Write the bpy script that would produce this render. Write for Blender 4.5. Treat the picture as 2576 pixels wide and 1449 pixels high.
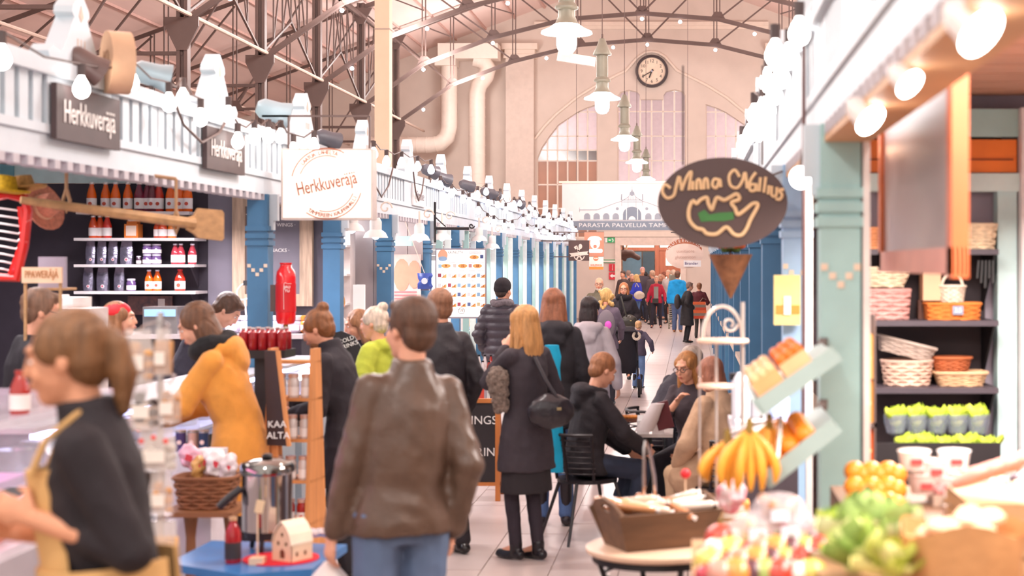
import bpy, bmesh, math, random
import numpy as np
from mathutils import Vector, Matrix, noise
from mathutils.geometry import tessellate_polygon

for _o in list(bpy.data.objects): bpy.data.objects.remove(_o)
random.seed(7)
scene = bpy.context.scene
COL = scene.collection
V = Vector
FPX, VX, VY, CAMH = 3900.0, 1740.0, 665.0, 2.0      # focal length in pixels of the 2576x1449 frame, vanishing point, eye height

# ------------------------------------------------------------------ camera, world, exposure
cd = bpy.data.cameras.new('camera'); cam = bpy.data.objects.new('camera', cd); COL.objects.link(cam)
cam.location = (0, 0, CAMH); cam.rotation_euler = (math.pi/2, 0, 0)
cd.sensor_width = 36; cd.lens = FPX/2576*36
cd.shift_x = -(VX-1288)/2576; cd.shift_y = (VY-724.5)/2576
cd.clip_end = 300; cd.clip_start = 0.05
cd.dof.use_dof = True; cd.dof.focus_distance = 24; cd.dof.aperture_fstop = 2.4
scene.camera = cam
w = bpy.data.worlds.new('ambient_fill'); scene.world = w; w.use_nodes = True  # added uniform ambient fill, entering where the hall is left open
w.node_tree.nodes['Background'].inputs[0].default_value = (1.0, 0.92, 0.88, 1)
w.node_tree.nodes['Background'].inputs[1].default_value = 0.85
vs = scene.view_settings
vs.view_transform = 'Standard'; vs.look = 'None'; vs.gamma = 1; vs.use_curve_mapping = False
vs.exposure = 0.78

def area_lamp(name, loc, rot, sx, sy, power, col=(1, .9, .8)):
    l = bpy.data.lights.new(name, 'AREA'); l.shape = 'RECTANGLE'; l.size = sx; l.size_y = sy; l.energy = power; l.color = col
    o = bpy.data.objects.new(name, l); o.location = loc; o.rotation_euler = rot; COL.objects.link(o); return o
def point_lamp(name, loc, power, r=.1, col=(1, .9, .8)):
    l = bpy.data.lights.new(name, 'POINT'); l.energy = power; l.shadow_soft_size = r; l.color = col
    o = bpy.data.objects.new(name, l); o.location = loc; COL.objects.link(o); return o
# area lights for the stalls' ceiling lamps; the tubes themselves are not modelled
area_lamp('stall_tube_light', (-4.3, 9.0, 2.55), (0, 0, 0), .5, 4.0, 45, (1, .93, .95))
area_lamp('stall_tube_light', (-4.3, 13.0, 2.60), (math.radians(-15), 0, 0), 1.6, .3, 75, (1, .93, 1))
area_lamp('stall_tube_light', (-4.2, 18.0, 2.62), (0, 0, 0), .8, 6, 120, (1, .95, .95))
area_lamp('stall_tube_light', (-4.2, 29.0, 2.62), (0, 0, 0), .8, 12, 220, (1, .95, .95))
area_lamp('stall_tube_light', (1.25, 6.4, 2.62), (math.radians(-12), 0, 0), 1.0, 1.6, 130, (1, .9, .84))
area_lamp('stall_tube_light', (1.1, 3.6, 2.75), (0, 0, 0), .8, 1.8, 80, (1, .88, .8))
# fill lights added along the truss line to brighten roof and end wall
for _y in (8.5, 14.0, 19.5, 25.0, 30.5, 36.0, 41.4, 46.9, 52.4):
    for _x in (-7.6, 4.6): point_lamp('truss_fill', (_x, _y-.3, 8.0), 290, .5, (1, .95, .92))

# ------------------------------------------------------------------ helpers
def P(px, py, Y): return V(((px-VX)*Y/FPX, Y, CAMH+(VY-py)*Y/FPX))
def XP(px, Y): return (px-VX)*Y/FPX
def ZP(py, Y): return CAMH+(VY-py)*Y/FPX
def s2l(c): return c/12.92 if c <= .04045 else ((c+.055)/1.055)**2.4
def hexc(h):
    h = h.lstrip('#'); return tuple(s2l(int(h[i:i+2], 16)/255) for i in (0, 2, 4))
MATS = {}
def M(h, rough=.6, metal=0., var=.08, sc=6., bump=0., bsc=40., emit=0., stretch=None, alpha=1., trans=0., coat=0., sheen=0., col2=None, spec=.5):
    key = (h, rough, metal, var, sc, bump, bsc, emit, stretch, alpha, trans, coat, sheen, col2, spec)
    if key in MATS: return MATS[key]
    m = bpy.data.materials.new('mat_'+h.strip('#')); m.use_nodes = True; nt = m.node_tree; N = nt.nodes; L = nt.links
    b = N['Principled BSDF']; c = hexc(h)
    b.inputs['Roughness'].default_value = rough; b.inputs['Metallic'].default_value = metal
    b.inputs['Specular IOR Level'].default_value = spec
    if coat: b.inputs['Coat Weight'].default_value = coat
    if sheen: b.inputs['Sheen Weight'].default_value = sheen
    if alpha < 1: b.inputs['Alpha'].default_value = alpha
    if trans: b.inputs['Transmission Weight'].default_value = trans; b.inputs['IOR'].default_value = 1.2
    tc = N.new('ShaderNodeTexCoord'); src = tc.outputs['Object']
    if stretch:
        mp = N.new('ShaderNodeMapping'); mp.inputs['Scale'].default_value = stretch; L.new(src, mp.inputs[0]); src = mp.outputs[0]
    n = N.new('ShaderNodeTexNoise'); n.inputs['Scale'].default_value = sc; n.inputs['Detail'].default_value = 4; L.new(src, n.inputs['Vector'])
    r = N.new('ShaderNodeValToRGB'); r.color_ramp.elements[0].position = .3; r.color_ramp.elements[1].position = .7
    c2 = hexc(col2) if col2 else tuple(min(1, x*(1+var)) for x in c)
    c1 = c if col2 else tuple(x*(1-var) for x in c)
    r.color_ramp.elements[0].color = (*c1, 1); r.color_ramp.elements[1].color = (*c2, 1)
    L.new(n.outputs['Fac'], r.inputs[0]); L.new(r.outputs[0], b.inputs['Base Color'])
    if bump:
        n2 = N.new('ShaderNodeTexNoise'); n2.inputs['Scale'].default_value = bsc; n2.inputs['Detail'].default_value = 3; L.new(src, n2.inputs['Vector'])
        bp = N.new('ShaderNodeBump'); bp.inputs['Strength'].default_value = bump; bp.inputs['Distance'].default_value = .02
        L.new(n2.outputs['Fac'], bp.inputs['Height']); L.new(bp.outputs[0], b.inputs['Normal'])
    if emit:
        b.inputs['Emission Color'].default_value = (*c, 1); b.inputs['Emission Strength'].default_value = emit
    MATS[key] = m; return m

def wmat(o):
    m = o.matrix_basis.copy(); p = o.parent
    while p: m = p.matrix_basis @ m; p = p.parent
    return m
def tag(o, label=None, cat=None, group=None, kind=None):
    if label: o['label'] = label
    if cat: o['category'] = cat
    if group: o['group'] = group
    if kind: o['kind'] = kind
    return o
def thing(name, label, cat, loc=(0, 0, 0), rz=0, group=None, sc=1):
    o = bpy.data.objects.new(name, None); COL.objects.link(o); o.empty_display_size = .1
    o.location = loc; o.rotation_euler = (0, 0, rz); o.scale = (sc, sc, sc)
    return tag(o, label, cat, group)
def inst(me, name, parent=None, loc=(0, 0, 0), rot=(0, 0, 0), sc=(1, 1, 1), world=True):
    o = bpy.data.objects.new(name, me); COL.objects.link(o)
    if isinstance(sc, (int, float)): sc = (sc, sc, sc)
    m = Matrix.LocRotScale(V(loc), rot if not isinstance(rot, tuple) else Matrix.Rotation(rot[2], 3, 'Z') @ Matrix.Rotation(rot[1], 3, 'Y') @ Matrix.Rotation(rot[0], 3, 'X'), V(sc))
    if parent:
        o.parent = parent
        if world: m = wmat(parent).inverted() @ m
    o.matrix_basis = m
    return o
BLOBS = []; TEXTS = []
ORD = ['first', 'second', 'third', 'fourth', 'fifth', 'sixth', 'seventh', 'eighth', 'ninth', 'tenth', 'eleventh', 'twelfth', 'thirteenth', 'fourteenth', 'fifteenth', 'sixteenth', 'seventeenth', 'eighteenth', 'nineteenth', 'twentieth']

class MB:
    def __init__(s): s.v = []; s.f = []
    def add(s, vs, fs):
        n = len(s.v); s.v += [tuple(p) for p in vs]; s.f += [tuple(i+n for i in f) for f in fs]; return s
    def box(s, c, d, R=None):
        c = V(c); h = V(d)/2
        pts = [V((x*h.x, y*h.y, z*h.z)) for x in (-1, 1) for y in (-1, 1) for z in (-1, 1)]
        if R: pts = [R @ p for p in pts]
        return s.add([c+p for p in pts], [(0, 1, 3, 2), (4, 6, 7, 5), (0, 4, 5, 1), (2, 3, 7, 6), (0, 2, 6, 4), (1, 5, 7, 3)])
    def bb(s, x0, x1, y0, y1, z0, z1): return s.box(((x0+x1)/2, (y0+y1)/2, (z0+z1)/2), (abs(x1-x0), abs(y1-y0), abs(z1-z0)))
    def bar(s, p0, p1, wd, ht=None):
        p0, p1 = V(p0), V(p1); d = p1-p0; ht = ht or wd
        q = d.to_track_quat('Y', 'Z').to_matrix()
        return s.box((p0+p1)/2, (wd, d.length, ht), q)
    def ring(s, c, u, v, n): return [c+u*math.cos(2*math.pi*i/n)+v*math.sin(2*math.pi*i/n) for i in range(n)]
    def loft(s, rings, cap=True):
        n = len(rings[0]); vs = [p for r in rings for p in r]; fs = []
        for k in range(len(rings)-1):
            for i in range(n):
                j = (i+1) % n; fs.append((k*n+i, k*n+j, (k+1)*n+j, (k+1)*n+i))
        if cap: fs.append(tuple(range(n-1, -1, -1))); fs.append(tuple((len(rings)-1)*n+i for i in range(n)))
        return s.add(vs, fs)
    def cyl(s, p0, p1, r0, r1=None, n=10):
        p0, p1 = V(p0), V(p1); r1 = r0 if r1 is None else r1; d = (p1-p0).normalized()
        u = d.orthogonal().normalized(); v = d.cross(u)
        return s.loft([s.ring(p0, u*r0, v*r0, n), s.ring(p1, u*r1, v*r1, n)])
    def cap(s, p0, p1, r0, r1=None, n=10, flat=None, fl=1.):
        p0, p1 = V(p0), V(p1); r1 = r0 if r1 is None else r1; d = p1-p0
        if d.length < 1e-5: d = V((0, 0, 1e-4))
        d.normalize(); u = d.orthogonal().normalized(); v = d.cross(u)
        if flat is not None:
            v = V(flat); v = (v-d*v.dot(d)).normalized(); u = v.cross(d)
        rs = []
        for a in (-80, -50, -20): rs.append((p0+d*r0*math.sin(math.radians(a)), r0*math.cos(math.radians(a))))
        for a in (20, 50, 80): rs.append((p1+d*r1*math.sin(math.radians(a)), r1*math.cos(math.radians(a))))
        return s.loft([s.ring(c, u*r, v*r*fl, n) for c, r in rs])
    def ell(s, c, r, R=None, n=12, m=None):
        c = V(c); m = m or max(4, n//2)
        if isinstance(r, (int, float)): r = (r, r, r)
        rings = []
        for k in range(1, m):
            t = math.pi*k/m
            ring = [V((r[0]*math.sin(t)*math.cos(2*math.pi*i/n), r[1]*math.sin(t)*math.sin(2*math.pi*i/n), -r[2]*math.cos(t))) for i in range(n)]
            rings.append(ring)
        top, bot = V((0, 0, r[2])), V((0, 0, -r[2]))
        if R: rings = [[R @ p for p in q] for q in rings]; top = R @ top; bot = R @ bot
        base = len(s.v); s.loft([[c+p for p in q] for q in rings], cap=False)
        nb = len(s.v); s.v += [tuple(c+bot), tuple(c+top)]
        for i in range(n):
            j = (i+1) % n
            s.f.append((base+j, base+i, nb)); s.f.append((base+(m-2)*n+i, base+(m-2)*n+j, nb+1))
        return s
    def tube(s, path, r, n=6, closed=False):
        path = [V(p) for p in path]; rings = []; up = None
        rr = r if isinstance(r, (list, tuple)) else [r]*len(path)
        for i, p in enumerate(path):
            a = path[max(0, i-1)]; b = path[min(len(path)-1, i+1)]; d = (b-a)
            d = d.normalized() if d.length > 1e-7 else V((0, 0, 1))
            if up is None: up = d.orthogonal().normalized()
            up = (up-d*up.dot(d)); up = up.normalized() if up.length > 1e-6 else d.orthogonal().normalized()
            rings.append(s.ring(p, up*rr[i], d.cross(up)*rr[i], n))
        return s.loft(rings)
    def lathe(s, prof, c=(0, 0, 0), n=16, R=None):
        c = V(c); rings = []
        for r, z in prof:
            q = [V((r*math.cos(2*math.pi*i/n), r*math.sin(2*math.pi*i/n), z)) for i in range(n)]
            rings.append([c+(R @ p if R else p) for p in q])
        return s.loft(rings)
    def prism(s, outer, depth, o=(0, 0, 0), u=(1, 0, 0), v=(0, 0, 1), holes=()):
        o, u, v = V(o), V(u), V(v); nrm = u.cross(v).normalized()
        polys = [list(outer)]+[list(h) for h in holes]
        tri = tessellate_polygon([[V((a, b, 0)) for a, b in p] for p in polys])
        flat = [q for p in polys for q in p]; n = len(flat)
        A = [o+u*a+v*b for a, b in flat]; B = [p-nrm*depth for p in A]
        ptsf = [V((a, b, 0)) for a, b in flat]
        fs = []
        for t in tri:
            a, b, c2 = (ptsf[i] for i in t)
            if (b-a).cross(c2-a).z < 0: t = (t[0], t[2], t[1])
            fs.append(tuple(t)); fs.append((t[0]+n, t[2]+n, t[1]+n))
        k = 0
        for pi, p in enumerate(polys):
            m = len(p); ar = sum(p[i][0]*p[(i+1) % m][1]-p[(i+1) % m][0]*p[i][1] for i in range(m))
            flip = (ar > 0) == (pi == 0)
            for i in range(m):
                a, b = k+i, k+(i+1) % m
                fs.append((a, a+n, b+n, b) if flip else (a, b, b+n, a+n))
            k += m
        return s.add(A+B, fs)
    def mesh(s, name, mat=None, smooth=False, ang=40):
        me = bpy.data.meshes.new(name); me.from_pydata(s.v, [], s.f)
        if mat: me.materials.append(mat)
        if smooth:
            me.shade_smooth()
            if ang: me.set_sharp_from_angle(angle=math.radians(ang))
        return me
    def build(s, name, mat, parent=None, local=False, smooth=False, ang=40):
        vs = [V(p) for p in s.v]
        if parent is None:
            lo = [min(p[i] for p in vs) for i in range(3)]; hi = [max(p[i] for p in vs) for i in range(3)]
            org = V(((lo[0]+hi[0])/2, (lo[1]+hi[1])/2, lo[2])); s.v = [tuple(p-org) for p in vs]
        elif not local:
            mi = wmat(parent).inverted(); s.v = [tuple(mi @ p) for p in vs]
        me = s.mesh(name, mat, smooth, ang)
        o = bpy.data.objects.new(name, me); COL.objects.link(o)
        if parent is None: o.location = org
        else: o.parent = parent
        return o
    def blob(s, name, mat, parent, voxel=.012, it=4, fac=.5, disp=None):
        o = s.build(name, mat, parent, local=True)
        r = o.modifiers.new('r', 'REMESH'); r.mode = 'VOXEL'; r.voxel_size = voxel; r.use_smooth_shade = True
        if it: m = o.modifiers.new('s', 'SMOOTH'); m.iterations = it; m.factor = fac
        BLOBS.append((o, disp)); return o

def text(s, o, u, v, h, mat, parent, name='lettering', fitw=None, fith=None, align='CENTER', depth=.003, shear=0, space=1, rot=0):
    c = bpy.data.curves.new(name, 'FONT'); c.body = s; c.size = h; c.align_x = align; c.align_y = 'CENTER'; c.extrude = depth/2
    c.shear = shear; c.space_character = space; c.resolution_u = 3; c.materials.append(mat)
    ob = bpy.data.objects.new(name, c); COL.objects.link(ob)
    u, v = V(u).normalized(), V(v).normalized()
    if rot: u, v = u*math.cos(rot)+v*math.sin(rot), v*math.cos(rot)-u*math.sin(rot)
    n = u.cross(v)
    m = Matrix((u, v, n)).transposed().to_4x4(); m.translation = V(o)+n*depth/2
    if parent: ob.parent = parent; m = wmat(parent).inverted() @ m
    ob.matrix_basis = m; TEXTS.append((ob, fitw, fith)); return ob
def arctext(s, c, u, v, r, a0, a1, h, mat, parent, flip=False, depth=.003):
    c, u, v = V(c), V(u).normalized(), V(v).normalized()
    for i, ch in enumerate(s):
        if ch == ' ': continue
        a = math.radians(a0+(a1-a0)*i/(len(s)-1))
        p = c+u*r*math.cos(a)+v*r*math.sin(a)
        text(ch, p, u, v, h, mat, parent, depth=depth, rot=(a+math.pi/2) if flip else (a-math.pi/2))
def circ(r, n=24, cx=0, cy=0, ry=None, a0=0, a1=360, close=False):
    ry = r if ry is None else ry
    k = n if (a1-a0) % 360 == 0 and not close else n+1
    return [(cx+r*math.cos(math.radians(a0+(a1-a0)*i/n)), cy+ry*math.sin(math.radians(a0+(a1-a0)*i/n))) for i in range(k)]
def rect(x0, x1, y0, y1): return [(x0, y0), (x1, y0), (x1, y1), (x0, y1)]
def arcband(r0, r1, a0, a1, n=20, cx=0, cy=0): return circ(r1, n, cx, cy, None, a0, a1, True)+circ(r0, n, cx, cy, None, a0, a1, True)[::-1]
def smooth_path(pts, closed=False, k=5):
    pts = [V(p) for p in pts]; n = len(pts); out = []
    for i in range(n if closed else n-1):
        p0, p1, p2, p3 = (pts[(i+j) % n] if closed else pts[max(0, min(n-1, i+j))] for j in (-1, 0, 1, 2))
        for s_ in range(k):
            t = s_/k; out.append(.5*((2*p1)+(p2-p0)*t+(2*p0-5*p1+4*p2-p3)*t*t+(3*p1-p0-3*p2+p3)*t**3))
    out.append(pts[0] if closed else pts[-1]); return out
EX, EY, EZ = V((1, 0, 0)), V((0, 1, 0)), V((0, 0, 1))
def rz(a): return Matrix.Rotation(math.radians(a), 3, 'Z')
def rx(a): return Matrix.Rotation(math.radians(a), 3, 'X')
def ry(a): return Matrix.Rotation(math.radians(a), 3, 'Y')

# ================================================================== THE HALL
AX = -1.5                       # hall axis
m_floor = M('#d2c2bc', rough=.28, var=.05, sc=3, bump=.03, bsc=20)
m_joint = M('#9d8880', rough=.8)
fl = MB().bb(-20, 9, -6, 66, -.12, -.012).build('floor', m_joint); tag(fl, 'pale stone floor slab of the market hall', kind='structure')
tile_me = MB().prism(rect(-.222, .222, -.445, .445), .02, u=EX, v=EY).mesh('tile', m_floor)
cnt = 0; rest = MB(); ntile = 0
for j in range(0, 66):
    y = 7.0+j*.9
    if y > 64: break
    for i in range(11):
        x = -3.4+i*.45; yy = y+(.45 if i % 2 else 0)
        if cnt < 297: inst(tile_me, 'tile', fl, (x, yy, random.uniform(-.0012, .0012))); cnt += 1
        else: rest.prism(rect(x-.222, x+.222, yy-.445, yy+.445), .02, u=EX, v=EY)
tag(rest.build('floor_tiles', m_floor, fl), kind='stuff')

m_wall = M('#d6c5ba', rough=.85, var=.04, sc=1.5, bump=.04, bsc=12)
m_wall2 = M('#dac8bd', rough=.85, var=.04)
m_trim = M('#e8d6c8', rough=.7, var=.03)
WY = 58.0
def E(px, py): return (XP(px, WY), ZP(py, WY))
lw = [E(*p) for p in [(1351, 600), (1503, 600), (1503, 262), (1475, 271), (1452, 282), (1429, 297), (1404, 314), (1380, 345), (1362, 372), (1351, 398)]]
cw = [E(*p) for p in [(1553, 560), (1725, 560), (1725, 240), (1718, 230), (1697, 225), (1676, 230), (1669, 240), (1668, 250), (1611, 250), (1610, 240), (1603, 231), (1582, 226), (1560, 232), (1553, 243)]]
rw = [(2*AX-a, b) for a, b in lw][::-1]
dr = [E(*p) for p in [(1561, 798.5), (1712, 798.5), (1712, 617), (1561, 617)]]
dr = [(a, max(b, 0.0)) for a, b in dr]
outer = [(-20, -.02), (9, -.02), (9, 10.5), (AX, 13.6), (-20, 7.0)]
dr2 = [(dr[0][0], -.02), (dr[1][0], -.02), dr[2], dr[3]]
outer = [(-20, -.02), dr2[0], dr2[3], dr2[2], dr2[1], (9, -.02), (9, 10.0), (AX, 13.5), (-20, 6.9)]
we = MB().prism(outer, .5, (0, WY, 0), EX, EZ, holes=[lw, cw, rw]).build('wall_end', m_wall); tag(we, 'pale plaster end wall of the hall', kind='structure')
# mouldings on the end wall
arc = [(1345, 350), (1370, 318), (1400, 287), (1450, 246), (1500, 215), (1550, 190), (1575, 178), (1590, 161), (1605, 144), (1622, 133), (1640, 130)]
pts = [V((E(*p)[0], WY-.03, E(*p)[1])) for p in arc]; pts += [V((2*AX-p.x, p.y, p.z)) for p in pts[-2::-1]]
MB().tube(pts, .05, 8).build('arch_moulding', m_trim, we, smooth=True)
for px0, px1 in ((1275, 1345),):
    for mir in (0, 1):
        x0, x1 = XP(px0, WY), XP(px1, WY)
        if mir: x0, x1 = 2*AX-x1, 2*AX-x0
        MB().bb(x0, x1, WY-.35, WY, 0, ZP(150, WY)).build('pilaster', m_wall2, we)
        MB().bb(x0-.08, x1+.08, WY-.45, WY, ZP(150, WY), ZP(140, WY)).bb(x0-.14, x1+.14, WY-.5, WY, ZP(128, WY), ZP(113, WY)).bb(x0-.04, x1+.04, WY-.4, WY, ZP(140, WY), ZP(128, WY)).build('capital', m_trim, we)
MB().bb(XP(1345, WY), 2*AX-XP(1345, WY), WY-.16, WY, ZP(66, WY), ZP(56, WY)).bb(XP(1345, WY), 2*AX-XP(1345, WY), WY-.1, WY, ZP(74, WY), ZP(66, WY)).build('cornice_moulding', m_trim, we)
MB().bb(XP(1520, WY), XP(1800, WY), WY-.12, WY, ZP(596, WY), ZP(583, WY)).build('lintel_moulding', m_trim, we)
x0, x1, zt = dr[0][0], dr[1][0], dr[2][1]
MB().bb(x0-.2, x0, WY-.1, WY, 0, zt).bb(x1, x1+.2, WY-.1, WY, 0, zt).bb(x0-.2, x1+.2, WY-.1, WY, zt, zt+.3).build('door_surround', M('#e6d2c6', .7), we)
# windows with single panes
m_pmir = M('#b7a4a8', rough=.32, metal=.4, var=.05)
m_pbrn = M('#a8745a', rough=.35, var=.18, sc=.9)
m_pdrk = M('#5a4038', rough=.12, var=.3, sc=1.2)
def in_poly(x, z, poly):
    c = False; n = len(poly)
    for i in range(n):
        (xa, za), (xb, zb) = poly[i], poly[(i+1) % n]
        if (za > z) != (zb > z) and x < (xb-xa)*(z-za)/(zb-za)+xa: c = not c
    return c
def clip(poly, axis, val, keep_less):
    out = []; n = len(poly)
    for i in range(n):
        a, b = poly[i], poly[(i+1) % n]
        ia = (a[axis] <= val) == keep_less or a[axis] == val; ib = (b[axis] <= val) == keep_less or b[axis] == val
        if ia: out.append(a)
        if ia != ib:
            t = (val-a[axis])/(b[axis]-a[axis]); out.append((a[0]+(b[0]-a[0])*t, a[1]+(b[1]-a[1])*t))
    return out
def window(idx, poly, cols, rowpx, kindf):
    xs = [p[0] for p in poly]; xa, xb = min(xs), max(xs)
    n = len(poly); cx = sum(xs)/n; cz = sum(p[1] for p in poly)/n
    inner = [(p[0]+(cx-p[0])*.03, p[1]+(cz-p[1])*.02) for p in poly]
    wn = MB().prism(poly, .12, (0, WY+.1, 0), EX, EZ, holes=[inner]).build('window_%d' % idx, m_trim); tag(wn, 'tall arched multi-pane window of the end wall', kind='structure')
    zs = [ZP(r, WY) for r in rowpx]; cw_ = (xb-xa)/cols
    bars = MB()
    for c in range(1, cols): bars.bb(xa+c*cw_-.025, xa+c*cw_+.025, WY+.1, WY+.16, zs[0]-.02, max(p[1] for p in poly if abs(p[0]-(xa+c*cw_)) < cw_*2.2)-.02)
    for z in zs[1:-1]:
        p2 = [p for p in (clip(clip(inner, 1, z+.02, True), 1, z-.02, False))]
        if len(p2) > 2: q = [p[0] for p in p2]; bars.bb(min(q), max(q), WY+.1, WY+.155, z-.02, z+.02)
    bars.build('muntins', m_trim, wn)
    for c in range(cols):
        for r in range(len(zs)-1):
            p2 = inner
            for ax, val, less in ((0, xa+c*cw_+.03, False), (0, xa+(c+1)*cw_-.03, True), (1, zs[r]+.025, False), (1, zs[r+1]-.025, True)):
                p2 = clip(p2, ax, val, less)
                if len(p2) < 3: break
            if len(p2) >= 3:
                mm = kindf(r, c); MB().prism(p2, .02, (0, WY+.15, 0), EX, EZ).build('pane', mm, wn)
window(1, lw, 6, [600, 524, 464, 404, 377, 342, 281, 215], lambda r, c: m_pbrn if r < 3 else (m_pdrk if r == 3 else m_pmir))
window(2, cw, 6, [560, 500, 404, 342, 280, 228], lambda r, c: m_pmir)
window(3, rw, 6, [600, 524, 464, 404, 342, 281, 215], lambda r, c: m_pmir)
# vestibule behind the opening
m_bwood = M('#8a4c38', rough=.5, var=.15, sc=3, stretch=(6, 6, .6))
vb = MB().bb(x0-1.5, x0-1.4, WY+.5, WY+5, 0, 4.2).bb(x1+1.4, x1+1.5, WY+.5, WY+5, 0, 4.2).bb(x0-1.5, x1+1.5, WY+5, WY+5.1, 0, 4.2).bb(x0-1.5, x1+1.5, WY+.5, WY+5, 4.2, 4.3).build('wall_vestibule', M('#cdbcb0', .8)); tag(vb, 'plain vestibule behind the end opening', kind='structure')
area_lamp('vestibule_light', ((x0+x1)/2, WY+2.2, 4.1), (0, 0, 0), 2.5, 2, 160, (1, .9, .8))
dy = WY+4.2
dd = thing('door_1', 'red-brown wooden entrance doors with glass panes behind the crowd', None, ((x0+x1)/2, dy, 0)); tag(dd, kind='structure')
xa, xb = x0-.3, x1+.6
MB().bb(xa, xb, dy-.05, dy+.05, 3.0, 3.12).bb(xa, xb, dy-.05, dy+.05, 2.55, 2.68).bb(xa, xa+.15, dy-.06, dy+.06, 0, 3.6).bb(xb-.15, xb, dy-.06, dy+.06, 0, 3.6).bb((xa+xb)/2-.08, (xa+xb)/2+.08, dy-.06, dy+.06, 0, 3.6).bb(xa, xb, dy-.05, dy+.05, 3.55, 3.7).build('frame', m_bwood, dd)
MB().bb((xa+xb)/2+.08, xb-.15, dy-.03, dy+.03, 0, 2.55).build('door_leaf', m_bwood, dd)
for zz in ((1.95, 2.3), (.9, 1.6)): MB().bb((xa+xb)/2+.35, xb-.4, dy-.05, dy-.03, *zz).build('pane', M('#cfd8cc', .2, emit=.5), dd)
for xx in ((xa+.2, (xa+xb)/2-.12), ((xa+xb)/2+.12, xb-.2)):
    MB().bb(xx[0], xx[1], dy-.02, dy+.02, 3.12, 3.5).build('pane', M('#efe6e2', .3, emit=.6), dd)
    MB().bb(xx[0], xx[1], dy-.02, dy+.02, 2.68, 3.0).build('pane', M('#e8e0da', .3, emit=.4), dd)
MB().bb(xa+.2, xa+.95, dy-.02, dy+.02, 0, 2.5).build('pane', M('#4a6070', .2), dd)
MB().bb(xa+1.0, (xa+xb)/2-.1, dy-.02, dy+.02, 0, 2.5).build('pane', M('#33404a', .2), dd)
# other walls, roof
wl = MB().bb(-19.6, -19.3, 4, WY, 0, 7).build('wall_left', m_wall); tag(wl, 'pale plaster side wall of the hall', kind='structure')
m_roof = M('#ecd0c8', rough=.9, var=.05, sc=2, stretch=(1, .1, 1))
def roofz(x): return 13.1-.365*abs(x-AX)
rf = MB()
for x0_, x1_ in ((-19.6, AX), (AX, 9)):
    rf.add([(x0_, 2, roofz(x0_)), (x1_, 2, roofz(x1_)), (x1_, WY+.6, roofz(x1_)), (x0_, WY+.6, roofz(x0_)), (x0_, 2, roofz(x0_)+.12), (x1_, 2, roofz(x1_)+.12), (x1_, WY+.6, roofz(x1_)+.12), (x0_, WY+.6, roofz(x0_)+.12)], [(0, 3, 2, 1), (4, 5, 6, 7), (0, 1, 5, 4), (1, 2, 6, 5), (2, 3, 7, 6), (3, 0, 4, 7)])
ce = rf.build('ceiling', m_roof); tag(ce, 'pinkish boarded pitched ceiling of the hall', kind='structure')
m_pur = M('#d3aca2', .9)
for k in range(16):
    x = -18.7+k*1.1
    if x > 6: break
    MB().bb(x-.03, x+.03, 3, WY, roofz(x)-.07, roofz(x)).build('purlin', m_pur, ce)

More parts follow.
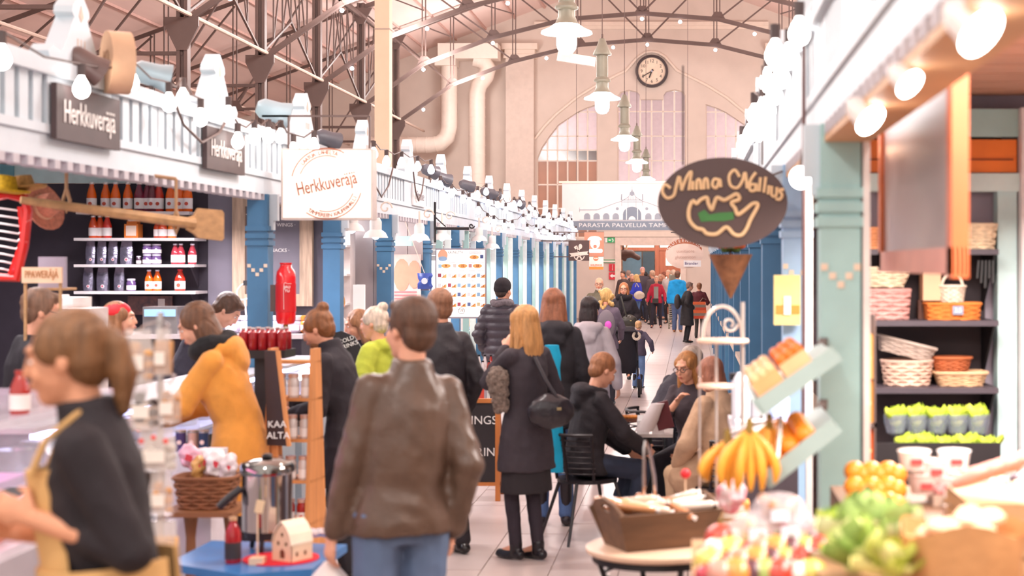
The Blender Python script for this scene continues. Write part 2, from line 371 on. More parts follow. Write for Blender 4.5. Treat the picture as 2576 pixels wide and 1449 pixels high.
# ------------------------------------------------------------------ iron trusses and columns
m_iron = M('#604c47', rough=.55, var=.12, sc=2)
FY = [25.0, 30.5, 36.0, 41.4, 46.9, 52.4]
XC = -10.0; XR = 2*AX-XC
NOD = [(0, 9.6), (2.3, 9.42), (4.5, 8.87), (6.6, 8.07), (8.5, 6.75)]
m_led = M('#eaf0ff', emit=14)
led_me = MB().ell((0, 0, 0), .055, n=8).mesh('bulb', m_led, True, None)
for k, y in enumerate(FY):
    t = thing('roof_truss', 'arched brown iron roof truss across the hall, %s from the camera' % ORD[k], 'truss', (AX, y, 0), group='iron roof trusses')
    bc = MB()
    for sg in (-1, 1):
        for i in range(4):
            a, b = NOD[i], NOD[i+1]; bc.bar((AX+sg*a[0], y, a[1]), (AX+sg*b[0], y, b[1]), .12, .11)
    bc.build('bottom_chord', m_iron, t)
    tc = MB()
    for sg in (-1, 1): tc.bar((AX, y, roofz(AX)-.25), (AX+sg*8.5, y, roofz(AX+8.5)-.25), .12, .13)
    tc.build('top_chord', m_iron, t)
    for sg in (-1, 1):
        for i in range(5):
            a = NOD[i]; x = AX+sg*a[0]
            if i < 4 and not (i == 0 and sg == 1):
                MB().bar((x-.05, y, a[1]), (x-.05, y, roofz(x)-.25), .035).bar((x+.05, y, a[1]), (x+.05, y, roofz(x)-.25), .035).build('vertical_strut', m_iron, t)
            if i < 4:
                b = NOD[i+1]; xo = AX+sg*b[0]
                MB().bar((x, y, a[1]), (xo, y, roofz(xo)-.3), .06, .05).build('diagonal_strut', m_iron, t)
                mz = (a[1]+roofz(x))/2
                if i: MB().bar((x, y, mz+.3), ((x+xo)/2, y, roofz((x+xo)/2)-.3), .04).build('diagonal_strut', m_iron, t)
            hw = .27
            if not (i == 0 and sg == 1):
                sl = 0 if i == 0 else sg*(NOD[max(i-1, 0)][1]-NOD[min(i+1, 4)][1])/(NOD[min(i+1, 4)][0]-NOD[max(i-1, 0)][0])
                MB().prism([(-hw, -.06+hw*sl), (hw, -.06-hw*sl), (.1, .22), (-.1, .22)], .05, (x, y-.03, a[1]), EX, EZ).build('gusset_plate', m_iron, t)
    fs = thing('festoon_string', 'string of tiny white bulbs along the %s roof truss' % ORD[k], 'string lights', (AX, y, 9), group='truss light strings')
    cab = []
    for sg in (-1, 1):
        for i in range(5):
            for f in ((0, .5) if i < 4 else (0,)):
                a = NOD[i]; b = NOD[min(i+1, 4)]
                q = V((AX+sg*(a[0]+(b[0]-a[0])*f), y-.1, a[1]+(b[1]-a[1])*f-.14)); cab.append(q)
    cab.sort(key=lambda p: p.x)
    MB().tube([p+V((0, 0, .06)) for p in cab], .012, 4).build('cable', m_iron, fs)
    for n_, q in enumerate(cab):
        if n_ % 2 == k % 2 and q.x > -9.6: inst(led_me, 'bulb', fs, q-V((0, 0, .05)))
    for sg, X in ((-1, XC), (1, XR)):
        c = thing('iron_column', 'brown riveted iron column on the %s side, %s from the camera' % ('left' if sg < 0 else 'right', ORD[k]), 'column', (X, y, 0), group='iron columns')
        MB().bb(X-.11, X-.04, y-.1, y+.1, 0, roofz(X)-.1).bb(X+.04, X+.11, y-.1, y+.1, 0, roofz(X)-.1).bb(X-.05, X+.05, y-.03, y+.03, 0, roofz(X)-.1).build('shaft', m_iron, c)
        MB().prism([(-.1, -.55), (.1, -.55), (.33, -.08), (.33, .1), (-.33, .1), (-.33, -.08)], .06, (X, y-.12, 6.75), EX, EZ).build('gusset_plate', m_iron, c)
        MB().prism([(-.1, -.3), (.1, -.3), (.36, .2), (-.36, .2)], .06, (X, y-.12, roofz(X)-.45), EX, EZ).build('gusset_plate', m_iron, c)
    # side aisle truss left of the column
    s = thing('aisle_truss', 'flat side aisle iron truss left of the %s column' % ORD[k], 'truss', (XC-4, y, 0), group='side aisle trusses')
    MB().bar((XC, y, 6.15), (-19.3, y, 6.15), .09, .07).build('tie_bar', m_iron, s)
    MB().bar((XC, y, roofz(XC)-.2), (-19.3, y, roofz(-19.3)-.2), .09, .09).build('top_chord', m_iron, s)
    xs = [XC, -12.2, -14.4, -16.6, -18.6]
    for i in range(1, 5):
        MB().bar((xs[i]-.05, y, 6.15), (xs[i]-.05, y, roofz(xs[i])-.2), .03).bar((xs[i]+.05, y, 6.15), (xs[i]+.05, y, roofz(xs[i])-.2), .03).build('vertical_strut', m_iron, s)
        MB().bar((xs[i], y, 6.15), (xs[i-1], y, roofz(xs[i-1])-.3), .06, .04).build('diagonal_strut', m_iron, s)
        MB().prism([(-.25, -.06), (.25, -.06), (.1, .22), (-.1, .22)], .05, (xs[i], y-.03, 6.15), EX, EZ).build('gusset_plate', m_iron, s)
    # lengthwise bracing between the columns
    if k < len(FY)-1:
        y2 = FY[k+1]; b = thing('lengthwise_brace', 'iron bracing between the %s and %s left columns' % (ORD[k], ORD[k+1]), 'brace', (XC, (y+y2)/2, 0), group='lengthwise iron bracing')
        zt_ = roofz(XC)-.5
        MB().bar((XC, y, zt_), (XC, y2, zt_), .08, .1).build('top_bar', m_iron, b)
        ym = (y+y2)/2; zb = 8.05
        MB().bar((XC, y, 6.9), (XC, ym, zb), .05).build('strut', m_iron, b); MB().bar((XC, y2, 6.9), (XC, ym, zb), .05).build('strut', m_iron, b)
        for f in (.2, .35, .5, .65, .8):
            yy = y+(y2-y)*f; zz = 6.9+(zb-6.9)*(1-abs(f-.5)*2)
            MB().bar((XC, yy, zz), (XC, yy, zt_), .035).build('strut', m_iron, b)
            MB().bar((XC, yy, zz), (XC, yy+(y2-y)*(.15 if f < .5 else -.15), zt_), .035).build('strut', m_iron, b)
m_pipe = M('#cdb4a6', rough=.5)
tag(MB().tube([(XC+.15, 15, 6.9), (XC+.15, WY-1, 6.9)], .045, 8).build('conduit_pipe', m_pipe, smooth=True), 'pale pipe running along the iron columns', 'pipe')
tag(MB().tube([(-12.6, 15, 6.4), (-12.6, WY-1, 6.4)], .04, 8).build('conduit_pipe', m_pipe, smooth=True), 'pale pipe running through the side aisle trusses', 'pipe')

# ------------------------------------------------------------------ ventilation ducts on the end wall
m_duct = M('#e9d9cd', rough=.5, var=.03)
def duct(label, path, r):
    t = thing('ventilation_duct', label, 'duct', path[0], group='spiral ducts')
    MB().tube(path, r, 16).build('pipe', m_duct, t, smooth=True)
    for i in range(len(path)-1):
        a, b = V(path[i]), V(path[i+1]); L_ = (b-a).length; n = int(L_/.32)
        for j in range(n):
            p = a+(b-a)*((j+.5)/n); d = (b-a).normalized()
            MB().cyl(p-d*.012, p+d*.012, r+.012, n=16).build('seam', m_duct, t, smooth=True)
Yd = 56.6
def Q(px, py, Y=Yd): return tuple(P(px, py, Y))
duct('white spiral duct bending from horizontal up the end wall', [Q(900, 365), Q(1085, 365), Q(1108, 360), Q(1124, 345), Q(1130, 320), Q(1130, 168)], .3)
duct('white spiral duct with an elbow rising beside the pilaster', [Q(1200, 520), Q(1200, 235), Q(1205, 215), Q(1222, 192), Q(1228, 172), Q(1218, 155), Q(1195, 148)], .3)
t = thing('plenum_box', 'white sheet-metal duct box under the roof', 'duct', Q(1190, 150))
MB().bb(XP(1105, Yd), XP(1255, Yd), Yd-.35, Yd+.5, ZP(150, Yd), ZP(112, Yd)).build('box', m_duct, t)
MB().bb(XP(1098, Yd), XP(1150, Yd), Yd-.42, Yd+.5, ZP(168, Yd), ZP(150, Yd)).build('collar', m_duct, t)

# ------------------------------------------------------------------ clock
cx, cz = E(1640, 180); cy = WY
m_blk = M('#2a2226', rough=.45); m_black = M('#1d181b', rough=.5)
t = thing('wall_clock', 'round wall clock with black rim showing twenty to seven', 'clock', (cx, cy, cz-.6))
MB().prism(circ(.61, 40), .18, (cx, cy-.18, cz), EX, EZ, holes=[circ(.51, 40)]).build('rim', M('#3a2a2c', .4), t)
MB().prism(circ(.52, 40), .05, (cx, cy-.1, cz), EX, EZ).build('dial', M('#f0d8c2', .6), t)
for i in range(1, 13):
    a = math.radians(90-30*i); text(str(i), (cx+.38*math.cos(a), cy-.102, cz+.38*math.sin(a)), EX, EZ, .17, m_black, t, 'numeral')
for ang, ln, wd in ((-150, .42, .03), (-112, .27, .045)):
    a = math.radians(ang); MB().bar((cx-.08*math.cos(a), cy-.13, cz-.08*math.sin(a)), (cx+ln*math.cos(a), cy-.13, cz+ln*math.sin(a)), .02, wd).build('hand', m_black, t)
MB().cyl((cx, cy-.15, cz), (cx, cy-.1, cz), .035, n=12).build('hub', M('#c8d0e0', .2, 1), t)

# ------------------------------------------------------------------ pendant lamps over the aisle
m_shade = M('#8d8c7e', rough=.4, metal=.2); m_enam = M('#fff8f2', emit=1.6); m_globe = M('#ffffff', emit=22)
for i, y in enumerate([18.6, 26.0, 34.6, 42.4, 50.9]):
    zb = 4.52
    t = thing('pendant_lamp', '%s pendant lamp from the camera, grey-green enamel shade with glowing glass globe' % ORD[i], 'lamp', (AX, y, zb), group='pendant lamps over the aisle')
    MB().lathe([(.01, 1.28), (.05, 1.26), (.10, 1.12), (.155, 1.02), (.155, .99), (.095, .98), (.095, .62), (.14, .57), (.14, .545), (.10, .53), (.105, .45), (.14, .37), (.16, .35)], (AX, y, zb), 20).build('housing', m_shade, t, smooth=True)
    MB().lathe([(.15, .36), (.22, .31), (.30, .275), (.31, .25), (.30, .245), (.14, .27), (.12, .30)], (AX, y, zb), 28).build('shade', M('#fff4ec', .4, emit=2.2), t, smooth=True)
    MB().lathe([(.02, 0), (.07, .015), (.108, .06), (.122, .12), (.12, .30)], (AX, y, zb), 20).build('globe', m_globe, t, smooth=True)
    MB().tube([(AX, y, zb+1.27), (AX, y, zb+1.34)], .018, 6).tube([(AX, y, zb+1.3), (AX, y, roofz(AX)-.2)], .008, 5).build('cable', m_iron, t)
    point_lamp('pendant_light', (AX, y, zb-.15), 100, .16, (1, .93, .9))
# more of the same lamps continue over the aisle behind the camera position
for y in (10.4, 2.6): 
    zb = 4.52; t = thing('pendant_lamp', 'pendant lamp above the near end of the aisle, %s' % ('over the camera' if y < 5 else 'just above the picture'), 'lamp', (AX, y, zb), group='pendant lamps over the aisle')
    MB().lathe([(.01, 1.28), (.10, 1.12), (.155, 1.0), (.095, .98), (.095, .62), (.14, .56), (.10, .53), (.16, .35)], (AX, y, zb), 16).build('housing', m_shade, t, smooth=True)
    MB().lathe([(.15, .36), (.30, .275), (.31, .25), (.14, .27)], (AX, y, zb), 20).build('shade', M('#fff4ec', .4, emit=2.2), t, smooth=True)
    MB().lathe([(.02, 0), (.108, .06), (.122, .12), (.12, .30)], (AX, y, zb), 16).build('globe', m_globe, t, smooth=True)
    point_lamp('pendant_light', (AX, y, zb-.15), 100, .16, (1, .93, .9))
q = P(1450, 149, 30)
t = thing('heater_panel', 'white box hanging tilted below the truss beside the nearest pendant lamp', 'panel', q)
R_ = ry(9)
MB().box(q, (.74, .12, .18), R_).build('body', M('#f3e4da', .5), t)
MB().bar(q+V((.02, 0, .1)), q+V((.02, 0, 5)), .012).build('hanger', m_iron, t)

# ------------------------------------------------------------------ banner over the aisle
BY = 45.0
def B(px, py): return (XP(px, BY), ZP(py, BY))
m_ban = M('#d9d2d2', .8, var=.02); m_grey = M('#787f8c', .8, var=.03); m_gl = M('#8f929c', .8)
t = thing('hanging_banner', 'white banner with a grey line drawing of a market building', 'banner', P(1590, 578, BY))
bx0, bx1 = 1414, 1768
MB().bb(XP(bx0, BY), XP(bx1, BY), BY, BY+.02, ZP(562, BY), ZP(459, BY)).build('cloth', m_ban, t)
MB().bb(XP(bx0, BY), XP(bx1, BY), BY-.002, BY+.022, ZP(579, BY), ZP(556, BY)).build('text_band', m_grey, t)
MB().bar(P(1406, 458, BY), P(1776, 458, BY), .06).build('batten', m_trim, t)
for px in (1450, 1730): MB().bar(P(px, 458, BY), P(px, 458, BY)+V((0, 0, 6.5)), .012).build('hanger', m_iron, t)
text('PARASTA PALVELUA TAMPEREELLA', (XP(1603, BY), BY-.004, ZP(567, BY)), EX, EZ, .17, m_ban, t, fitw=XP(1750, BY)-XP(1456, BY))
g = MB(); fy = BY-.004
def ln(a, b, wpx=1.2): g.bar((*B(*a)[:1], fy, B(*a)[1]), (B(*b)[0], fy, B(*b)[1]), .008, wpx*BY/FPX)
for sg in (-1, 1):
    mx = lambda p: 1590+sg*p
    ln((mx(0), 477), (mx(6), 490)); ln((mx(6), 490), (mx(10), 496)); ln((mx(10), 496), (mx(26), 506)); ln((mx(26), 488), (mx(26), 518), 2); ln((mx(26), 488), (mx(27), 503), 2.5)
    ln((mx(26), 506), (mx(45), 512)); ln((mx(45), 512), (mx(88), 528)); ln((mx(88), 528), (mx(132), 528), 2); ln((mx(132), 522), (mx(132), 534)); ln((mx(26), 503), (mx(0), 503)); ln((mx(10), 496), (mx(10), 530)); ln((mx(0), 508), (mx(26), 508))
    for k in range(4):
        px = 41+k*24
        g.prism([(XP(mx(px)-8, BY), ZP(552, BY)), (XP(mx(px)+8, BY), ZP(552, BY)), (XP(mx(px)+8, BY), ZP(542, BY)), (XP(mx(px)+4, BY), ZP(537, BY)), (XP(mx(px), BY), ZP(536, BY)), (XP(mx(px)-4, BY), ZP(537, BY)), (XP(mx(px)-8, BY), ZP(542, BY))], .004, (0, fy, 0), EX, EZ)
    g.prism(circ(.045, 14, XP(mx(37), BY), ZP(525, BY)), .004, (0, fy, 0), EX, EZ)
ln((1458, 554), (1722, 554)); ln((1590, 468), (1590, 480)); g.prism(circ(.07, 14, XP(1590, BY), ZP(487, BY)), .004, (0, fy, 0), EX, EZ)
for k in range(-2, 3): ln((1590+k*4, 494), (1590+k*4, 502), .8)
g.build('building_print', m_gl, t)
MB().prism([(XP(1567, BY), ZP(553, BY)), (XP(1613, BY), ZP(553, BY))]+[(XP(1590+23*math.cos(a), BY), ZP(540-20*math.sin(a), BY)) for a in [math.pi*i/12 for i in range(13)]], .004, (0, fy-.001, 0), EX, EZ).build('gate_print', m_grey, t)
for px in (1576, 1604): MB().bb(XP(px-1, BY), XP(px+1, BY), fy-.008, fy-.002, ZP(553, BY), ZP(524, BY)).build('gate_print', m_ban, t)
MB().prism([(XP(1590+9*math.cos(a), BY), ZP(553-9*math.sin(a), BY)) for a in [math.pi*i/10 for i in range(11)]], .004, (0, fy-.004, 0), EX, EZ).build('gate_print', m_ban, t)

# ================================================================== LEFT STALL ROW
m_white = M('#cad3da', .55, var=.04, sc=4, bump=.03, bsc=25)
m_gap = M('#8a9aa2', .7, var=.08)
m_blue = M('#44749a', .5, var=.08, sc=5)
m_dblue = M('#3f6480', .5, var=.08)
m_mint = M('#a9cdcb', .5, var=.05)
m_dark = M('#3a323c', .7, var=.1)
m_board = M('#4a3a3a', .6, var=.1)
m_chalk = M('#f2eeea', .8, var=.02)
m_wood = M('#b98f63', .6, var=.2, sc=3, stretch=(8, 1, 8), bump=.05)
m_rustic = M('#b59c86', .7, var=.25, sc=4, stretch=(10, 10, 1), bump=.15)
m_steel = M('#b8b2b0', .25, metal=.9, var=.05)
m_gls = M('#e6eef2', .05, alpha=.22, spec=.6)
m_spot = M('#9fb2bb', .4, metal=.3)
m_bulb = M('#fff6f0', emit=5); m_bulbb = M('#dfe4ff', emit=5)
LX = -3.22; BAY = 2.4; BY0 = 6.9
# shared pieces, modelled around (0,0,0) = middle of a bay on the front face, z in world heights; the face looks to +X
beam_me = MB().bb(-.14, 0, -1.2, 1.2, 2.53, 2.70).bb(-.15, .015, -1.2, 1.2, 2.655, 2.70).mesh('beam', m_white)
rail_me = MB().bb(-.15, .03, -1.2, 1.2, 2.945, 3.03).mesh('top_rail', m_white)
back_me = MB().bb(-.13, -.09, -1.2, 1.2, 2.70, 2.945).mesh('back_board', m_gap)
pick_me = MB().prism([(-.05, 2.70), (.05, 2.70), (.05, 2.945), (-.05, 2.945)], .07, (.0, 0, 0), EY, EZ).mesh('picket', m_white)
pan_me = MB().bb(-.1, .01, -.43, .43, 2.70, 2.945).mesh('panel', m_white)
dent = MB()
for i in range(15): dent.bb(-.1, .004, -1.12+i*.16, -1.05+i*.16, 2.485, 2.53)
dent_me = dent.mesh('dentil_strip', M('#bcb6bc', .7))
SPF = [(-.39, 3.03), (.39, 3.03), (.41, 3.07), (.36, 3.11), (.25, 3.09), (.085, 3.29), (.115, 3.31), (.105, 3.345), (0, 3.43), (-.105, 3.345), (-.115, 3.31), (-.085, 3.29), (-.25, 3.09), (-.36, 3.11), (-.41, 3.07)]
spire_me = MB().prism(SPF, .1, (.01, 0, 0), EY, EZ).mesh('spire', m_white)
m_deco = M('#cdb4a4', .7)
deco = MB()
for k in range(3): deco.bb(.0, .013, -.05+k*.045, -.04+k*.045, 3.13, 3.18)
deco.prism([(0, 3.27), (.03, 3.3), (0, 3.36), (-.03, 3.3)], .004, (.013, 0, 0), EY, EZ)
deco_me = deco.mesh('carved_mark', m_deco)
def fascia(k, side, X, yc, label, sign=None):
    rot = 0 if side < 0 else math.pi
    t = thing('stall_fascia', label, 'fascia', (X, yc, 2.48), group='%s row fascias' % ('left' if side < 0 else 'right'))
    for me, nm in ((beam_me, 'beam'), (rail_me, 'top_rail'), (back_me, 'back_board'), (pan_me, 'panel'), (dent_me, 'dentil_strip'), (deco_me, 'carved_mark')):
        o_ = inst(me, nm, t, (X, yc, 0), (0, 0, rot))
        if nm in ('dentil_strip', 'carved_mark'): o_['kind'] = 'stuff'
    inst(spire_me, 'spire', t, (X, yc, 0), (0, 0, rot))
    for sg in (-1, 1):
        for i in range(5): inst(pick_me, 'picket', t, (X, yc+sg*(.52+i*.155), 0), (0, 0, rot))
    return t
NB = 15
for k in range(NB):
    yc = BY0+BAY*(k+.5)+.05
    fascia(k, -1, LX, yc, '%s stretch of the white picket fascia with spire on the left stall row' % ORD[k])
def pillar(X, y, label, mat, mir=1, w_=.155, group='left row pillars', mosaic=True):
    t = thing('stall_pillar', label, 'pillar', (X, y, 0), group=group)
    h = w_/2
    MB().bb(X-h, X+h, y-h, y+h, 0, 2.53).build('shaft', mat, t)
    for z in (2.27, 2.215, 2.16): MB().bb(X-h-.012, X+h+.012, y-h-.012, y+h+.012, z-.018, z+.018).build('ring', mat, t)
    MB().bb(X+mir*h, X+mir*(h+.06), y-.03, y+.03, 2.33, 2.53).bb(X+mir*h, X+mir*(h+.03), y-.03, y+.03, 2.26, 2.33).build('bracket', m_white, t)
    if mosaic:
        mm = M('#e3cdb8', .5)
        for a, b in ((-2, 0), (-1, -1), (0, -2), (1, -1), (2, 0)):
            MB().bb(X+a*.031-.013, X+a*.031+.013, y-h-.006, y-h, 1.99+b*.033-.013, 1.99+b*.033+.013).build('mosaic_tile', mm, t)
    return t
pillar(LX-.05, 11.75, 'blue stall pillar beside the red fire extinguisher', m_blue)
pillar(LX-.05, 14.15, 'blue stall pillar behind the lit square sign', m_blue, mosaic=False)
pillar(LX-.05, 16.55, 'blue stall pillar with flaking paint beside the pink poster', m_blue)
for i in range(11):
    y = 18.95+BAY*i
    pillar(LX-.05, y, '%s of the distant blue pillars down the left row, counted from the price board' % ORD[i], m_blue, mosaic=False)

# picket fascia signs, cheese wheel
def script_sign(label, yc, w_, z0, z1, X):
    t = thing('fascia_sign', label, 'sign', (X, yc, z0), group='dark fascia signs')
    MB().bb(X, X+.03, yc-w_/2, yc+w_/2, z0, z1).build('board', m_board, t)
    text('Herkkuveräjä', (X+.031, yc, (z0+z1)/2), EY, EZ, .14, m_chalk, t, fitw=w_*.8, fith=(z1-z0)*.55)
    return t
yc0 = BY0+BAY*.5+.05
script_sign('dark shop sign hung below the wooden cheese wheel', yc0+.02, .86, 2.63, 2.91, LX+.02)
script_sign('second dark shop sign on the left fascia, nearer the lit box sign', yc0+BAY+.02, .86, 2.63, 2.91, LX+.02)
q = V((LX+.1, 8.42, 2.92))
t = thing('cheese_wheel', 'pale wooden cheese wheel standing on the nearest fascia sign', 'wheel', q)
MB().cyl(q+V((.05, .035, .175)), q+V((-.05, -.03, .175)), .17, n=32).build('drum', M('#cfa888', .6, var=.1), t, smooth=True)
text('AO', q+V((-.051, -.0305, .2)), V((.545, -.84, 0)), EZ, .1, M('#a98468', .7), t)

# tall square post above the third bay
t = thing('square_post', 'tall square tan post rising above the left row to the roof', 'post', (-3.36, 16.9, 3.03))
MB().bb(-3.44, -3.28, 16.82, 16.98, 3.03, 9.0).build('shaft', M('#d2b298', .6, var=.04), t)
MB().bb(-3.445, -3.275, 16.815, 16.985, 4.55, 4.56).build('joint', m_joint, t)

# festoon bulbs along the row, spotlights on the fascia
bulb_me = MB().lathe([(.012, .075), (.018, .06), (.03, .04), (.042, .01), (.042, -.012), (.03, -.035), (.01, -.046)], (0, 0, 0), 12).mesh('bulb', m_bulb, True, None)
bulbb_me = bulb_me.copy(); bulbb_me.materials[0] = m_bulbb
sock_me = MB().cyl((0, 0, .07), (0, 0, .13), .022, n=8).mesh('socket', M('#4a3a38', .5))
def festoon(label, pts, X, me=None, group='festoon strings', sag=.1, sc=1.):
    t = thing('festoon_string', label, 'string lights', (X, pts[0][1], pts[0][2]), group=group)
    path = []
    for i, p in enumerate(pts):
        path.append(V(p)+V((0, 0, .13*sc)))
        if i < len(pts)-1: path.append((V(p)+V(pts[i+1]))/2+V((0, 0, .13*sc-sag*.4)))
    MB().tube(path, .006, 5).build('cable', M('#5a4640', .6), t)
    for p in pts:
        inst(me or bulb_me, 'bulb', t, p, sc=sc); inst(sock_me, 'socket', t, p, sc=sc)
    return t
def LP(px, py, X=LX+.12):
    Y = X*FPX/(px-VX); return (X, Y, ZP(py, Y))
festoon('string of bulbs along the nearest white fascia, by the cheese wheel', [LP(a, b) for a, b in ((4, 150), (205, 225), (330, 208), (425, 262), (460, 250), (505, 300))], LX+.12)
festoon('string of bulbs looping to the lit square sign', [LP(a, b) for a, b in ((575, 292), (598, 358), (640, 348), (675, 345), (706, 346), (738, 380), (790, 368))], LX+.12)
pts = []; y = 15.0; i = 0
while y < 42:
    pts.append((LX+.1+random.uniform(-.03, .08), y, 2.98+random.uniform(-.12, .14))); y += random.uniform(.6, .95); i += 1
for j in range(0, len(pts), 12):
    festoon('%s length of bluish bulbs down the far left row' % ORD[j//12], pts[j:j+12], LX, bulbb_me)
pts = [(LX+.13+random.uniform(-.04, .08), 22+i*1.15, 2.68+random.uniform(-.1, .1)) for i in range(16)]
festoon('lower string of bluish bulbs on the far left fascia', pts, LX, bulbb_me)
def spotlight(label, p, d, s=1., mat=None):
    p = V(p); d = V(d).normalized()
    t = thing('spotlight', label, 'spotlight', p, group='clip-on spotlights')
    MB().lathe([(.03*s, -.1*s), (.055*s, -.07*s), (.06*s, .02*s), (.075*s, .08*s), (.07*s, .08*s), (.05*s, .02*s)], p, 14, d.to_track_quat('Z', 'Y').to_matrix()).build('can', mat or m_spot, t, smooth=True)
    MB().cyl(p+d*.06*s, p+d*.07*s, .062*s, n=14).build('lens', M('#fff2e8', emit=5), t)
    MB().tube([p-d*.02*s, p-V((0, 0, .12*s))], .012*s, 6).build('arm', m_iron, t)
spotlight('grey clip-on spotlight to the right of the cheese wheel', (LX-.02, 9.33, 3.14), (1, .5, -.25), 1.2)
spotlight('dark clip-on spotlight left of the cheese wheel', (LX+.05, 8.12, 3.05), (.7, .6, -.5), 1.1, M('#6a5450', .4))
spotlight('large grey spotlight above the second dark sign', (LX+.02, 11.9, 3.17), (1, .4, -.3), 1.4)
for i, (y, z) in enumerate(((13.6, 3.1), (18.9, 3.14), (19.9, 3.1), (22.0, 3.12), (24.2, 3.12), (25.0, 3.12), (28.6, 3.12))):
    spotlight('%s of the small dark spotlights further down the left fascia' % ORD[i], (LX+.03, y, z), (.8, .8, -.3), 1.2, M('#5b5a62', .4))

# ------------------------------------------------------------------ delicatessen stall, bays one to three
m_grw = M('#7a7480', .7, var=.05)
pw = MB().bb(-6.6, LX-.13, 14.2, 14.26, 0, 2.74).build('wall_partition', m_dark); tag(pw, 'dark partition wall behind the bottle shelves', kind='structure')
for i in range(3): MB().bb(-4.42+i*.4, -4.03+i*.4, 14.17, 14.2, 0, 2.74).build('wall_panel', m_grw, pw)
t2 = MB().bb(-6.6, LX-.13, 14.2, 14.26, 2.745, 3.0).build('trim_1', M('#d5ecea', .6)); tag(t2, kind='structure')
wb = MB().bb(-6.7, -6.6, 5.5, 14.26, 0, 3).build('wall_stall_back', m_grw); tag(wb, 'grey back wall of the delicatessen stall', kind='structure')
for i in range(10): MB().bb(-6.6, -6.585, 5.6+i*.86, 6.44+i*.86, 0, 2.7).build('wall_panel', M('#8a8590', .7), wb)
cl = MB().bb(-6.7, LX-.16, 5.5, 16.5, 2.92, 2.98).build('ceiling_stall', M('#cfe6e6', .7)); tag(cl, 'pale mint ceiling of the near left stalls', kind='structure')
tr = MB().bb(-6.59, -6.2, 13.9, 14.19, 2.6, 2.9).build('trim_2', M('#79aebb', .6)); tag(tr, kind='structure')
SY = 13.95
def SP(px): return XP(px, SY)
for i, (z, xa, xb) in enumerate(((ZP(533, SY), 205, 487), (ZP(599, SY), 200, 500), (ZP(665, SY), 200, 500), (ZP(732, SY), 200, 503))):
    t = thing('wall_shelf', '%s shelf from the top on the dark stall wall' % ORD[i], 'shelf', (SP(350), SY, z), group='stall wall shelves')
    MB().bb(SP(xa), SP(xb), SY-.13, 14.17, z-.025, z).build('board', M('#cfc6c4', .6), t)
    for px in (225, 478): MB().prism([(0, 0), (.22, 0), (0, -.18)], .012, (SP(px), 14.17, z-.025), -EY, EZ).build('bracket', m_dark, t)
def lathe_bottle(label, p, h, r, juice, capc, name='juice_bottle', cat='bottle', group='bottles on the stall shelves', lab='#f6ece8', full=False, plain=False, neck=.62):
    p = V(p); t = thing(name, label, cat, p, group=group)
    m_j = M(juice, .12, coat=.5, var=.1)
    if name == 'jam_jar': prof = [(r*.9, 0), (r, h*.04), (r, h*.72), (r*.82, h*.82), (r*.82, h*.86)]
    else: prof = [(r*.9, 0), (r, h*.03), (r, h*neck*.85), (r*.92, h*neck), (r*.5, h*.85), (r*.42, h*.9), (r*.42, h*.95)]
    MB().lathe(prof, p, 14).build('glass', m_j, t, smooth=True)
    rc = r*.9 if name == 'jam_jar' else r*.5
    MB().cyl(p+V((0, 0, h*.86 if name == 'jam_jar' else h*.93)), p+V((0, 0, h)), rc, n=12).build('cap', M(capc, .35, metal=.3), t, smooth=True)
    if not plain:
        lb = MB().lathe([(r*1.015, h*.1), (r*1.02, h*.1), (r*1.02, h*.46), (r*1.015, h*.46)], p, 14).build('label', M(lab, .7), t, smooth=True)
        if full: MB().prism(circ(r*.4, 10, 0, h*.27), .004, p+V((0, -r*1.03, 0)), EX, EZ).build('berry_print', M('#c8503c', .7), lb)
    return t
z1, z2, z3, z4 = (ZP(y, SY) for y in (533, 599, 665, 732))
orange, red, purple = '#f0640e', '#c8321e', '#7a2038'
for i, (px, c, nm) in enumerate(((234, orange, 'orange'), (267, orange, 'orange'), (294, orange, 'orange'), (323, orange, 'orange'), (353, purple, 'purple'), (372, purple, 'purple'), (386, '#6a1c28', 'dark purple'), (401, red, 'red'), (432, orange, 'orange'), (455, orange, 'orange'), (475, orange, 'orange'))):
    lathe_bottle('%s juice bottle on the top wall shelf, %s from the left' % (nm, ORD[i]), (SP(px), SY-.03+(i % 2)*.02, z1), .265, .043, c, '#e8ddd8', full=True)
for i, (px, c, nm, h) in enumerate(((238, '#e0501c', 'orange-red', .2), (252, '#e0501c', 'orange-red', .2), (273, '#d8301e', 'red', .2), (398, '#d4481e', 'red', .17), (412, '#d4481e', 'orange-red', .17), (433, '#f08020', 'orange', .17))):
    lathe_bottle('short %s bottle on the second wall shelf, %s from the left' % (nm, ORD[i]), (SP(px), SY-.03+(i % 2)*.03, z2), h, .04, c, '#e8ddd8')
t = thing('preserve_jar', 'square orange swing-top jar on the second wall shelf', 'jar', (SP(336), SY, z2))
MB().bb(SP(336)-.062, SP(336)+.062, SY-.06, SY+.06, z2, z2+.125).bb(SP(336)-.045, SP(336)+.045, SY-.045, SY+.045, z2+.125, z2+.15).build('glass', M('#e8843c', .15, coat=.4), t)
MB().cyl((SP(336), SY, z2+.15), (SP(336), SY, z2+.165), .05, n=14).build('lid', M('#f0e2d8', .3), t)
MB().bb(SP(336)-.045, SP(336)+.045, SY-.064, SY-.06, z2+.02, z2+.11).build('label', M('#f6dcc8', .7), t)
for i, px in enumerate((441, 455, 484)): lathe_bottle('white-capped red sauce bottle on the third shelf, %s from the left' % ORD[i], (SP(px), SY, z3), .185, .038, '#b03a48', '#e6e0f0')
for i, (px, c) in enumerate(((375, orange), (396, orange))): lathe_bottle('white-capped orange sauce bottle on the lowest shelf, %s one' % ('left' if i == 0 else 'right'), (SP(px), SY, z4), .19, .036, c, '#e6e0f0', full=True)
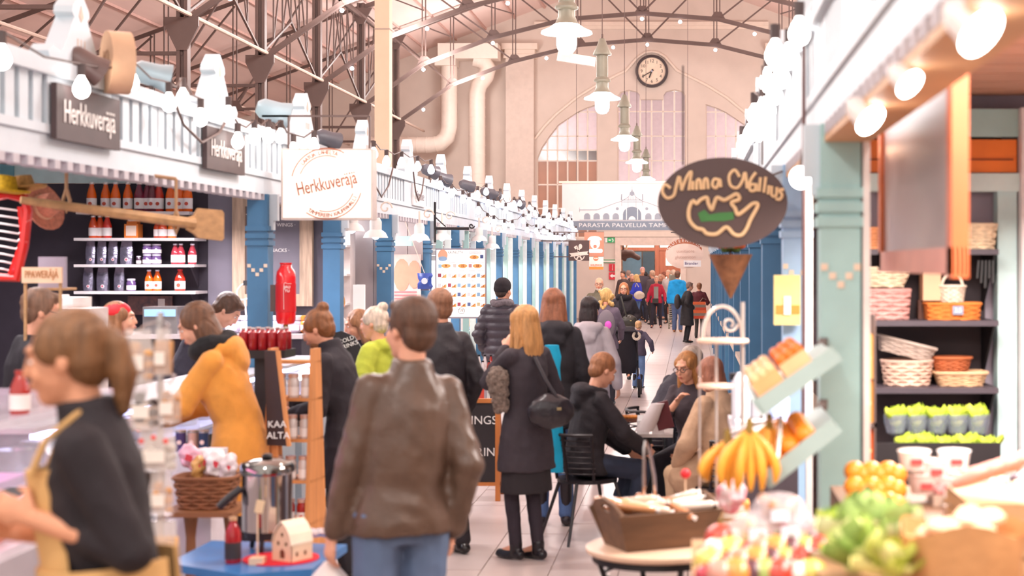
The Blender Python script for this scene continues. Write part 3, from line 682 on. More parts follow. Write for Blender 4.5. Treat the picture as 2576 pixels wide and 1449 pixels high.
lathe_bottle('large red sauce bottle at the right end of the lowest shelf', (SP(453), SY, z4), .195, .047, red, '#d0303c', full=True)
for c_, px in enumerate((371, 394)):
    for r_ in range(2): lathe_bottle('white-lidded jar in the %s stack on the third shelf, %s one' % ('left' if c_ == 0 else 'right', 'lower' if r_ == 0 else 'upper'), (SP(px), SY, z3+r_*.092), .09, .042, '#6a5080', '#ece6f4', 'jam_jar', 'jar', 'stacked white-lidded jars')
lathe_bottle('small jar beside the jar stacks on the third shelf', (SP(349), SY, z3), .075, .022, '#584050', '#ece6f4', 'jam_jar', 'jar')
lathe_bottle('squat white-labelled jar on the lowest shelf', (SP(330), SY, z4), .11, .041, '#6a5080', '#ece6f4', 'jam_jar', 'jar')
m_bag = M('#8a8496', .2, metal=.75, var=.15, sc=30, bump=.25, bsc=35)
def pouch(label, p, w_, h):
    p = V(p); t = thing('coffee_pouch', label, 'pouch', p, group='silver coffee pouches'); rg = []
    for k in range(7):
        f = k/6; d = .04*(1-f)**.7+.004; ww = w_/2*(.92+.08*math.sin(f*3)) if f < .8 else w_/2*(.9-.5*(f-.8))
        rg.append([p+V((a*ww, b*d, f*h)) for a, b in ((-1, -.6), (-.6, -1), (.6, -1), (1, -.6), (1, .6), (.6, 1), (-.6, 1), (-1, .6))])
    MB().loft(rg).build('foil', m_bag, t, smooth=True)
    MB().prism(circ(w_*.15, 12, .01, h*.2), .004, p+V((0, -.042, 0)), EX, EZ).build('badge', M('#e8ded8', .6), t)
    MB().prism(circ(w_*.1, 10, .01, h*.2), .004, p+V((0, -.044, 0)), EX, EZ).build('badge', M('#b0506a', .6), t)
for i, px in enumerate((229, 257, 285, 319)): pouch('silver coffee pouch on the third shelf, %s from the left' % ORD[i], (SP(px), SY, z3), .085 if i < 3 else .11, .215)
for i, px in enumerate((223, 259, 301)): pouch('silver coffee pouch on the lowest shelf, %s from the left' % ORD[i], (SP(px), SY, z4), .09+.012*(i == 1), .215)
# rustic framed chalkboard
def CB(px, py): return (XP(px, 14.1), ZP(py, 14.1))
(ax, az), (bx, bz) = CB(587, 770), CB(788, 492)
t = thing('framed_chalkboard', 'large chalkboard in a rustic wooden frame on the stall partition', 'chalkboard', ((ax+bx)/2, 14.12, az))
MB().bb(ax+.05, bx-.05, 14.1, 14.13, az+.05, bz-.05).build('slate', M('#75707a', .7), t)
for nm, b in (('frame_board', (ax, ax+.115, az, bz)), ('frame_board', (bx-.115, bx, az, bz)), ('frame_board', (ax+.116, bx-.116, bz-.1, bz)), ('frame_board', (ax+.116, bx-.116, az, az+.11))): MB().bb(b[0], b[1], 14.06, 14.12, b[2], b[3]).build(nm, m_rustic, t)
text('- S', (XP(628, 14.1), 14.098, ZP(537, 14.1)), EX, EZ, .1, m_chalk, t); text('WINGS ·', (XP(720, 14.1), 14.098, ZP(566, 14.1)), EX, EZ, .045, m_chalk, t); text('SNACKS ·', (XP(702, 14.1), 14.098, ZP(630, 14.1)), EX, EZ, .045, m_chalk, t)
t = thing('power_cord', 'looped white cord hanging from a black plug beside the chalkboard', 'cord', P(605, 740, 13.9))
MB().tube(smooth_path([P(640, 712, 13.6), P(610, 715, 13.6), P(596, 735, 13.6), P(606, 754, 13.6), P(630, 745, 13.6), P(634, 722, 13.6)]), .006, 5).tube([P(616, 755, 13.6), P(622, 830, 13.6)], .008, 5).build('cable', M('#d8d0d0', .5), t, smooth=True)
MB().box(P(622, 712, 13.6), (.06, .04, .045)).build('plug', m_black, t)
# pizza peel hanging from ropes
t = thing('bread_peel', 'long wooden bread peel hanging on ropes below the fascia', 'peel', P(300, 540, 9.4))
a, b = P(52, 503, 8.75), P(490, 563, 9.35); d = (b-a).normalized()
MB().tube([a, a+(b-a)*.5, b], [.022, .03, .034], 8).build('handle', m_wood, t, smooth=True)
u = V((XP(552, 9.6)-XP(480, 9.6), .25, 0)).normalized()
pl = [(-.05, .035), (0, .05), (.03, .095), (.2, .088), (.215, .07), (.215, -.085), (.2, -.1), (.03, -.085), (0, -.06), (-.05, -.035)]
MB().prism(pl, .022, b, u, EZ).build('blade', m_wood, t)
for px, py, py2, Y in ((167, 505, 415, 8.9), (443, 560, 450, 9.3)):
    p0, p1 = P(px, py+28, Y), P(px, py2, Y)
    MB().tube([p1, P(px, py-30, Y), P(px-9, py, Y), p0, P(px+9, py, Y), P(px, py-30, Y)], .011, 6).tube([p1, V((LX-.07, Y, 2.54))], .011, 6).build('rope', M('#b08a68', .8), t, smooth=True)
# red framed corner: red grille, hats, wooden name board
t = thing('red_grille', 'red enamel frame with white wire bars at the left picture edge', 'grille', P(20, 700, 9.0))
Yg = 9.0
pts = [P(x, y, Yg) for x, y in ((-40, 500), (20, 488), (62, 500), (70, 530), (60, 620), (42, 700), (-40, 695))]
MB().tube(pts, .028, 8).tube([P(52, 520, Yg), P(60, 600, Yg), P(28, 690, Yg)], .02, 8).build('frame', M('#d0201c', .3, coat=.4), t, smooth=True)
for i in range(9):
    y0 = 525+i*19; MB().tube([P(-40, y0-6, Yg+.05), P(10, y0, Yg+.02), P(56-i*3, y0+6, Yg+.04), P(66-i*3, y0-2, Yg+.1)], .006, 5).build('wire_bar', M('#e8e2e2', .3), t, smooth=True)
def hat(label, p, R_, c, c2=None, s=1.):
    t = thing('straw_hat', label, 'hat', p, group='hats in the stall corner')
    MB().lathe([(.02*s, .115*s), (.07*s, .11*s), (.085*s, .05*s), (.09*s, 0), (.17*s, .015*s), (.175*s, .022*s), (.17*s, .006*s), (.09*s, -.01*s)], p, 20, R_).build('crown_and_brim', M(c, .8, var=.2, sc=60, bump=.3, bsc=120), t, smooth=True)
    if c2: MB().lathe([(.092*s, .0), (.094*s, .0), (.092*s, .022*s), (.09*s, .022*s)], p, 20, R_).build('band', M(c2, .5), t, smooth=True)
hat('pink straw hat tilted on the grey stall wall', P(108, 522, 9.3), ry(70) @ rx(20), '#cf8a72', '#e8c8a8', .85)
hat('golden straw hat lying on the red frame', P(60, 478, 9.05), ry(-8), '#b88a50', None, .75)
hat('yellow hat brim at the left picture edge', P(8, 482, 8.9), ry(6), '#c8a018', None, .85)
t = thing('name_board', 'pale wooden name board lettered in burnt capitals', 'sign', P(110, 710, 8.9))
MB().bb(XP(58, 8.9), XP(158, 8.9), 8.88, 8.9, ZP(712, 8.9), ZP(672, 8.9)).build('board', M('#e8c4a2', .7, var=.1), t)
text('PPAWERÄJÄ', (XP(108, 8.9), 8.879, ZP(691, 8.9)), EX, EZ, .06, M('#c08050', .7), t, fitw=.19)
for px in (64, 152): MB().bar(P(px, 712, 8.91), V((P(px, 712, 8.91).x, 8.91, 1.225)), .014).build('post', m_wood, t)
t = thing('till_screen', 'grey till screen behind the wooden name board', 'screen', P(130, 730, 9.3))
MB().bb(XP(96, 9.3), XP(164, 9.3), 9.3, 9.33, ZP(725, 9.3), ZP(646, 9.3)).build('panel', M('#a8a0b0', .4), t); MB().bb(XP(90, 9.3), XP(168, 9.3), 9.2, 9.45, ZP(730, 9.3), ZP(724, 9.3)).build('stand', m_wood, t)
# candy jars and back counter in front of the partition
t = thing('back_counter', 'dark back counter carrying the sweet jars', 'counter', (-3.95, 13.6, 0))
MB().bb(-5.4, -3.36, 13.35, 13.84, 0, 1.36).build('cabinet', m_dark, t); MB().bb(-5.42, -3.34, 13.3, 13.84, 1.36, 1.4).build('worktop', M('#b8acaa', .4), t)
for i, (px, c) in enumerate(((588, '#b8b0c8'), (624, '#b8b0c8'), (700, '#b8b0c8'), (745, '#a89ab0'), (775, '#e08838'))):
    p = V((XP(px, 13.5), 13.5, 1.4)); t = thing('sweet_jar', '%s sweet jar from the left along the back counter' % ORD[i], 'jar', p, group='sweet jars on the back counter')
    MB().lathe([(.05, 0), (.072, .02), (.078, .06), (.07, .1), (.058, .115)], p, 16).build('glass', M(c, .1, coat=.6, var=.25, sc=60), t, smooth=True)
    MB().lathe([(.066, .115), (.068, .12), (.068, .15), (.06, .155)], p, 16).build('lid', M('#e08030' if i == 4 else '#d8d0d8', .35), t, smooth=True)
    MB().bb(p.x-.045, p.x+.045, p.y-.084, p.y-.08, 1.43, 1.475).build('label', M('#f4f0f2', .7), t)
t = thing('coffee_machine', 'steel and glass coffee machine behind the navy T-shirt', 'machine', P(370, 820, 13.3))
MB().bb(XP(315, 12.9), XP(405, 12.9), 13.31, 13.6, 1.4, ZP(775, 12.9)).build('body', m_steel, t); MB().bb(XP(320, 12.9), XP(400, 12.9), 13.3, 13.31, ZP(800, 12.9), ZP(782, 12.9)).build('display', M('#7ea6c8', .2, emit=.4), t)
t = thing('photo_print', 'dark photograph of performers pinned under the lowest shelf', 'poster', P(370, 790, 14.1))
MB().bb(XP(318, 14.1), XP(430, 14.1), 14.13, 14.16, ZP(792, 14.1), ZP(745, 14.1)).build('print', M('#4a3a40', .5, var=.7, sc=14, col2='#8a5a50'), t); MB().bb(XP(395, 14.1), XP(412, 14.1), 14.125, 14.13, ZP(790, 14.1), ZP(752, 14.1)).build('print', M('#d8ccc6', .6), t)
t = thing('paper_stack', 'stack of white papers and trays beside the till', 'papers', P(160, 775, 9.8))
MB().bb(XP(130, 9.8), XP(195, 9.8), 9.75, 9.95, 0, ZP(776, 9.8)).build('shelf_stand', m_dark, t)
MB().bb(XP(125, 9.8), XP(200, 9.8), 9.7, 10, ZP(776, 9.8), ZP(748, 9.8)).bb(XP(115, 9.8), XP(150, 9.8), 9.75, 9.95, ZP(748, 9.8), ZP(742, 9.8)).build('sheets', M('#ece4e0', .7), t)
t = thing('cash_register', 'pale cash register with a blue screen on the counter', 'register', P(190, 830, 9.3))
MB().bb(XP(120, 9.3), XP(225, 9.3), 9.3, 9.6, 1.225, ZP(776, 9.3)).build('body', M('#cbbfba', .5), t); MB().bb(XP(178, 9.3), XP(202, 9.3), 9.29, 9.3, ZP(798, 9.3), ZP(780, 9.3)).build('screen', M('#7a96d8', .3, emit=.6), t)
# serving counter of the delicatessen
t = thing('serving_counter', 'long serving counter with pale blue front and lit glass case', 'counter', (-3.3, 10.3, 0))
for ya, yb in ((7.3, 11.655), (11.845, 13.2)):
    MB().bb(-3.52, -2.98, ya, yb, .04, .76).build('front_panel', M('#b9c6d2', .45, var=.04), t)
    MB().bb(-3.52, -2.98, ya, yb, .76, .95).build('dark_band', m_black, t)
    MB().bb(-3.55, -3.1, ya, yb, 1.2, 1.225).build('worktop', M('#c8c4c8', .25), t)
    MB().bb(-3.5, -3.1, ya, yb, .95, .97).build('display_floor', M('#d8dcf0', .3), t)
    for yy in (ya+.02, (ya+yb)/2, yb-.02): MB().prism([(-3.5, .95), (-3.0, .95), (-3.02, 1.08), (-3.1, 1.2), (-3.5, 1.2)], .015, (0, yy, 0), EX, EZ).build('glass_end', m_gls, t)
    cg = [(-3.0, .95), (-3.005, 1.03), (-3.03, 1.1), (-3.07, 1.17), (-3.12, 1.22)]
    for a, b in zip(cg, cg[1:]): MB().add([(a[0], ya, a[1]), (b[0], ya, b[1]), (b[0], yb, b[1]), (a[0], yb, a[1])], [(0, 1, 2, 3)]).build('curved_glass', m_gls, t)
    MB().bb(-3.16, -3.12, ya+.1, yb-.1, 1.165, 1.19).build('light_tube', M('#c8ccff', emit=6), t)
for i in range(14):
    y = 7.55+i*.4 if i < 10 else 7.75+i*.4; tt = thing('steel_food_tub', '%s steel food tub along the glass case' % ORD[i], 'tub', (-3.3, y, .97), group='steel food tubs in the glass case')
    MB().lathe([(.12, 0), (.14, .13), (.15, .135), (.13, .125), (.11, .02)], (-3.3, y, .97), 16).build('tub', m_steel, tt, smooth=True)
    MB().lathe([(.01, .11), (.08, .1), (.125, .085)], (-3.3, y, .97), 14).build('food', M(random.choice(['#9a5a30', '#c8883c', '#6a7a38', '#b03a28', '#d8c8a0']), .6, var=.3, sc=40, bump=.4), tt, smooth=True)

# ------------------------------------------------------------------ bays beyond: white shop with worker, pink poster, price board
m_gp = M('#b9aeb0', .7, var=.04)
p2 = MB().bb(-6.6, LX-.13, 16.6, 16.66, 0, 2.9).build('wall_partition', m_gp); tag(p2, 'grey boarded partition of the white shop', kind='structure')
for i in range(6): MB().bb(-4.75+i*.225, -4.535+i*.225, 16.585, 16.6, 0, 2.9).build('wall_panel', m_gp, p2)
t = thing('white_shelf_unit', 'white shelving in the shop behind the white work coat', 'shelf', (-3.65, 16.2, 0))
MB().bb(-4.2, -3.58, 16.25, 16.5, 0, 2.35).build('back', M('#f2e8e6', .6), t)
for z in (.9, 1.25, 1.6, 1.9, 2.2): MB().bb(-4.2, -3.56, 16.0, 16.25, z-.02, z).build('shelf_board', M('#f4ecea', .5), t)
for i in range(9):
    px = -3.85+.045*i; z = (1.25, 1.6, 1.9)[i % 3]; lathe_bottle('small cosmetics bottle on the white shelving, %s' % ORD[i], (-3.62-.05*(i//3), 16.05, z), .13, .018, ['#b02838', '#3a6aa8', '#e8d8d0'][i % 3], '#f0e8e8', plain=True, group='cosmetics bottles')
t = thing('white_stand_sign', 'plain white upright stand on the shop counter', 'sign', P(903, 790, 15.6))
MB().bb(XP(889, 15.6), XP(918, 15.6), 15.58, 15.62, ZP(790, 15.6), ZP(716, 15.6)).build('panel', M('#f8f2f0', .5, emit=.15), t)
MB().bb(XP(889, 15.6), XP(918, 15.6), 15.5, 15.7, ZP(794, 15.6), ZP(789, 15.6)).build('foot', m_trim, t)
t = thing('shop_counter', 'white counter of the cosmetics shop', 'counter', (-3.4, 17, 0))
MB().bb(-3.36, -3.2, 14.6, 16.4, 0, 1.08).build('body', M('#e8e2e0', .5), t)
bc_ = [('#4f8cc0', 'blue'), ('#3aa860', 'green'), ('#e8c060', 'yellow'), ('#b8d0d8', 'pale'), ('#d03040', 'red'), ('#e89030', 'orange')]
for i in range(12):
    c, nm = bc_[i % 6]; y = 14.7+i*.14
    tt = MB().bb(-3.35+.03*(i % 2), -3.24+.03*(i % 2), y, y+.11, 1.08, 1.14+.05*(i % 3)).build('goods_box', M(c, .5), None); tag(tt, '%s goods box on the shop counter, %s along' % (nm, ORD[i]), 'box', 'boxes on the shop counter')
p3 = MB().bb(-6.6, LX-.13, 18.87, 18.9, 0, 2.9).build('wall_partition', M('#c8bcbc', .7)); tag(p3, 'pale partition behind the pink poster', kind='structure')
for i in range(6): MB().bb(-4.4+i*.19, -4.22+i*.19, 18.855, 18.87, 2.05, 2.62).build('wall_panel', m_gp, p3)
t = thing('pink_poster', 'pink advertising poster inside the cosmetics shop', 'poster', P(1028, 830, 18.9))
MB().bb(XP(990, 18.9), XP(1062, 18.9), 18.8, 18.82, ZP(830, 18.9), ZP(640, 18.9)).build('sheet', M('#f0bcb8', .6, var=.3, sc=5, col2='#f6dcd4'), t)
MB().prism(circ(.1, 14, XP(1015, 18.9), ZP(692, 18.9), .2), .004, (0, 18.795, 0), EX, EZ).prism(circ(.08, 14, XP(1046, 18.9), ZP(690, 18.9), .17), .004, (0, 18.788, 0), EX, EZ).build('figure_print', M('#d8a088', .6), t)
for i in range(3): MB().bb(XP(996, 18.9), XP(1052, 18.9), 18.794, 18.798, ZP(736+i*8, 18.9), ZP(732+i*8, 18.9)).build('text_print', M('#e88a90', .6), t)
t = thing('mint_lintel', 'pale mint lintel board above the pink poster', 'lintel', (-3.7, 18.7, 2.2)); MB().bb(-4.6, -3.36, 18.6, 18.7, 2.22, 2.34).build('board', m_mint, t)
# price board
PY = 19.0
t = thing('price_board', 'white price board with product offers and orange price tags', 'sign', P(1160, 800, PY))
def PB(px, py): return (XP(px, PY), ZP(py, PY))
MB().bb(XP(1095, PY), XP(1223, PY), PY, PY+.04, ZP(801, PY), ZP(625, PY)).build('frame', M('#9a949c', .4, metal=.5), t)
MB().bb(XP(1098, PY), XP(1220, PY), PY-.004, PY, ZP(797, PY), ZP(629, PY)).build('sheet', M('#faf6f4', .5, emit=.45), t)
m_org = M('#f2a860', .6); m_txt = M('#6a5850', .7)
text('KAUNEUTTA', (XP(1146, PY), PY-.005, ZP(635, PY)), EX, EZ, .05, m_txt, t, fitw=.18)
t_ = MB(); 
for k in range(3): t_.bb(XP(1180, PY), XP(1212, PY), PY-.006, PY-.004, ZP(633+k*3, PY), ZP(632+k*3, PY))
t_.build('text_print', M('#a8a0a0', .7), t)
MB().prism(circ(.06, 12, XP(1114, PY), ZP(642, PY), .07), .003, (0, PY-.005, 0), EX, EZ).build('portrait_print', M('#e0a888', .6), t)
MB().prism(circ(.055, 12, XP(1114, PY), ZP(651, PY), .03), .003, (0, PY-.0055, 0), EX, EZ).build('portrait_print', M('#8aa8c8', .6), t)
def price(px, py, n, oval):
    if oval: MB().prism(circ(.058, 16, XP(px, PY), ZP(py, PY), .026), .003, (0, PY-.006, 0), EX, EZ).build('price_tag', m_org, t)
    else: MB().prism([(XP(px-7, PY), ZP(py+5, PY)), (XP(px+7, PY), ZP(py+5, PY)), (XP(px+7, PY), ZP(py-5, PY))], .003, (0, PY-.006, 0), EX, EZ).build('price_tag', m_org, t)
    text(str(n), (XP(px, PY), PY-.009, ZP(py, PY)), EX, EZ, .042, M('#8a3a20', .7), t)
def prod(px, py, c): MB().bb(XP(px-4, PY), XP(px+4, PY), PY-.008, PY-.004, ZP(py+5, PY), ZP(py-4, PY)).build('product_print', M(c, .6), t)
for px, n in ((1122, 9), (1164, 15), (1201, 18)): price(px, 669, n, True)
price(1193, 647, 15, True); prod(1212, 645, '#3a4a80'); prod(1107, 669, '#9ac0d8'); prod(1144, 668, '#d0c8c0'); prod(1183, 668, '#c08888')
cols5 = [1113, 1138, 1162, 1187, 1211]
for py, row in ((694, (7, 15, 15, 24, 49)), (719, (11, 22, 21, 27, 25)), (742, (None, None, 27, 11, 29)), (767, (None, None, 18, 17, 24))):
    for c, n in zip(cols5, row):
        if n is None: n = random.choice((12, 19, 23))
        price(c+3, py, n, False); prod(c-7, py-2, random.choice(['#8ab0d0', '#a04858', '#c8b890', '#5a6a98', '#d0d4d8']))
tl = MB()
for py in (660, 681, 706, 731, 755, 778):
    for c in cols5: tl.bb(XP(c-9, PY), XP(c+8, PY), PY-.006, PY-.004, ZP(py+1, PY), ZP(py, PY))
tl.build('text_print', M('#b8b0ae', .7), t)
MB().prism(circ(.04, 20, XP(1161, PY), ZP(782, PY)), .003, (0, PY-.006, 0), EX, EZ, holes=[circ(.034, 20, XP(1161, PY), ZP(782, PY))]).build('emblem', m_txt, t)
text('VB', (XP(1161, PY), PY-.006, ZP(782, PY)), EX, EZ, .04, m_txt, t)
for px in (1097, 1221): MB().bb(XP(px, PY)-.015, XP(px, PY)+.015, PY, PY+.03, 0, ZP(800, PY)).build('leg', M('#9a949c', .4, metal=.5), t)
# blue crisp bag hanging, curled iron sign bracket, white cone lamps
t = thing('snack_bag', 'blue snack bag hanging on the shop post', 'bag', P(1068, 727, 17.5))
rg = []
for k in range(7):
    f = k/6; ww = .078+.01*math.sin(f*9); d = .05*math.sin(math.pi*(.1+.8*f)); c = P(1068+(2 if k % 2 else 0), 727-f*40, 17.5)
    rg.append([c+V((a*ww, b*d, 0)) for a, b in ((-1, 0), (-.6, -.8), (0, -1), (.6, -.8), (1, 0), (.6, .8), (0, 1), (-.6, .8))])
MB().loft(rg).build('pack', M('#3a58b0', .3, coat=.4, var=.3, sc=8), t, smooth=True)
MB().prism(circ(.035, 14, XP(1068, 17.44), ZP(707, 17.44)), .004, (0, 17.43, 0), EX, EZ).build('print', M('#e8ecf4', .5), t)
MB().tube([P(1068, 687, 17.5), V((LX-.05, 17.6, 2.53))], .004, 5).build('string', m_trim, t)
MB().bb(XP(1058, 17.5), XP(1079, 17.5), 17.5, 17.56, ZP(731, 17.5), ZP(724, 17.5)).build('silver_base', m_bag, t)
t = thing('sign_bracket', 'black wrought-iron sign bracket above the price board', 'bracket', P(1095, 575, 18.9))
z = ZP(575, 18.9)
sc_ = []
for k in range(14): a = k*.55; sc_.append(P(1186+(9-k*.55)*math.cos(a)*.8, 568+(9-k*.55)*math.sin(a)*.8, 18.9))
MB().tube([P(1093, 575, 18.9), P(1180, 575, 18.9)], .018, 6).tube([P(1094, 508, 18.9), P(1094, 610, 18.9)], .016, 6).tube(sc_, .01, 5).tube([P(1094, 545, 18.9), P(1112, 562, 18.9), P(1122, 570, 18.9), P(1116, 566, 18.9)], .008, 5).build('scrollwork', m_black, t, smooth=True)
for i, (px, py, Y) in enumerate(((1055, 605, 17.9), (1112, 603, 19.6), (885, 582, 14.9), (945, 598, 15.6), (1238, 625, 24.5), (1205, 606, 23))):
    p = P(px, py, Y); t = thing('cone_lamp', '%s white cone lamp hanging under the left fascia' % ['nearest inner', 'price board', 'lit shop', 'tilted shop', 'far', 'scrolled'][i], 'lamp', p, group='white cone lamps')
    MB().lathe([(.04, .2), (.06, .16), (.06, .08), (.1, .05), (.125, .0), (.118, 0), (.07, .05)], p, 18).build('shade', M('#ece4e0', .4), t, smooth=True)
    MB().ell(p+V((0, 0, .02)), .04, n=10).build('bulb', m_bulbb, t, smooth=True); MB().tube([p+V((0, 0, .2)), p+V((0, .0, .34))], .012, 6).build('rod', m_trim, t)
    sc_ = []
    for k in range(12): a = k*.6; sc_.append(p+V((.1+(.07-.005*k)*math.cos(a), 0, .3+(.07-.005*k)*math.sin(a))))
    MB().tube(sc_, .009, 5).build('scroll', m_trim, t, smooth=True)

# far bays: shutters, mint posts, counters
m_sh = M('#b5b0b4', .4, metal=.3); m_pale = M('#e4f0f0', .5)
for k in range(5, NB):
    y0 = BY0+BAY*k+.05; yc = y0+1.2
    t = thing('market_stall', 'closed front with grey roller shutter, %s bay of the far left row' % ORD[k-5], 'stall', (LX, yc, 0), group='far left stall fronts')
    for i in range(6): MB().bb(LX-.13, LX-.09-.01*(i % 2), y0+.1, y0+2.3, 2.46-i*.07-.06, 2.46-i*.07).build('shutter_slat', m_sh, t)
    MB().bb(LX-.1, LX-.02, y0+.25, y0+.33, 0, 2.5).build('mint_post', m_mint, t); MB().bb(LX-.1, LX-.02, y0+1.15, y0+1.23, 0, 2.5).build('mint_post', m_mint, t)
    MB().bb(LX-.1, LX-.02, y0+1.85, y0+1.93, 0, 2.5).build('white_post', m_pale, t)
    MB().bb(LX-.35, LX-.11, y0+.1, y0+2.3, 0, 1.0).build('counter', m_blue if k % 2 else m_mint, t)
    MB().bb(LX-2.2, LX-2.15, y0, y0+2.4, 0, 2.9).build('back_wall', M('#efe4e2', .7), t)
    MB().bb(LX-2.1, LX-.2, y0+2.34, y0+2.37, 0, 2.7).build('side_wall', M(['#e6dada', '#d8b8a0', '#dfe6e8'][k % 3], .7), t)
    MB().bb(LX-.16, LX-.13, y0+.3, y0+1.15, 1.0, 1.6).build('glass_screen', m_gls, t)
# left lit box sign
LY = 11.55
def LB(px, py): return V((XP(px, LY), LY, ZP(py, LY)))
t = thing('lightbox_sign', 'square lit sign hanging from the left fascia with circular lettering', 'sign', LB(822, 553))
a, b = LB(707, 553), LB(938, 374)
MB().bb(a.x, b.x, LY, LY+.14, a.z, b.z).build('case', M('#c8b8b0', .4, metal=.3), t)
MB().bb(a.x+.015, b.x-.015, LY-.004, LY, a.z+.015, b.z-.015).build('lit_face', M('#fff0e4', .5, emit=.28, var=.01), t)
m_rt = M('#a85c3a', .7); c0 = LB(822, 462); r0 = .235
MB().prism(arcband(.26, .267, 60, 168), .003, c0+V((0, -.006, 0)), EX, EZ).prism(arcband(.205, .211, 70, 160), .003, c0+V((0, -.006, 0)), EX, EZ).prism(arcband(.26, .267, 235, 345), .003, c0+V((0, -.006, 0)), EX, EZ).prism(arcband(.205, .211, 255, 340), .003, c0+V((0, -.006, 0)), EX, EZ).build('ring_print', m_rt, t)
text('Herkkuveräjä', c0+V((0, -.006, 0)), EX, EZ, .12, M('#a05434', .7), t, fitw=.45, fith=.13, rot=math.radians(12))
arctext('LAATUA LÄHELTÄ', c0+V((0, -.006, 0)), EX, EZ, .232, 140, 72, .04, m_rt, t)
arctext('TAMPEREEN KAUPPAHALLI', c0+V((0, -.006, 0)), EX, EZ, .236, 238, 335, .042, m_rt, t, flip=True)
for px in (720, 925): MB().bar(LB(px, 374)+V((0, .07, 0)), LB(px, 374)+V((0, .07, .25)), .014).bar(LB(px, 374)+V((0, .07, .25)), V((LX, LY+.07, LB(px, 374).z+.25)), .014).build('hanger', m_iron, t)
# fire extinguisher on the pillar
p = V((XP(719, 11.55), 11.55, ZP(818, 11.55)))
t = thing('fire_extinguisher', 'red fire extinguisher mounted upside down beside the blue pillar', 'extinguisher', p)
MB().lathe([(.03, 0), (.06, .012), (.071, .04), (.073, .08), (.073, .36), (.066, .4), (.045, .43), (.04, .45), (.045, .455), (.045, .465)], p, 24).build('cylinder', M('#d8141c', .25, coat=.6, var=.03), t, smooth=True)
MB().cyl(p+V((0, 0, -.04)), p, .018, n=10).build('valve', M('#a88a50', .4, metal=.6), t)
MB().lathe([(.0745, .1), (.0748, .1), (.0748, .31), (.0745, .31)], p, 24).build('label', M('#c81820', .4), t, smooth=True)
text('JAU\nTU', p+V((.03, -.0735, .27)), EX, EZ, .028, m_chalk, t, rot=0)
MB().tube(smooth_path([p+V((.005, -.0755, .12)), p+V((.005, -.0755, .3)), p+V((.03, -.07, .31)), p+V((.055, -.052, .31))]), .0015, 4).build('label_outline', m_chalk, t)
MB().bb(p.x-.13, p.x-.07, 11.6, 11.66, p.z+.1, p.z+.3).build('bracket', m_iron, t)

# white lettered sign on a far fascia, hanging black cables, teal barrier
t = thing('fascia_sign', 'white sign with grey lettering on the fascia above the price board', 'sign', (LX+.02, 18.15, 2.66))
MB().bb(LX+.012, LX+.035, 17.75, 18.55, 2.68, 2.93).build('board', M('#e6e0de', .5), t); text('Vitame', (LX+.036, 18.15, 2.8), EY, EZ, .16, M('#8a8890', .6), t, fitw=.6)
for i, (ya, yb, dz) in enumerate(((15.2, 16.4, .35), (17.6, 18.3, .3), (9.4, 10.6, .25))):
    p0, p1 = V((LX+.06, ya, 3.05)), V((LX+.06, yb, 3.02)); tag(MB().tube([p0, p0+(p1-p0)*.2+V((0, 0, -dz*.7)), p0+(p1-p0)*.5+V((0, 0, -dz)), p0+(p1-p0)*.8+V((0, 0, -dz*.6)), p1], .009, 6).build('hanging_cable', m_iron, smooth=True), ['black cable looping on the fascia right of the lit square sign', 'black cable looping above the price board', 'black cable looping between the two dark signs'][i], 'cable')
t = thing('teal_barrier', 'dark teal slatted barrier beside the far stall counters', 'barrier', (-1.75, 21.5, 0)); m_te = M('#2c4c50', .6)
MB().tube([(-2.3, 21.5, 0), (-2.3, 21.5, .95), (-2.2, 21.5, 1.03), (-1.45, 21.5, 1.06), (-1.38, 21.5, .98), (-1.38, 21.5, 0)], .03, 8).build('frame', m_te, t, smooth=True)
for k in range(9): MB().bb(-2.22+k*.095, -2.17+k*.095, 21.48, 21.52, .15, 1.02).build('slat', m_te, t)
MB().bb(-2.3, -1.38, 21.48, 21.52, .12, .17).build('rail', m_te, t)

# ================================================================== RIGHT STALL ROW
RX = .5
wr = MB().bb(8.6, 8.9, 4, WY, 0, 9.6).build('wall_right', m_wall); tag(wr, 'pale plaster wall on the right of the hall', kind='structure')
for k in range(17):
    yc = 2.25+BAY*k
    fascia(k, 1, RX, yc, '%s stretch of the white picket fascia with spire on the right stall row' % ORD[k])
m_mintp = M('#a4c8c6', .5, var=.05)
pillar(RX+.06, 5.9, 'mint stall pillar nearest the camera on the right', m_mintp, -1, .15, 'right row pillars')
pillar(RX+.06, 8.3, 'pale blue stall pillar carrying the yellow paper bag', M('#9fc0e0', .5), -1, .15, 'right row pillars')
for i in range(13): pillar(RX+.06, 10.7+BAY*i, '%s of the blue pillars receding behind the oval sign' % ORD[i], m_blue, -1, .15, 'right row pillars', mosaic=False)
t = thing('white_post', 'white painted post edging the right shelf bay', 'post', (.66, 5.9, 0)); MB().bb(.643, .668, 5.8, 5.98, 0, 2.5).build('post', M('#f4ece8', .5), t)
t = thing('white_post', 'slim white post beside the oval hanging sign', 'post', (.55, 7.2, 0)); MB().bb(.53, .56, 7.18, 7.22, 0, 2.5).build('post', M('#f4ece8', .5), t)
# ceiling of the right stalls, planks
m_plk = M('#c99a80', .6, var=.1, sc=2, stretch=(1, 6, 1))
ceR = MB().bb(RX+.14, 4.5, 1.0, 44, 2.93, 2.98).build('ceiling_right_stall', m_plk); tag(ceR, 'wooden plank ceiling of the right stalls', kind='structure')
for i in range(16): MB().bb(RX+.16, 3.4, 3.2+i*.32, 3.5+i*.32, 2.905, 2.93).build('plank', m_plk, ceR)
sof = MB().bb(RX+.0, RX+.17, 1.0, 8.2, 2.46, 2.485).build('trim_3', M('#c89a70', .6, var=.12, sc=3)); tag(sof, 'wooden soffit strip under the right fascia', kind='structure')
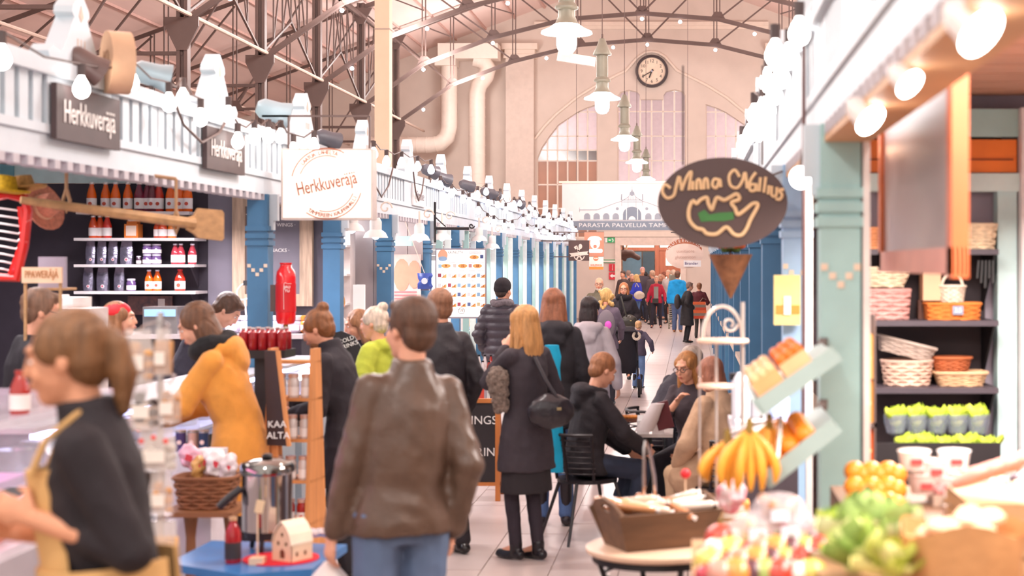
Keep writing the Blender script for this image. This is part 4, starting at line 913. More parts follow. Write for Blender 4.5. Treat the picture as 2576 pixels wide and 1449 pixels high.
# back partition with shelves
RY = 8.2
m_mauve = M('#a59aa6', .7, var=.04)
pr = MB().bb(.75, 4.5, RY+.2, RY+.26, 0, 2.93).build('wall_partition_right', m_mauve); tag(pr, 'grey partition behind the basket shelves', kind='structure')
MB().bb(XP(2190, RY), XP(2495, RY), RY+.19, RY+.2, ZP(1300, RY), ZP(640, RY)).build('dark_panel', M('#3c3034', .7), pr)
bk = MB().bb(4.4, 4.5, 1, RY+.2, 0, 2.93).build('wall_right_back', m_mauve); tag(bk, 'grey back wall of the right stall', kind='structure')
t = thing('mint_frame', 'pale mint timber frame around the basket shelves', 'frame', (1.3, RY, 0))
MB().bb(.66, 2.2, RY-.02, RY+.1, ZP(345, RY), ZP(275, RY)).build('rail', m_mintp, t)
MB().bb(.66, 1.73, RY-.04, RY+.1, ZP(482, RY), ZP(437, RY)).build('rail', M('#cfe6e4', .5), t)
MB().bb(XP(2508, RY), XP(2556, RY), RY-.02, RY+.1, 0, ZP(437, RY)).build('post', M('#bcd6d6', .5), t)
MB().bb(XP(2560, RY), XP(2590, RY), RY-.1, RY+.1, 0, ZP(275, RY)).build('post', M('#e6dede', .5), t)
t = thing('orange_cabinet', 'row of orange wooden overhead cabinet doors', 'cabinet', (1.2, RY, ZP(437, RY)))
for i in range(3):
    a = .72+i*.335; d_ = MB().bb(a, a+.325, RY-.02, RY+.16, ZP(434, RY), ZP(352, RY)).build('door', M('#e8791c', .45, var=.1, sc=4), t); MB().bb(a+.02, a+.305, RY-.03, RY-.02, ZP(404, RY), ZP(400, RY)).build('pull_slot', M('#8a3c10', .6), d_)
MB().bb(1.64, 1.8, RY, RY+.16, ZP(437, RY), ZP(340, RY)).build('dark_end', m_black, t)
shz = [ZP(628, RY), ZP(803, RY), ZP(968, RY)]
for i, z in enumerate(shz):
    t = thing('basket_shelf', '%s dark shelf from the top of the basket rack' % ORD[i], 'shelf', (1.2, RY, z), group='basket shelves')
    MB().bb(XP(2146, RY), XP(2492, RY), RY-.22, RY+.19, z-.028, z).build('board', M('#4a4048', .5), t)
    MB().prism([(0, 0), (.36, 0), (0, -.3)], .012, (XP(2484, RY), RY+.19, z-.028), -EY, EZ).build('bracket', m_black, t)
def basket(label, c, w_, d_, h, col, taper=.85, rot=0, tiltx=0, round_=False, handle=False, rows=7, group='wicker baskets'):
    c = V(c); R_ = rz(rot) @ ry(tiltx)
    t = thing('wicker_basket', label, 'basket', c, group=group); m_ = M(col, .8, var=.22, sc=30, bump=.3, bsc=90); m2 = M(col, .75, var=.15)
    n = 20
    def ringp(f, e=0):
        s_ = taper+(1-taper)*f; out = []
        for i in range(n):
            a = 2*math.pi*i/n; ca, sa = math.cos(a), math.sin(a); k = 1 if round_ else 1/max(abs(ca), abs(sa))**.75
            out.append(c+R_ @ V(((w_/2*s_+e)*ca*k, (d_/2*s_+e)*sa*k, h*f)))
        return out
    MB().loft([ringp(0), ringp(1), [c+(p-c)*.96 for p in ringp(1)], [p+R_ @ V((0, 0, h*.06)) for p in [c+(q-c)*.9 for q in ringp(0)]]]).build('lining', m_, t)
    for j in range(rows):
        f = (j+.5)/rows; r = ringp(f, .004)
        q = [p+R_ @ V((0, 0, (.25 if (i+j) % 2 else -.25)*h/rows)) for i, p in enumerate(r)]; q.append(q[0])
        MB().tube(q, h/rows*.42, 5).build('weave_row', m_, t, smooth=True)
    q = ringp(1, .006); q.append(q[0]); MB().tube(q, max(.008, h*.06), 6).build('rim', m2, t, smooth=True)
    if handle:
        q = [c+R_ @ V((w_*.42*math.cos(a), 0, h+h*.75*math.sin(a))) for a in [math.pi*i/10 for i in range(11)]]; MB().tube(q, .008, 6).build('handle', m2, t, smooth=True)
    return t
def RP(px, py, dy=0): return P(px, py, RY+dy)
basket('cream basket at the right end of the top rack shelf', (XP(2447, RY), RY-.02, shz[0]), .22, .2, .13, '#e8cfae')
basket('orange-lit basket at the left end of the top rack shelf', (XP(2178, RY), RY-.02, shz[0]), .18, .2, .11, '#e8a070')  # orange light on this basket is put into its wicker colour
basket('large pink wicker hamper on the middle rack shelf', (XP(2212, RY), RY-.02, shz[1]), .3, .24, .155, '#cf9a92', .92)
basket('pale oval basket on top of the pink hamper', (XP(2216, RY), RY-.02, shz[1]+.17), .3, .22, .1, '#ecd2b4', .7)
basket('orange tray basket with a price card on the middle shelf', (XP(2390, RY), RY-.06, shz[1]), .28, .2, .085, '#e08038', .95)
t = thing('price_card', 'small grey price card on the orange tray basket', 'card', (XP(2393, RY), RY-.17, shz[1]+.02)); MB().bb(XP(2382, RY), XP(2408, RY), RY-.185, RY-.18, shz[1]+.03, shz[1]+.075).build('card', M('#8a94a8', .5), t); text('3,5', (XP(2395, RY), RY-.187, shz[1]+.052), EX, EZ, .03, m_chalk, t)
basket('small cream basket with a hoop handle on the orange tray basket', (XP(2392, RY), RY-.04, shz[1]+.09), .13, .12, .085, '#f0dcc8', .8, handle=True, round_=True)
t = thing('carton_box', 'open beige carton between the hampers on the middle shelf', 'box', (XP(2340, RY), RY, shz[1])); MB().bb(XP(2318, RY), XP(2362, RY), RY-.06, RY+.08, shz[1]+.1, shz[1]+.26).build('body', M('#e8b894', .7), t); MB().bb(XP(2312, RY), XP(2366, RY), RY+.02, RY+.1, shz[1], shz[1]+.1).build('under_box', M('#6a4438', .7), t)
basket('shallow grey basket tilted on the round basket', (XP(2272, RY), RY-.02, shz[2]+.155), .3, .2, .075, '#b8a498', .85, 0, 14)
basket('round pinkish basket under the tilted one', (XP(2280, RY), RY-.02, shz[2]), .26, .24, .13, '#dcb8a4', .85, round_=True)
basket('small brown basket on the straw tray', (XP(2392, RY), RY-.02, shz[2]+.075), .2, .16, .07, '#b8643a', .8, round_=True)
basket('frayed straw tray at the right of the lowest rack shelf', (XP(2412, RY), RY-.03, shz[2]), .27, .2, .07, '#dcb48c', .8)
# hanging keys
t = thing('key_bunch', 'bunch of dark keys hanging on the rack post', 'keys', RP(2480, 690))
for i in range(5): MB().tube([RP(2462+i*9, 655, -.15), RP(2458+i*10, 700+(i % 3)*12, -.15)], .007, 5).build('key', m_black, t)
# black crate of greens on a stand
leaf_me = {}
def leaf_mesh(col, L_, w_, cup=.35, key=None):
    k = (col, L_, w_, cup)
    if k in leaf_me: return leaf_me[k]
    mb = MB(); n, m_ = 9, 5; vs_ = []
    for i in range(n+1):
        f = i/n; ww = w_/2*max(.02, math.sin(math.pi*(.1+.88*f)))**.65
        for j in range(-m_, m_+1):
            g_ = j/m_; vs_.append((ww*g_, L_*f, cup*L_*f*f+.35*w_*g_*g_+.05*w_*math.sin(g_*7+f*11)*abs(g_)**2))
    fs_ = [(i*(2*m_+1)+j, i*(2*m_+1)+j+1, (i+1)*(2*m_+1)+j+1, (i+1)*(2*m_+1)+j) for i in range(n) for j in range(2*m_)]
    mb.add(vs_, fs_); me = mb.mesh('leaf', M(col, .55, var=.25, sc=14, bump=.2, bsc=30), True, None); leaf_me[k] = me; return me
def leafy(label, c, r, col, n=14, name='lettuce', cat='lettuce', group=None, up=.6, heart=None, loose=False):
    c = V(c); t = thing(name, label, cat, c, group=group)
    hrt = MB().ell(c+V((0, 0, r*.35)), (r*.42, r*.42, r*.4), None, 12).build('heart', M(heart or col, .6, var=.2), t, smooth=True)
    for i in range(n):
        a = i*2.4; tl_ = up*(.25+.75*(i/n)) if not loose else .05+.75*((i*7) % n)/n; me = leaf_mesh(col if i % 3 else (heart or col), r*1.15 if not loose else r*1.5, r*.95 if not loose else r*1.2, .45 if not loose else .2)
        R_ = Matrix.Rotation(a, 3, 'Z') @ Matrix.Rotation(tl_*1.4, 3, 'X')
        inst(me, 'leaf', t, c+V((0, 0, r*.15)), R_.to_quaternion(), random.uniform(.8, 1.1))
    return t
zc = ZP(1120, 7.6)
t = thing('black_crate_stand', 'black crate stand filled with bagged salads', 'crate', (1.2, 7.6, 0))
MB().bb(XP(2195, 7.6), XP(2500, 7.6), 7.45, 7.85, 0, zc-.08).build('stand', m_black, t); MB().bb(XP(2195, 7.6), XP(2500, 7.6), 7.43, 7.45, zc-.08, zc+.03).build('front', m_black, t)
for i in range(10):
    r_, c_ = divmod(i, 5); px = 2258+c_*52+r_*18; c = V((XP(px, 7.55), 7.52+.1*(1-r_), zc-.04+.13*(1-r_)))
    leafy('bagged green salad in the black crate, %s row, %s from the left' % (('upper', 'lower')[r_], ORD[c_]), c, .075, '#a8bc3c', 9, 'salad_bag', 'salad', 'bagged salads', .5, '#c8d04c')
    s_ = MB().lathe([(.02, -.045), (.045, -.03), (.058, .02), (.06, .06)], c, 10).build('foil_sleeve', M('#a8b0c0', .2, metal=.4, alpha=.55), bpy.data.objects[-1] if False else [o for o in COL.objects if o.name.startswith('salad_bag')][-1], smooth=True)
# orange drink cartons in a rack
t0 = thing('carton_rack', 'dark upright rack of orange drink cartons', 'rack', (XP(2168, 6.8), 6.8, .3)); MB().bb(XP(2192, 6.8), XP(2197, 6.8), 6.7, 6.9, .5, ZP(790, 6.8)).bb(XP(2140, 6.8), XP(2197, 6.8), 6.7, 6.9, ZP(1070, 6.8), ZP(1058, 6.8)).bb(XP(2140, 6.8), XP(2197, 6.8), 6.7, 6.9, .3, .34).bb(XP(2140, 6.8), XP(2197, 6.8), 6.7, 6.9, ZP(1185, 6.8), ZP(1172, 6.8)).build('frame', m_iron, t0)
for j, (y0, y1, c) in enumerate(((1058, 950, '#f0a040'), (950, 835, '#f6b864'), (1172, 1072, '#e86010'))):
    for i in range(2):
        a = XP(2144+i*25, 6.8); o = thing('drink_carton', 'orange drink carton in the upright rack, %s row, %s one' % (('middle', 'top', 'bottom')[j], ('left', 'right')[i]), 'carton', (a+.02, 6.8, ZP(y0, 6.8)), group='orange drink cartons')
        zz0, zz1 = ZP(y0, 6.8), ZP(y1+12, 6.8); MB().bb(a, a+.04, 6.72, 6.8, zz0, zz1).build('body', M(c, .4, var=.1), o); MB().prism([(0, 0), (.04, 0), (.04, .012), (.026, .02), (.014, .02), (0, .012)], .06, (a, 6.73, zz1), EX, EZ).build('gable_top', M(c, .4), o)
        MB().prism(circ(.012, 12, a+.02, (zz0+zz1)/2), .003, (0, 6.717, 0), EX, EZ).build('fruit_print', M('#f8d080', .5), o)
# framed board hanging parallel to the aisle
t = thing('hanging_menu_frame', 'large board in an orange-brown wooden frame hanging inside the right stall', 'board', (.78, 5.3, 1.98))
MB().bb(.765, .785, 4.55, 6.2, 2.02, 2.57).build('panel', M('#8a706c', .3, var=.1, sc=2), t)
MB().bb(.75, .8, 4.47, 4.56, 1.96, 2.62).build('frame_side', M('#b4562a', .45, var=.12, sc=5), t); MB().bb(.75, .8, 6.16, 6.24, 1.98, 2.6).build('frame_side', M('#b4562a', .45, var=.12, sc=5), t)
MB().bb(.75, .8, 4.47, 6.24, 2.56, 2.61).build('frame_rail', M('#b4562a', .45, var=.12, sc=5), t); MB().bb(.75, .8, 4.47, 6.24, 1.97, 2.05).build('frame_rail', M('#c08070', .45, var=.12, sc=5), t)
for y in (4.6, 6.1): MB().bar((.775, y, 2.6), (.775, y, 2.93), .012).build('hanger', m_iron, t)
# stall spotlights under the soffit
for i, (px, py, Y, s_) in enumerate(((2455, 72, 2.84, .6), (2282, 205, 3.62, .45), (2182, 295, 4.5, .62))):
    p = P(px, py, Y); t = thing('ceiling_spotlight', 'glowing stall spotlight, %s from the camera on the right' % ORD[i], 'spotlight', p, group='right stall spotlights')
    d = V((.55, -.5, -.6)).normalized(); Rr = d.to_track_quat('Z', 'Y').to_matrix()
    MB().lathe([(.02*s_, -.13*s_), (.05*s_, -.1*s_), (.07*s_, 0), (.075*s_, .02*s_)], p, 16, Rr).build('can', M('#e8ddd6', .4), t, smooth=True); MB().cyl(p+d*.018*s_, p+d*.03*s_, .078*s_, n=18).build('lens', M('#fff4ec', emit=14), t)
    MB().tube([p-d*.08*s_, V((p.x+.04, p.y+.03, 2.47))], .006, 6).build('arm', m_iron, t)
# festoon bulbs and black cable on the right fascia
def RL(px, py, X=RX-.1):
    Y = X*FPX/(px-VX); return (X, Y, ZP(py, Y))
festoon('string of white bulbs along the right fascia', [RL(a, b) for a, b in ((1950, 140), (1933, 208), (1921, 280), (1898, 292), (1886, 340), (1868, 365))], RX-.1, bulb_me, sc=1.15)
festoon('inner string of white bulbs high on the right fascia', [(RX-.07, 6.2+i*.62, 2.92-.015*i) for i in range(7)], RX-.07, bulb_me)
p = P(2015, 447, 6.4); t = thing('globe_lamp', 'large round glowing bulb beside the oval hanging sign', 'lamp', p); MB().ell(p, .048, None, 16).build('globe', m_bulb, t, smooth=True); MB().tube([p+V((0, 0, .045)), p+V((.03, 0, .2)), (RX+.02, 6.4, 2.49)], .01, 6).build('cord', m_iron, t)
tag(MB().tube([(RX-.03, 6.5, 3.0), (RX-.03, 6.5, 2.2), (RX-.03, 6.55, 1.2)], .008, 6).build('hanging_cable', M('#6a4a48', .6)), 'dark cable hanging down the right fascia', 'cable')
# oval hanging sign with cone
OY = 7.8; oc = P(1818, 510, OY)
t = thing('oval_sign', 'dark oval hanging sign with cream script lettering and vegetable outline', 'sign', oc-V((0, 0, .23)))
m_ov = M('#523d3a', .5, var=.06)
MB().prism(circ(.327, 48, 0, 0, .228), .035, oc, EX, EZ).build('board', m_ov, t)
def ovp(L_): return smooth_path([oc+V(((x-550)*.00061, -.006, (393-y)*.00061)) for x, y in L_])
m_cream = M('#e2bd90', .6); lt = []
for L_ in ([(120, 275), (75, 245), (52, 300), (90, 355), (145, 335), (165, 270), (190, 180), (205, 240), (212, 292)], [(212, 292), (250, 190), (290, 138), (282, 210), (272, 290)], [(305, 215), (303, 288)], [(335, 288), (338, 215), (362, 208), (372, 285)], [(395, 283), (398, 208), (422, 202), (432, 280)], [(520, 205), (480, 200), (465, 250), (500, 270), (525, 200), (535, 265)],
           [(690, 180), (650, 125), (605, 170), (615, 250), (670, 270), (712, 215), (735, 145), (752, 275)], [(752, 275), (790, 190), (825, 145)], [(820, 245), (780, 245), (775, 290), (815, 290), (825, 240), (835, 300)], [(862, 185), (852, 300)], [(905, 180), (890, 310)], [(932, 250), (925, 325)], [(955, 255), (955, 330), (990, 335), (998, 265)], [(1055, 285), (1020, 290), (1040, 330), (1020, 365), (985, 360)]):
    MB().tube(ovp(L_), .0085, 7).build('lettering', m_cream, t, smooth=True)
outl = [(300, 380), (270, 460), (278, 540), (330, 600), (385, 615), (420, 648), (500, 650), (580, 595), (640, 652), (700, 660), (745, 610), (780, 530), (840, 415), (800, 400), (730, 455), (675, 490), (652, 440), (622, 392), (688, 365), (665, 322), (610, 350), (560, 372), (505, 352), (480, 400), (460, 448), (432, 400), (420, 352), (370, 368), (335, 400)]
pts_ = smooth_path([oc+V(((x-550)*.00061, -.008, (393-y)*.00061)) for x, y in outl], True); MB().tube(pts_, .0105, 8).build('outline', m_cream, t, smooth=True)
gl_ = [((x-550)*.00061, (393-y)*.00061) for x, y in ((345, 480), (400, 450), (440, 490), (520, 475), (640, 470), (642, 530), (560, 545), (450, 545), (370, 550))]
MB().prism(gl_, .006, oc+V((0, -.004, 0)), EX, EZ).build('green_leaf', M('#3f7a3c', .6), t)
for x in (-.2, .2): MB().bar(oc+V((x, .02, .19)), V((oc.x+x, OY, 3.0)), .01).build('hanger', m_iron, t)
t = thing('flower_cone', 'brown woven cone holding orange flowers under the oval sign', 'cone', P(1838, 750, 8.1))
a, b = P(1838, 750, 8.1), P(1838, 640, 8.1)
MB().cyl(a, b, .006, .115, 16).build('cone', M('#8a5a3a', .7, var=.3, sc=18, bump=.3), t, smooth=True)
for i in range(14):
    an = i*2.4; q = b+V((.085*math.cos(an)*(.4+.6*(i % 3)/2), .085*math.sin(an)*(.4+.6*(i % 3)/2), .03+.02*(i % 3))); MB().ell(q, .022, None, 8).build('flower', M('#e06a1c' if i % 3 else '#5a7a38', .7, var=.2), t, smooth=True)
MB().tube([b+V((0, .02, 0)), V((b.x+.03, 8.15, 2.4)), V((RX, 8.25, 2.5))], .006, 5).build('wire', m_iron, t)
# yellow paper bag on the pillar
t = thing('yellow_paper_bag', 'yellow paper bag with orange band pinned to the pale blue pillar', 'bag', P(1982, 820, 8.1))
MB().bb(XP(1948, 8.1), XP(2014, 8.1), 8.12, 8.18, ZP(818, 8.1), ZP(692, 8.1)).build('paper', M('#ecd98e', .7, var=.08), t); MB().bb(XP(1953, 8.1), XP(2012, 8.1), 8.113, 8.12, ZP(790, 8.1), ZP(768, 8.1)).build('band', M('#e89038', .6), t); MB().bb(XP(1972, 8.1), XP(1990, 8.1), 8.106, 8.113, ZP(792, 8.1), ZP(745, 8.1)).build('white_print', M('#f6efe8', .6), t)
# far right stall fronts
for k in range(2, 16):
    y0 = 5.9+BAY*k; t = thing('market_stall', 'dark glazed front of the right row, %s bay behind the oval sign' % ORD[k-2], 'stall', (RX, y0+1.2, 0), group='right stall fronts')
    MB().bb(RX+.08, RX+.14, y0+.1, y0+2.3, 0, .95).build('counter_front', m_blue if k % 2 else m_mint, t); MB().bb(RX+.0, RX+.45, y0+.1, y0+2.3, .95, 1.0).build('counter_top', M('#c8b4a4', .4), t)
    for f in (.35, .75, 1.2, 1.65, 2.05): MB().bb(RX+.07, RX+.11, y0+f-.03, y0+f+.03, 1.0, 2.5).build('mullion', [m_blue, M('#dfe8ea', .5), m_dblue][int(f*10) % 3], t)
    MB().bb(RX+1.6, RX+1.65, y0, y0+2.4, 0, 2.9).build('back_wall', M('#6a5058', .7), t)
# gluten-free oval sign and others deeper in the hall
GY = 34.0; gc = P(1722, 640, GY)
t = thing('oval_sign', 'cream oval hanging sign with an arched brown heading', 'sign', gc-V((0, 0, .33)))
MB().prism(circ(.42, 36, 0, 0, .32), .05, gc, EX, EZ).build('board', M('#ecd2c4', .6), t)
MB().prism(circ(.405, 30, 0, .02, .33, 20, 160, True)+circ(.40, 30, 0, .0, .24, 20, 160, True)[::-1], .06, gc+V((0, -.005, 0)), EX, EZ).build('heading_band', M('#b4684a', .6), t)
for i, ch in enumerate('GLUTEENITTO'):
    a = math.radians(152-i*11.5); text(ch, gc+V((.40*math.cos(a), -.008, .285*math.sin(a)+.015)), EX, EZ, .09, m_chalk, t, rot=(a-math.pi/2)*.75)
text('uunituore', gc+V((.02, -.004, .07)), EX, EZ, .1, M('#d4b0a0', .6), t); text('gluteeniton', gc+V((.02, -.004, -.06)), EX, EZ, .1, M('#d4b0a0', .6), t)
MB().bb(gc.x-.02, gc.x+.36, GY-.07, GY-.06, gc.z-.27, gc.z-.13).build('name_card', M('#f4f0f0', .5), t); text('Brander', gc+V((.15, -.072, -.2)), EX, EZ, .09, M('#5a4a80', .6), t)
MB().bar(gc+V((-.1, 0, .32)), gc+V((-.1, 0, .5)), .015).bar(gc+V((-.3, 0, .48)), V((RX, GY, gc.z+.48)), .02).build('iron_hanger', m_black, t)
def flag(label, px0, px1, py0, py1, Y, col):
    t = thing('hanging_sign', label, 'sign', P((px0+px1)/2, py1, Y), group='hanging shop signs'); MB().bb(XP(px0, Y), XP(px1, Y), Y, Y+.03, ZP(py1, Y), ZP(py0, Y)).build('panel', M(col, .6, var=.04), t)
    MB().bar((LX, Y+.015, ZP(py0, Y)), (XP(px1, Y), Y+.015, ZP(py0, Y)), .025).build('bracket', m_iron, t); return t
FYY = 33.0
t = flag('brown hanging sign with a cream fork, spoon and ribbon emblem', 1430, 1482, 606, 656, FYY, '#5a4340')
def fo(px, py): return (XP(px, FYY), FYY-.004, ZP(py, FYY))
m_cr = M('#ecd9cc', .6)
MB().prism([(XP(1432, FYY), ZP(637, FYY)), (XP(1480, FYY), ZP(632, FYY)), (XP(1477, FYY), ZP(637, FYY)), (XP(1481, FYY), ZP(641, FYY)), (XP(1434, FYY), ZP(646, FYY)), (XP(1437, FYY), ZP(642, FYY))], .004, (0, FYY-.004, 0), EX, EZ).build('ribbon', m_cr, t)
MB().prism(circ(.04, 14, XP(1460, FYY), ZP(620, FYY), .055), .004, (0, FYY-.004, 0), EX, EZ).bar(fo(1459, 624), fo(1454, 634), .01, .03).bar(fo(1450, 618), fo(1456, 632), .01, .03).bar(fo(1446, 620), fo(1450, 626), .01, .05).build('cutlery', m_cr, t)
MB().prism(arcband(.1, .12, 190, 350, 16, XP(1457, FYY), ZP(642, FYY)), .004, (0, FYY-.004, 0), EX, EZ).bar(fo(1450, 653), fo(1457, 642), .01, .03).bar(fo(1464, 653), fo(1457, 642), .01, .03).build('wreath', m_cr, t)
FYY = 36.0
t = flag('red-brown sign with a glowing white baker figure', 1470, 1519, 584, 645, FYY, '#c08068')
m_gw = M('#ffffff', emit=2.2)
MB().prism(circ(.11, 16, XP(1497, FYY), ZP(612, FYY), .13), .01, (0, FYY-.004, 0), EX, EZ, holes=[circ(.05, 12, XP(1497, FYY), ZP(620, FYY))]).prism(circ(.16, 16, XP(1496, FYY), ZP(604, FYY), .09, 0, 180, True), .01, (0, FYY-.006, 0), EX, EZ).build('baker_figure', m_gw, t)

for i in range(6): MB().prism(circ(.038, 10, XP(1486+i*5.1, FYY), ZP(631, FYY), .045), .012, (0, FYY-.006-.002*(i % 2), 0), EX, EZ).build('wordmark', m_gw, t)
t = flag('white and orange sign reading below the baker sign', 1482, 1518, 646, 678, FYY, '#efe0d6')
MB().prism(circ(.06, 16, XP(1499, FYY), ZP(650, FYY)), .006, (0, FYY-.004, 0), EX, EZ, holes=[circ(.02, 8, XP(1499, FYY)-.02, ZP(650, FYY)), circ(.02, 8, XP(1499, FYY)+.025, ZP(650, FYY))]).build('pretzel', M('#c87850', .6), t)
text('WILENIUS', (XP(1500, FYY), FYY-.004, ZP(667, FYY)), EX, EZ, .07, M('#d86a30', .6), t, fitw=.27); MB().bb(XP(1482, FYY), XP(1518, FYY), FYY-.004, FYY, ZP(678, FYY), ZP(671, FYY)).build('orange_band', M('#f09040', .6), t)
# signs on the end wall
WE = WY-.02
def wsign(name, label, px0, px1, py0, py1, col, emit=0): t = thing(name, label, 'sign', (XP((px0+px1)/2, WY), WE, ZP(py1, WY))); MB().bb(XP(px0, WY), XP(px1, WY), WE-.04, WE+.02, ZP(py1, WY), ZP(py0, WY)).build('panel', M(col, .5, emit=emit), t); return t
t = wsign('exit_sign', 'green running-man exit sign left of the doorway', 1528, 1546, 598, 610, '#1e8a50', .4)
m_w = M('#f4f4f0', .5); e0 = lambda px, py: V((XP(px, WY), WE-.045, ZP(py, WY)))
MB().bar(e0(1531, 604), e0(1537, 604), .01, .05).bar(e0(1540, 600), e0(1543, 605), .01, .04).bar(e0(1543, 605), e0(1541, 609), .01, .03).build('pictogram', m_w, t); MB().bb(XP(1523, WY), XP(1528, WY), WE-.04, WE+.02, ZP(610, WY), ZP(598, WY)).build('white_end', m_w, t)
t = wsign('extinguisher_sign', 'red fire extinguisher sign beside the doorway', 1532, 1550, 664, 682, '#d8283a'); MB().bar(e0(1541, 680), e0(1541, 668), .01, .09).bar(e0(1541, 668), e0(1541, 665.5), .01, .05).build('pictogram', m_w, t)
t = wsign('arrow_sign', 'red sign with a white arrow pointing left', 1532, 1550, 685, 703, '#d8283a'); MB().bar(e0(1548, 694), e0(1540, 694), .01, .07).build('arrow_shaft', m_w, t); MB().prism([(XP(1534, WY), ZP(694, WY)), (XP(1541, WY), ZP(699, WY)), (XP(1541, WY), ZP(689, WY))], .01, (0, WE-.041, 0), EX, EZ).build('arrow_head', m_w, t)
t = wsign('notice_strip', 'narrow white notice edged with green lines', 1518, 1549, 653, 661, '#f0e8e0'); MB().bb(XP(1518, WY), XP(1549, WY), WE-.05, WE-.04, ZP(655, WY), ZP(653, WY)).bb(XP(1518, WY), XP(1549, WY), WE-.05, WE-.04, ZP(661, WY), ZP(659.5, WY)).build('green_lines', M('#2a9a60', .5), t)
# moose head in the doorway
t = thing('moose_head', 'mounted dark brown moose head inside the doorway', 'trophy', (XP(1575, 60), 60, 2.8))
b_ = P(1565, 640, 60)-t.location; g = MB(); g.cap(b_, b_+V((.35, -.1, .03)), .22, .16); g.cap(b_+V((.3, -.1, .03)), b_+V((.62, -.1, -.13)), .14, .11); g.ell(b_+V((.05, -.1, .27)), (.05, .05, .1)); g.cap(b_, b_+V((.1, 0, -.2)), .15, .08); g.blob('head', M('#4a3430', .9), t, .03, 3)
for sg in (-1, 1): MB().tube([b_+V((.15, -.1+sg*.05, .2)), b_+V((.2, -.1+sg*.25, .38)), b_+V((.32, -.1+sg*.35, .5))], .035, 6).tube([b_+V((.2, -.1+sg*.25, .38)), b_+V((.1, -.1+sg*.3, .55))], .03, 6).build('antler', M('#c8b098', .8), t, local=True, smooth=True)

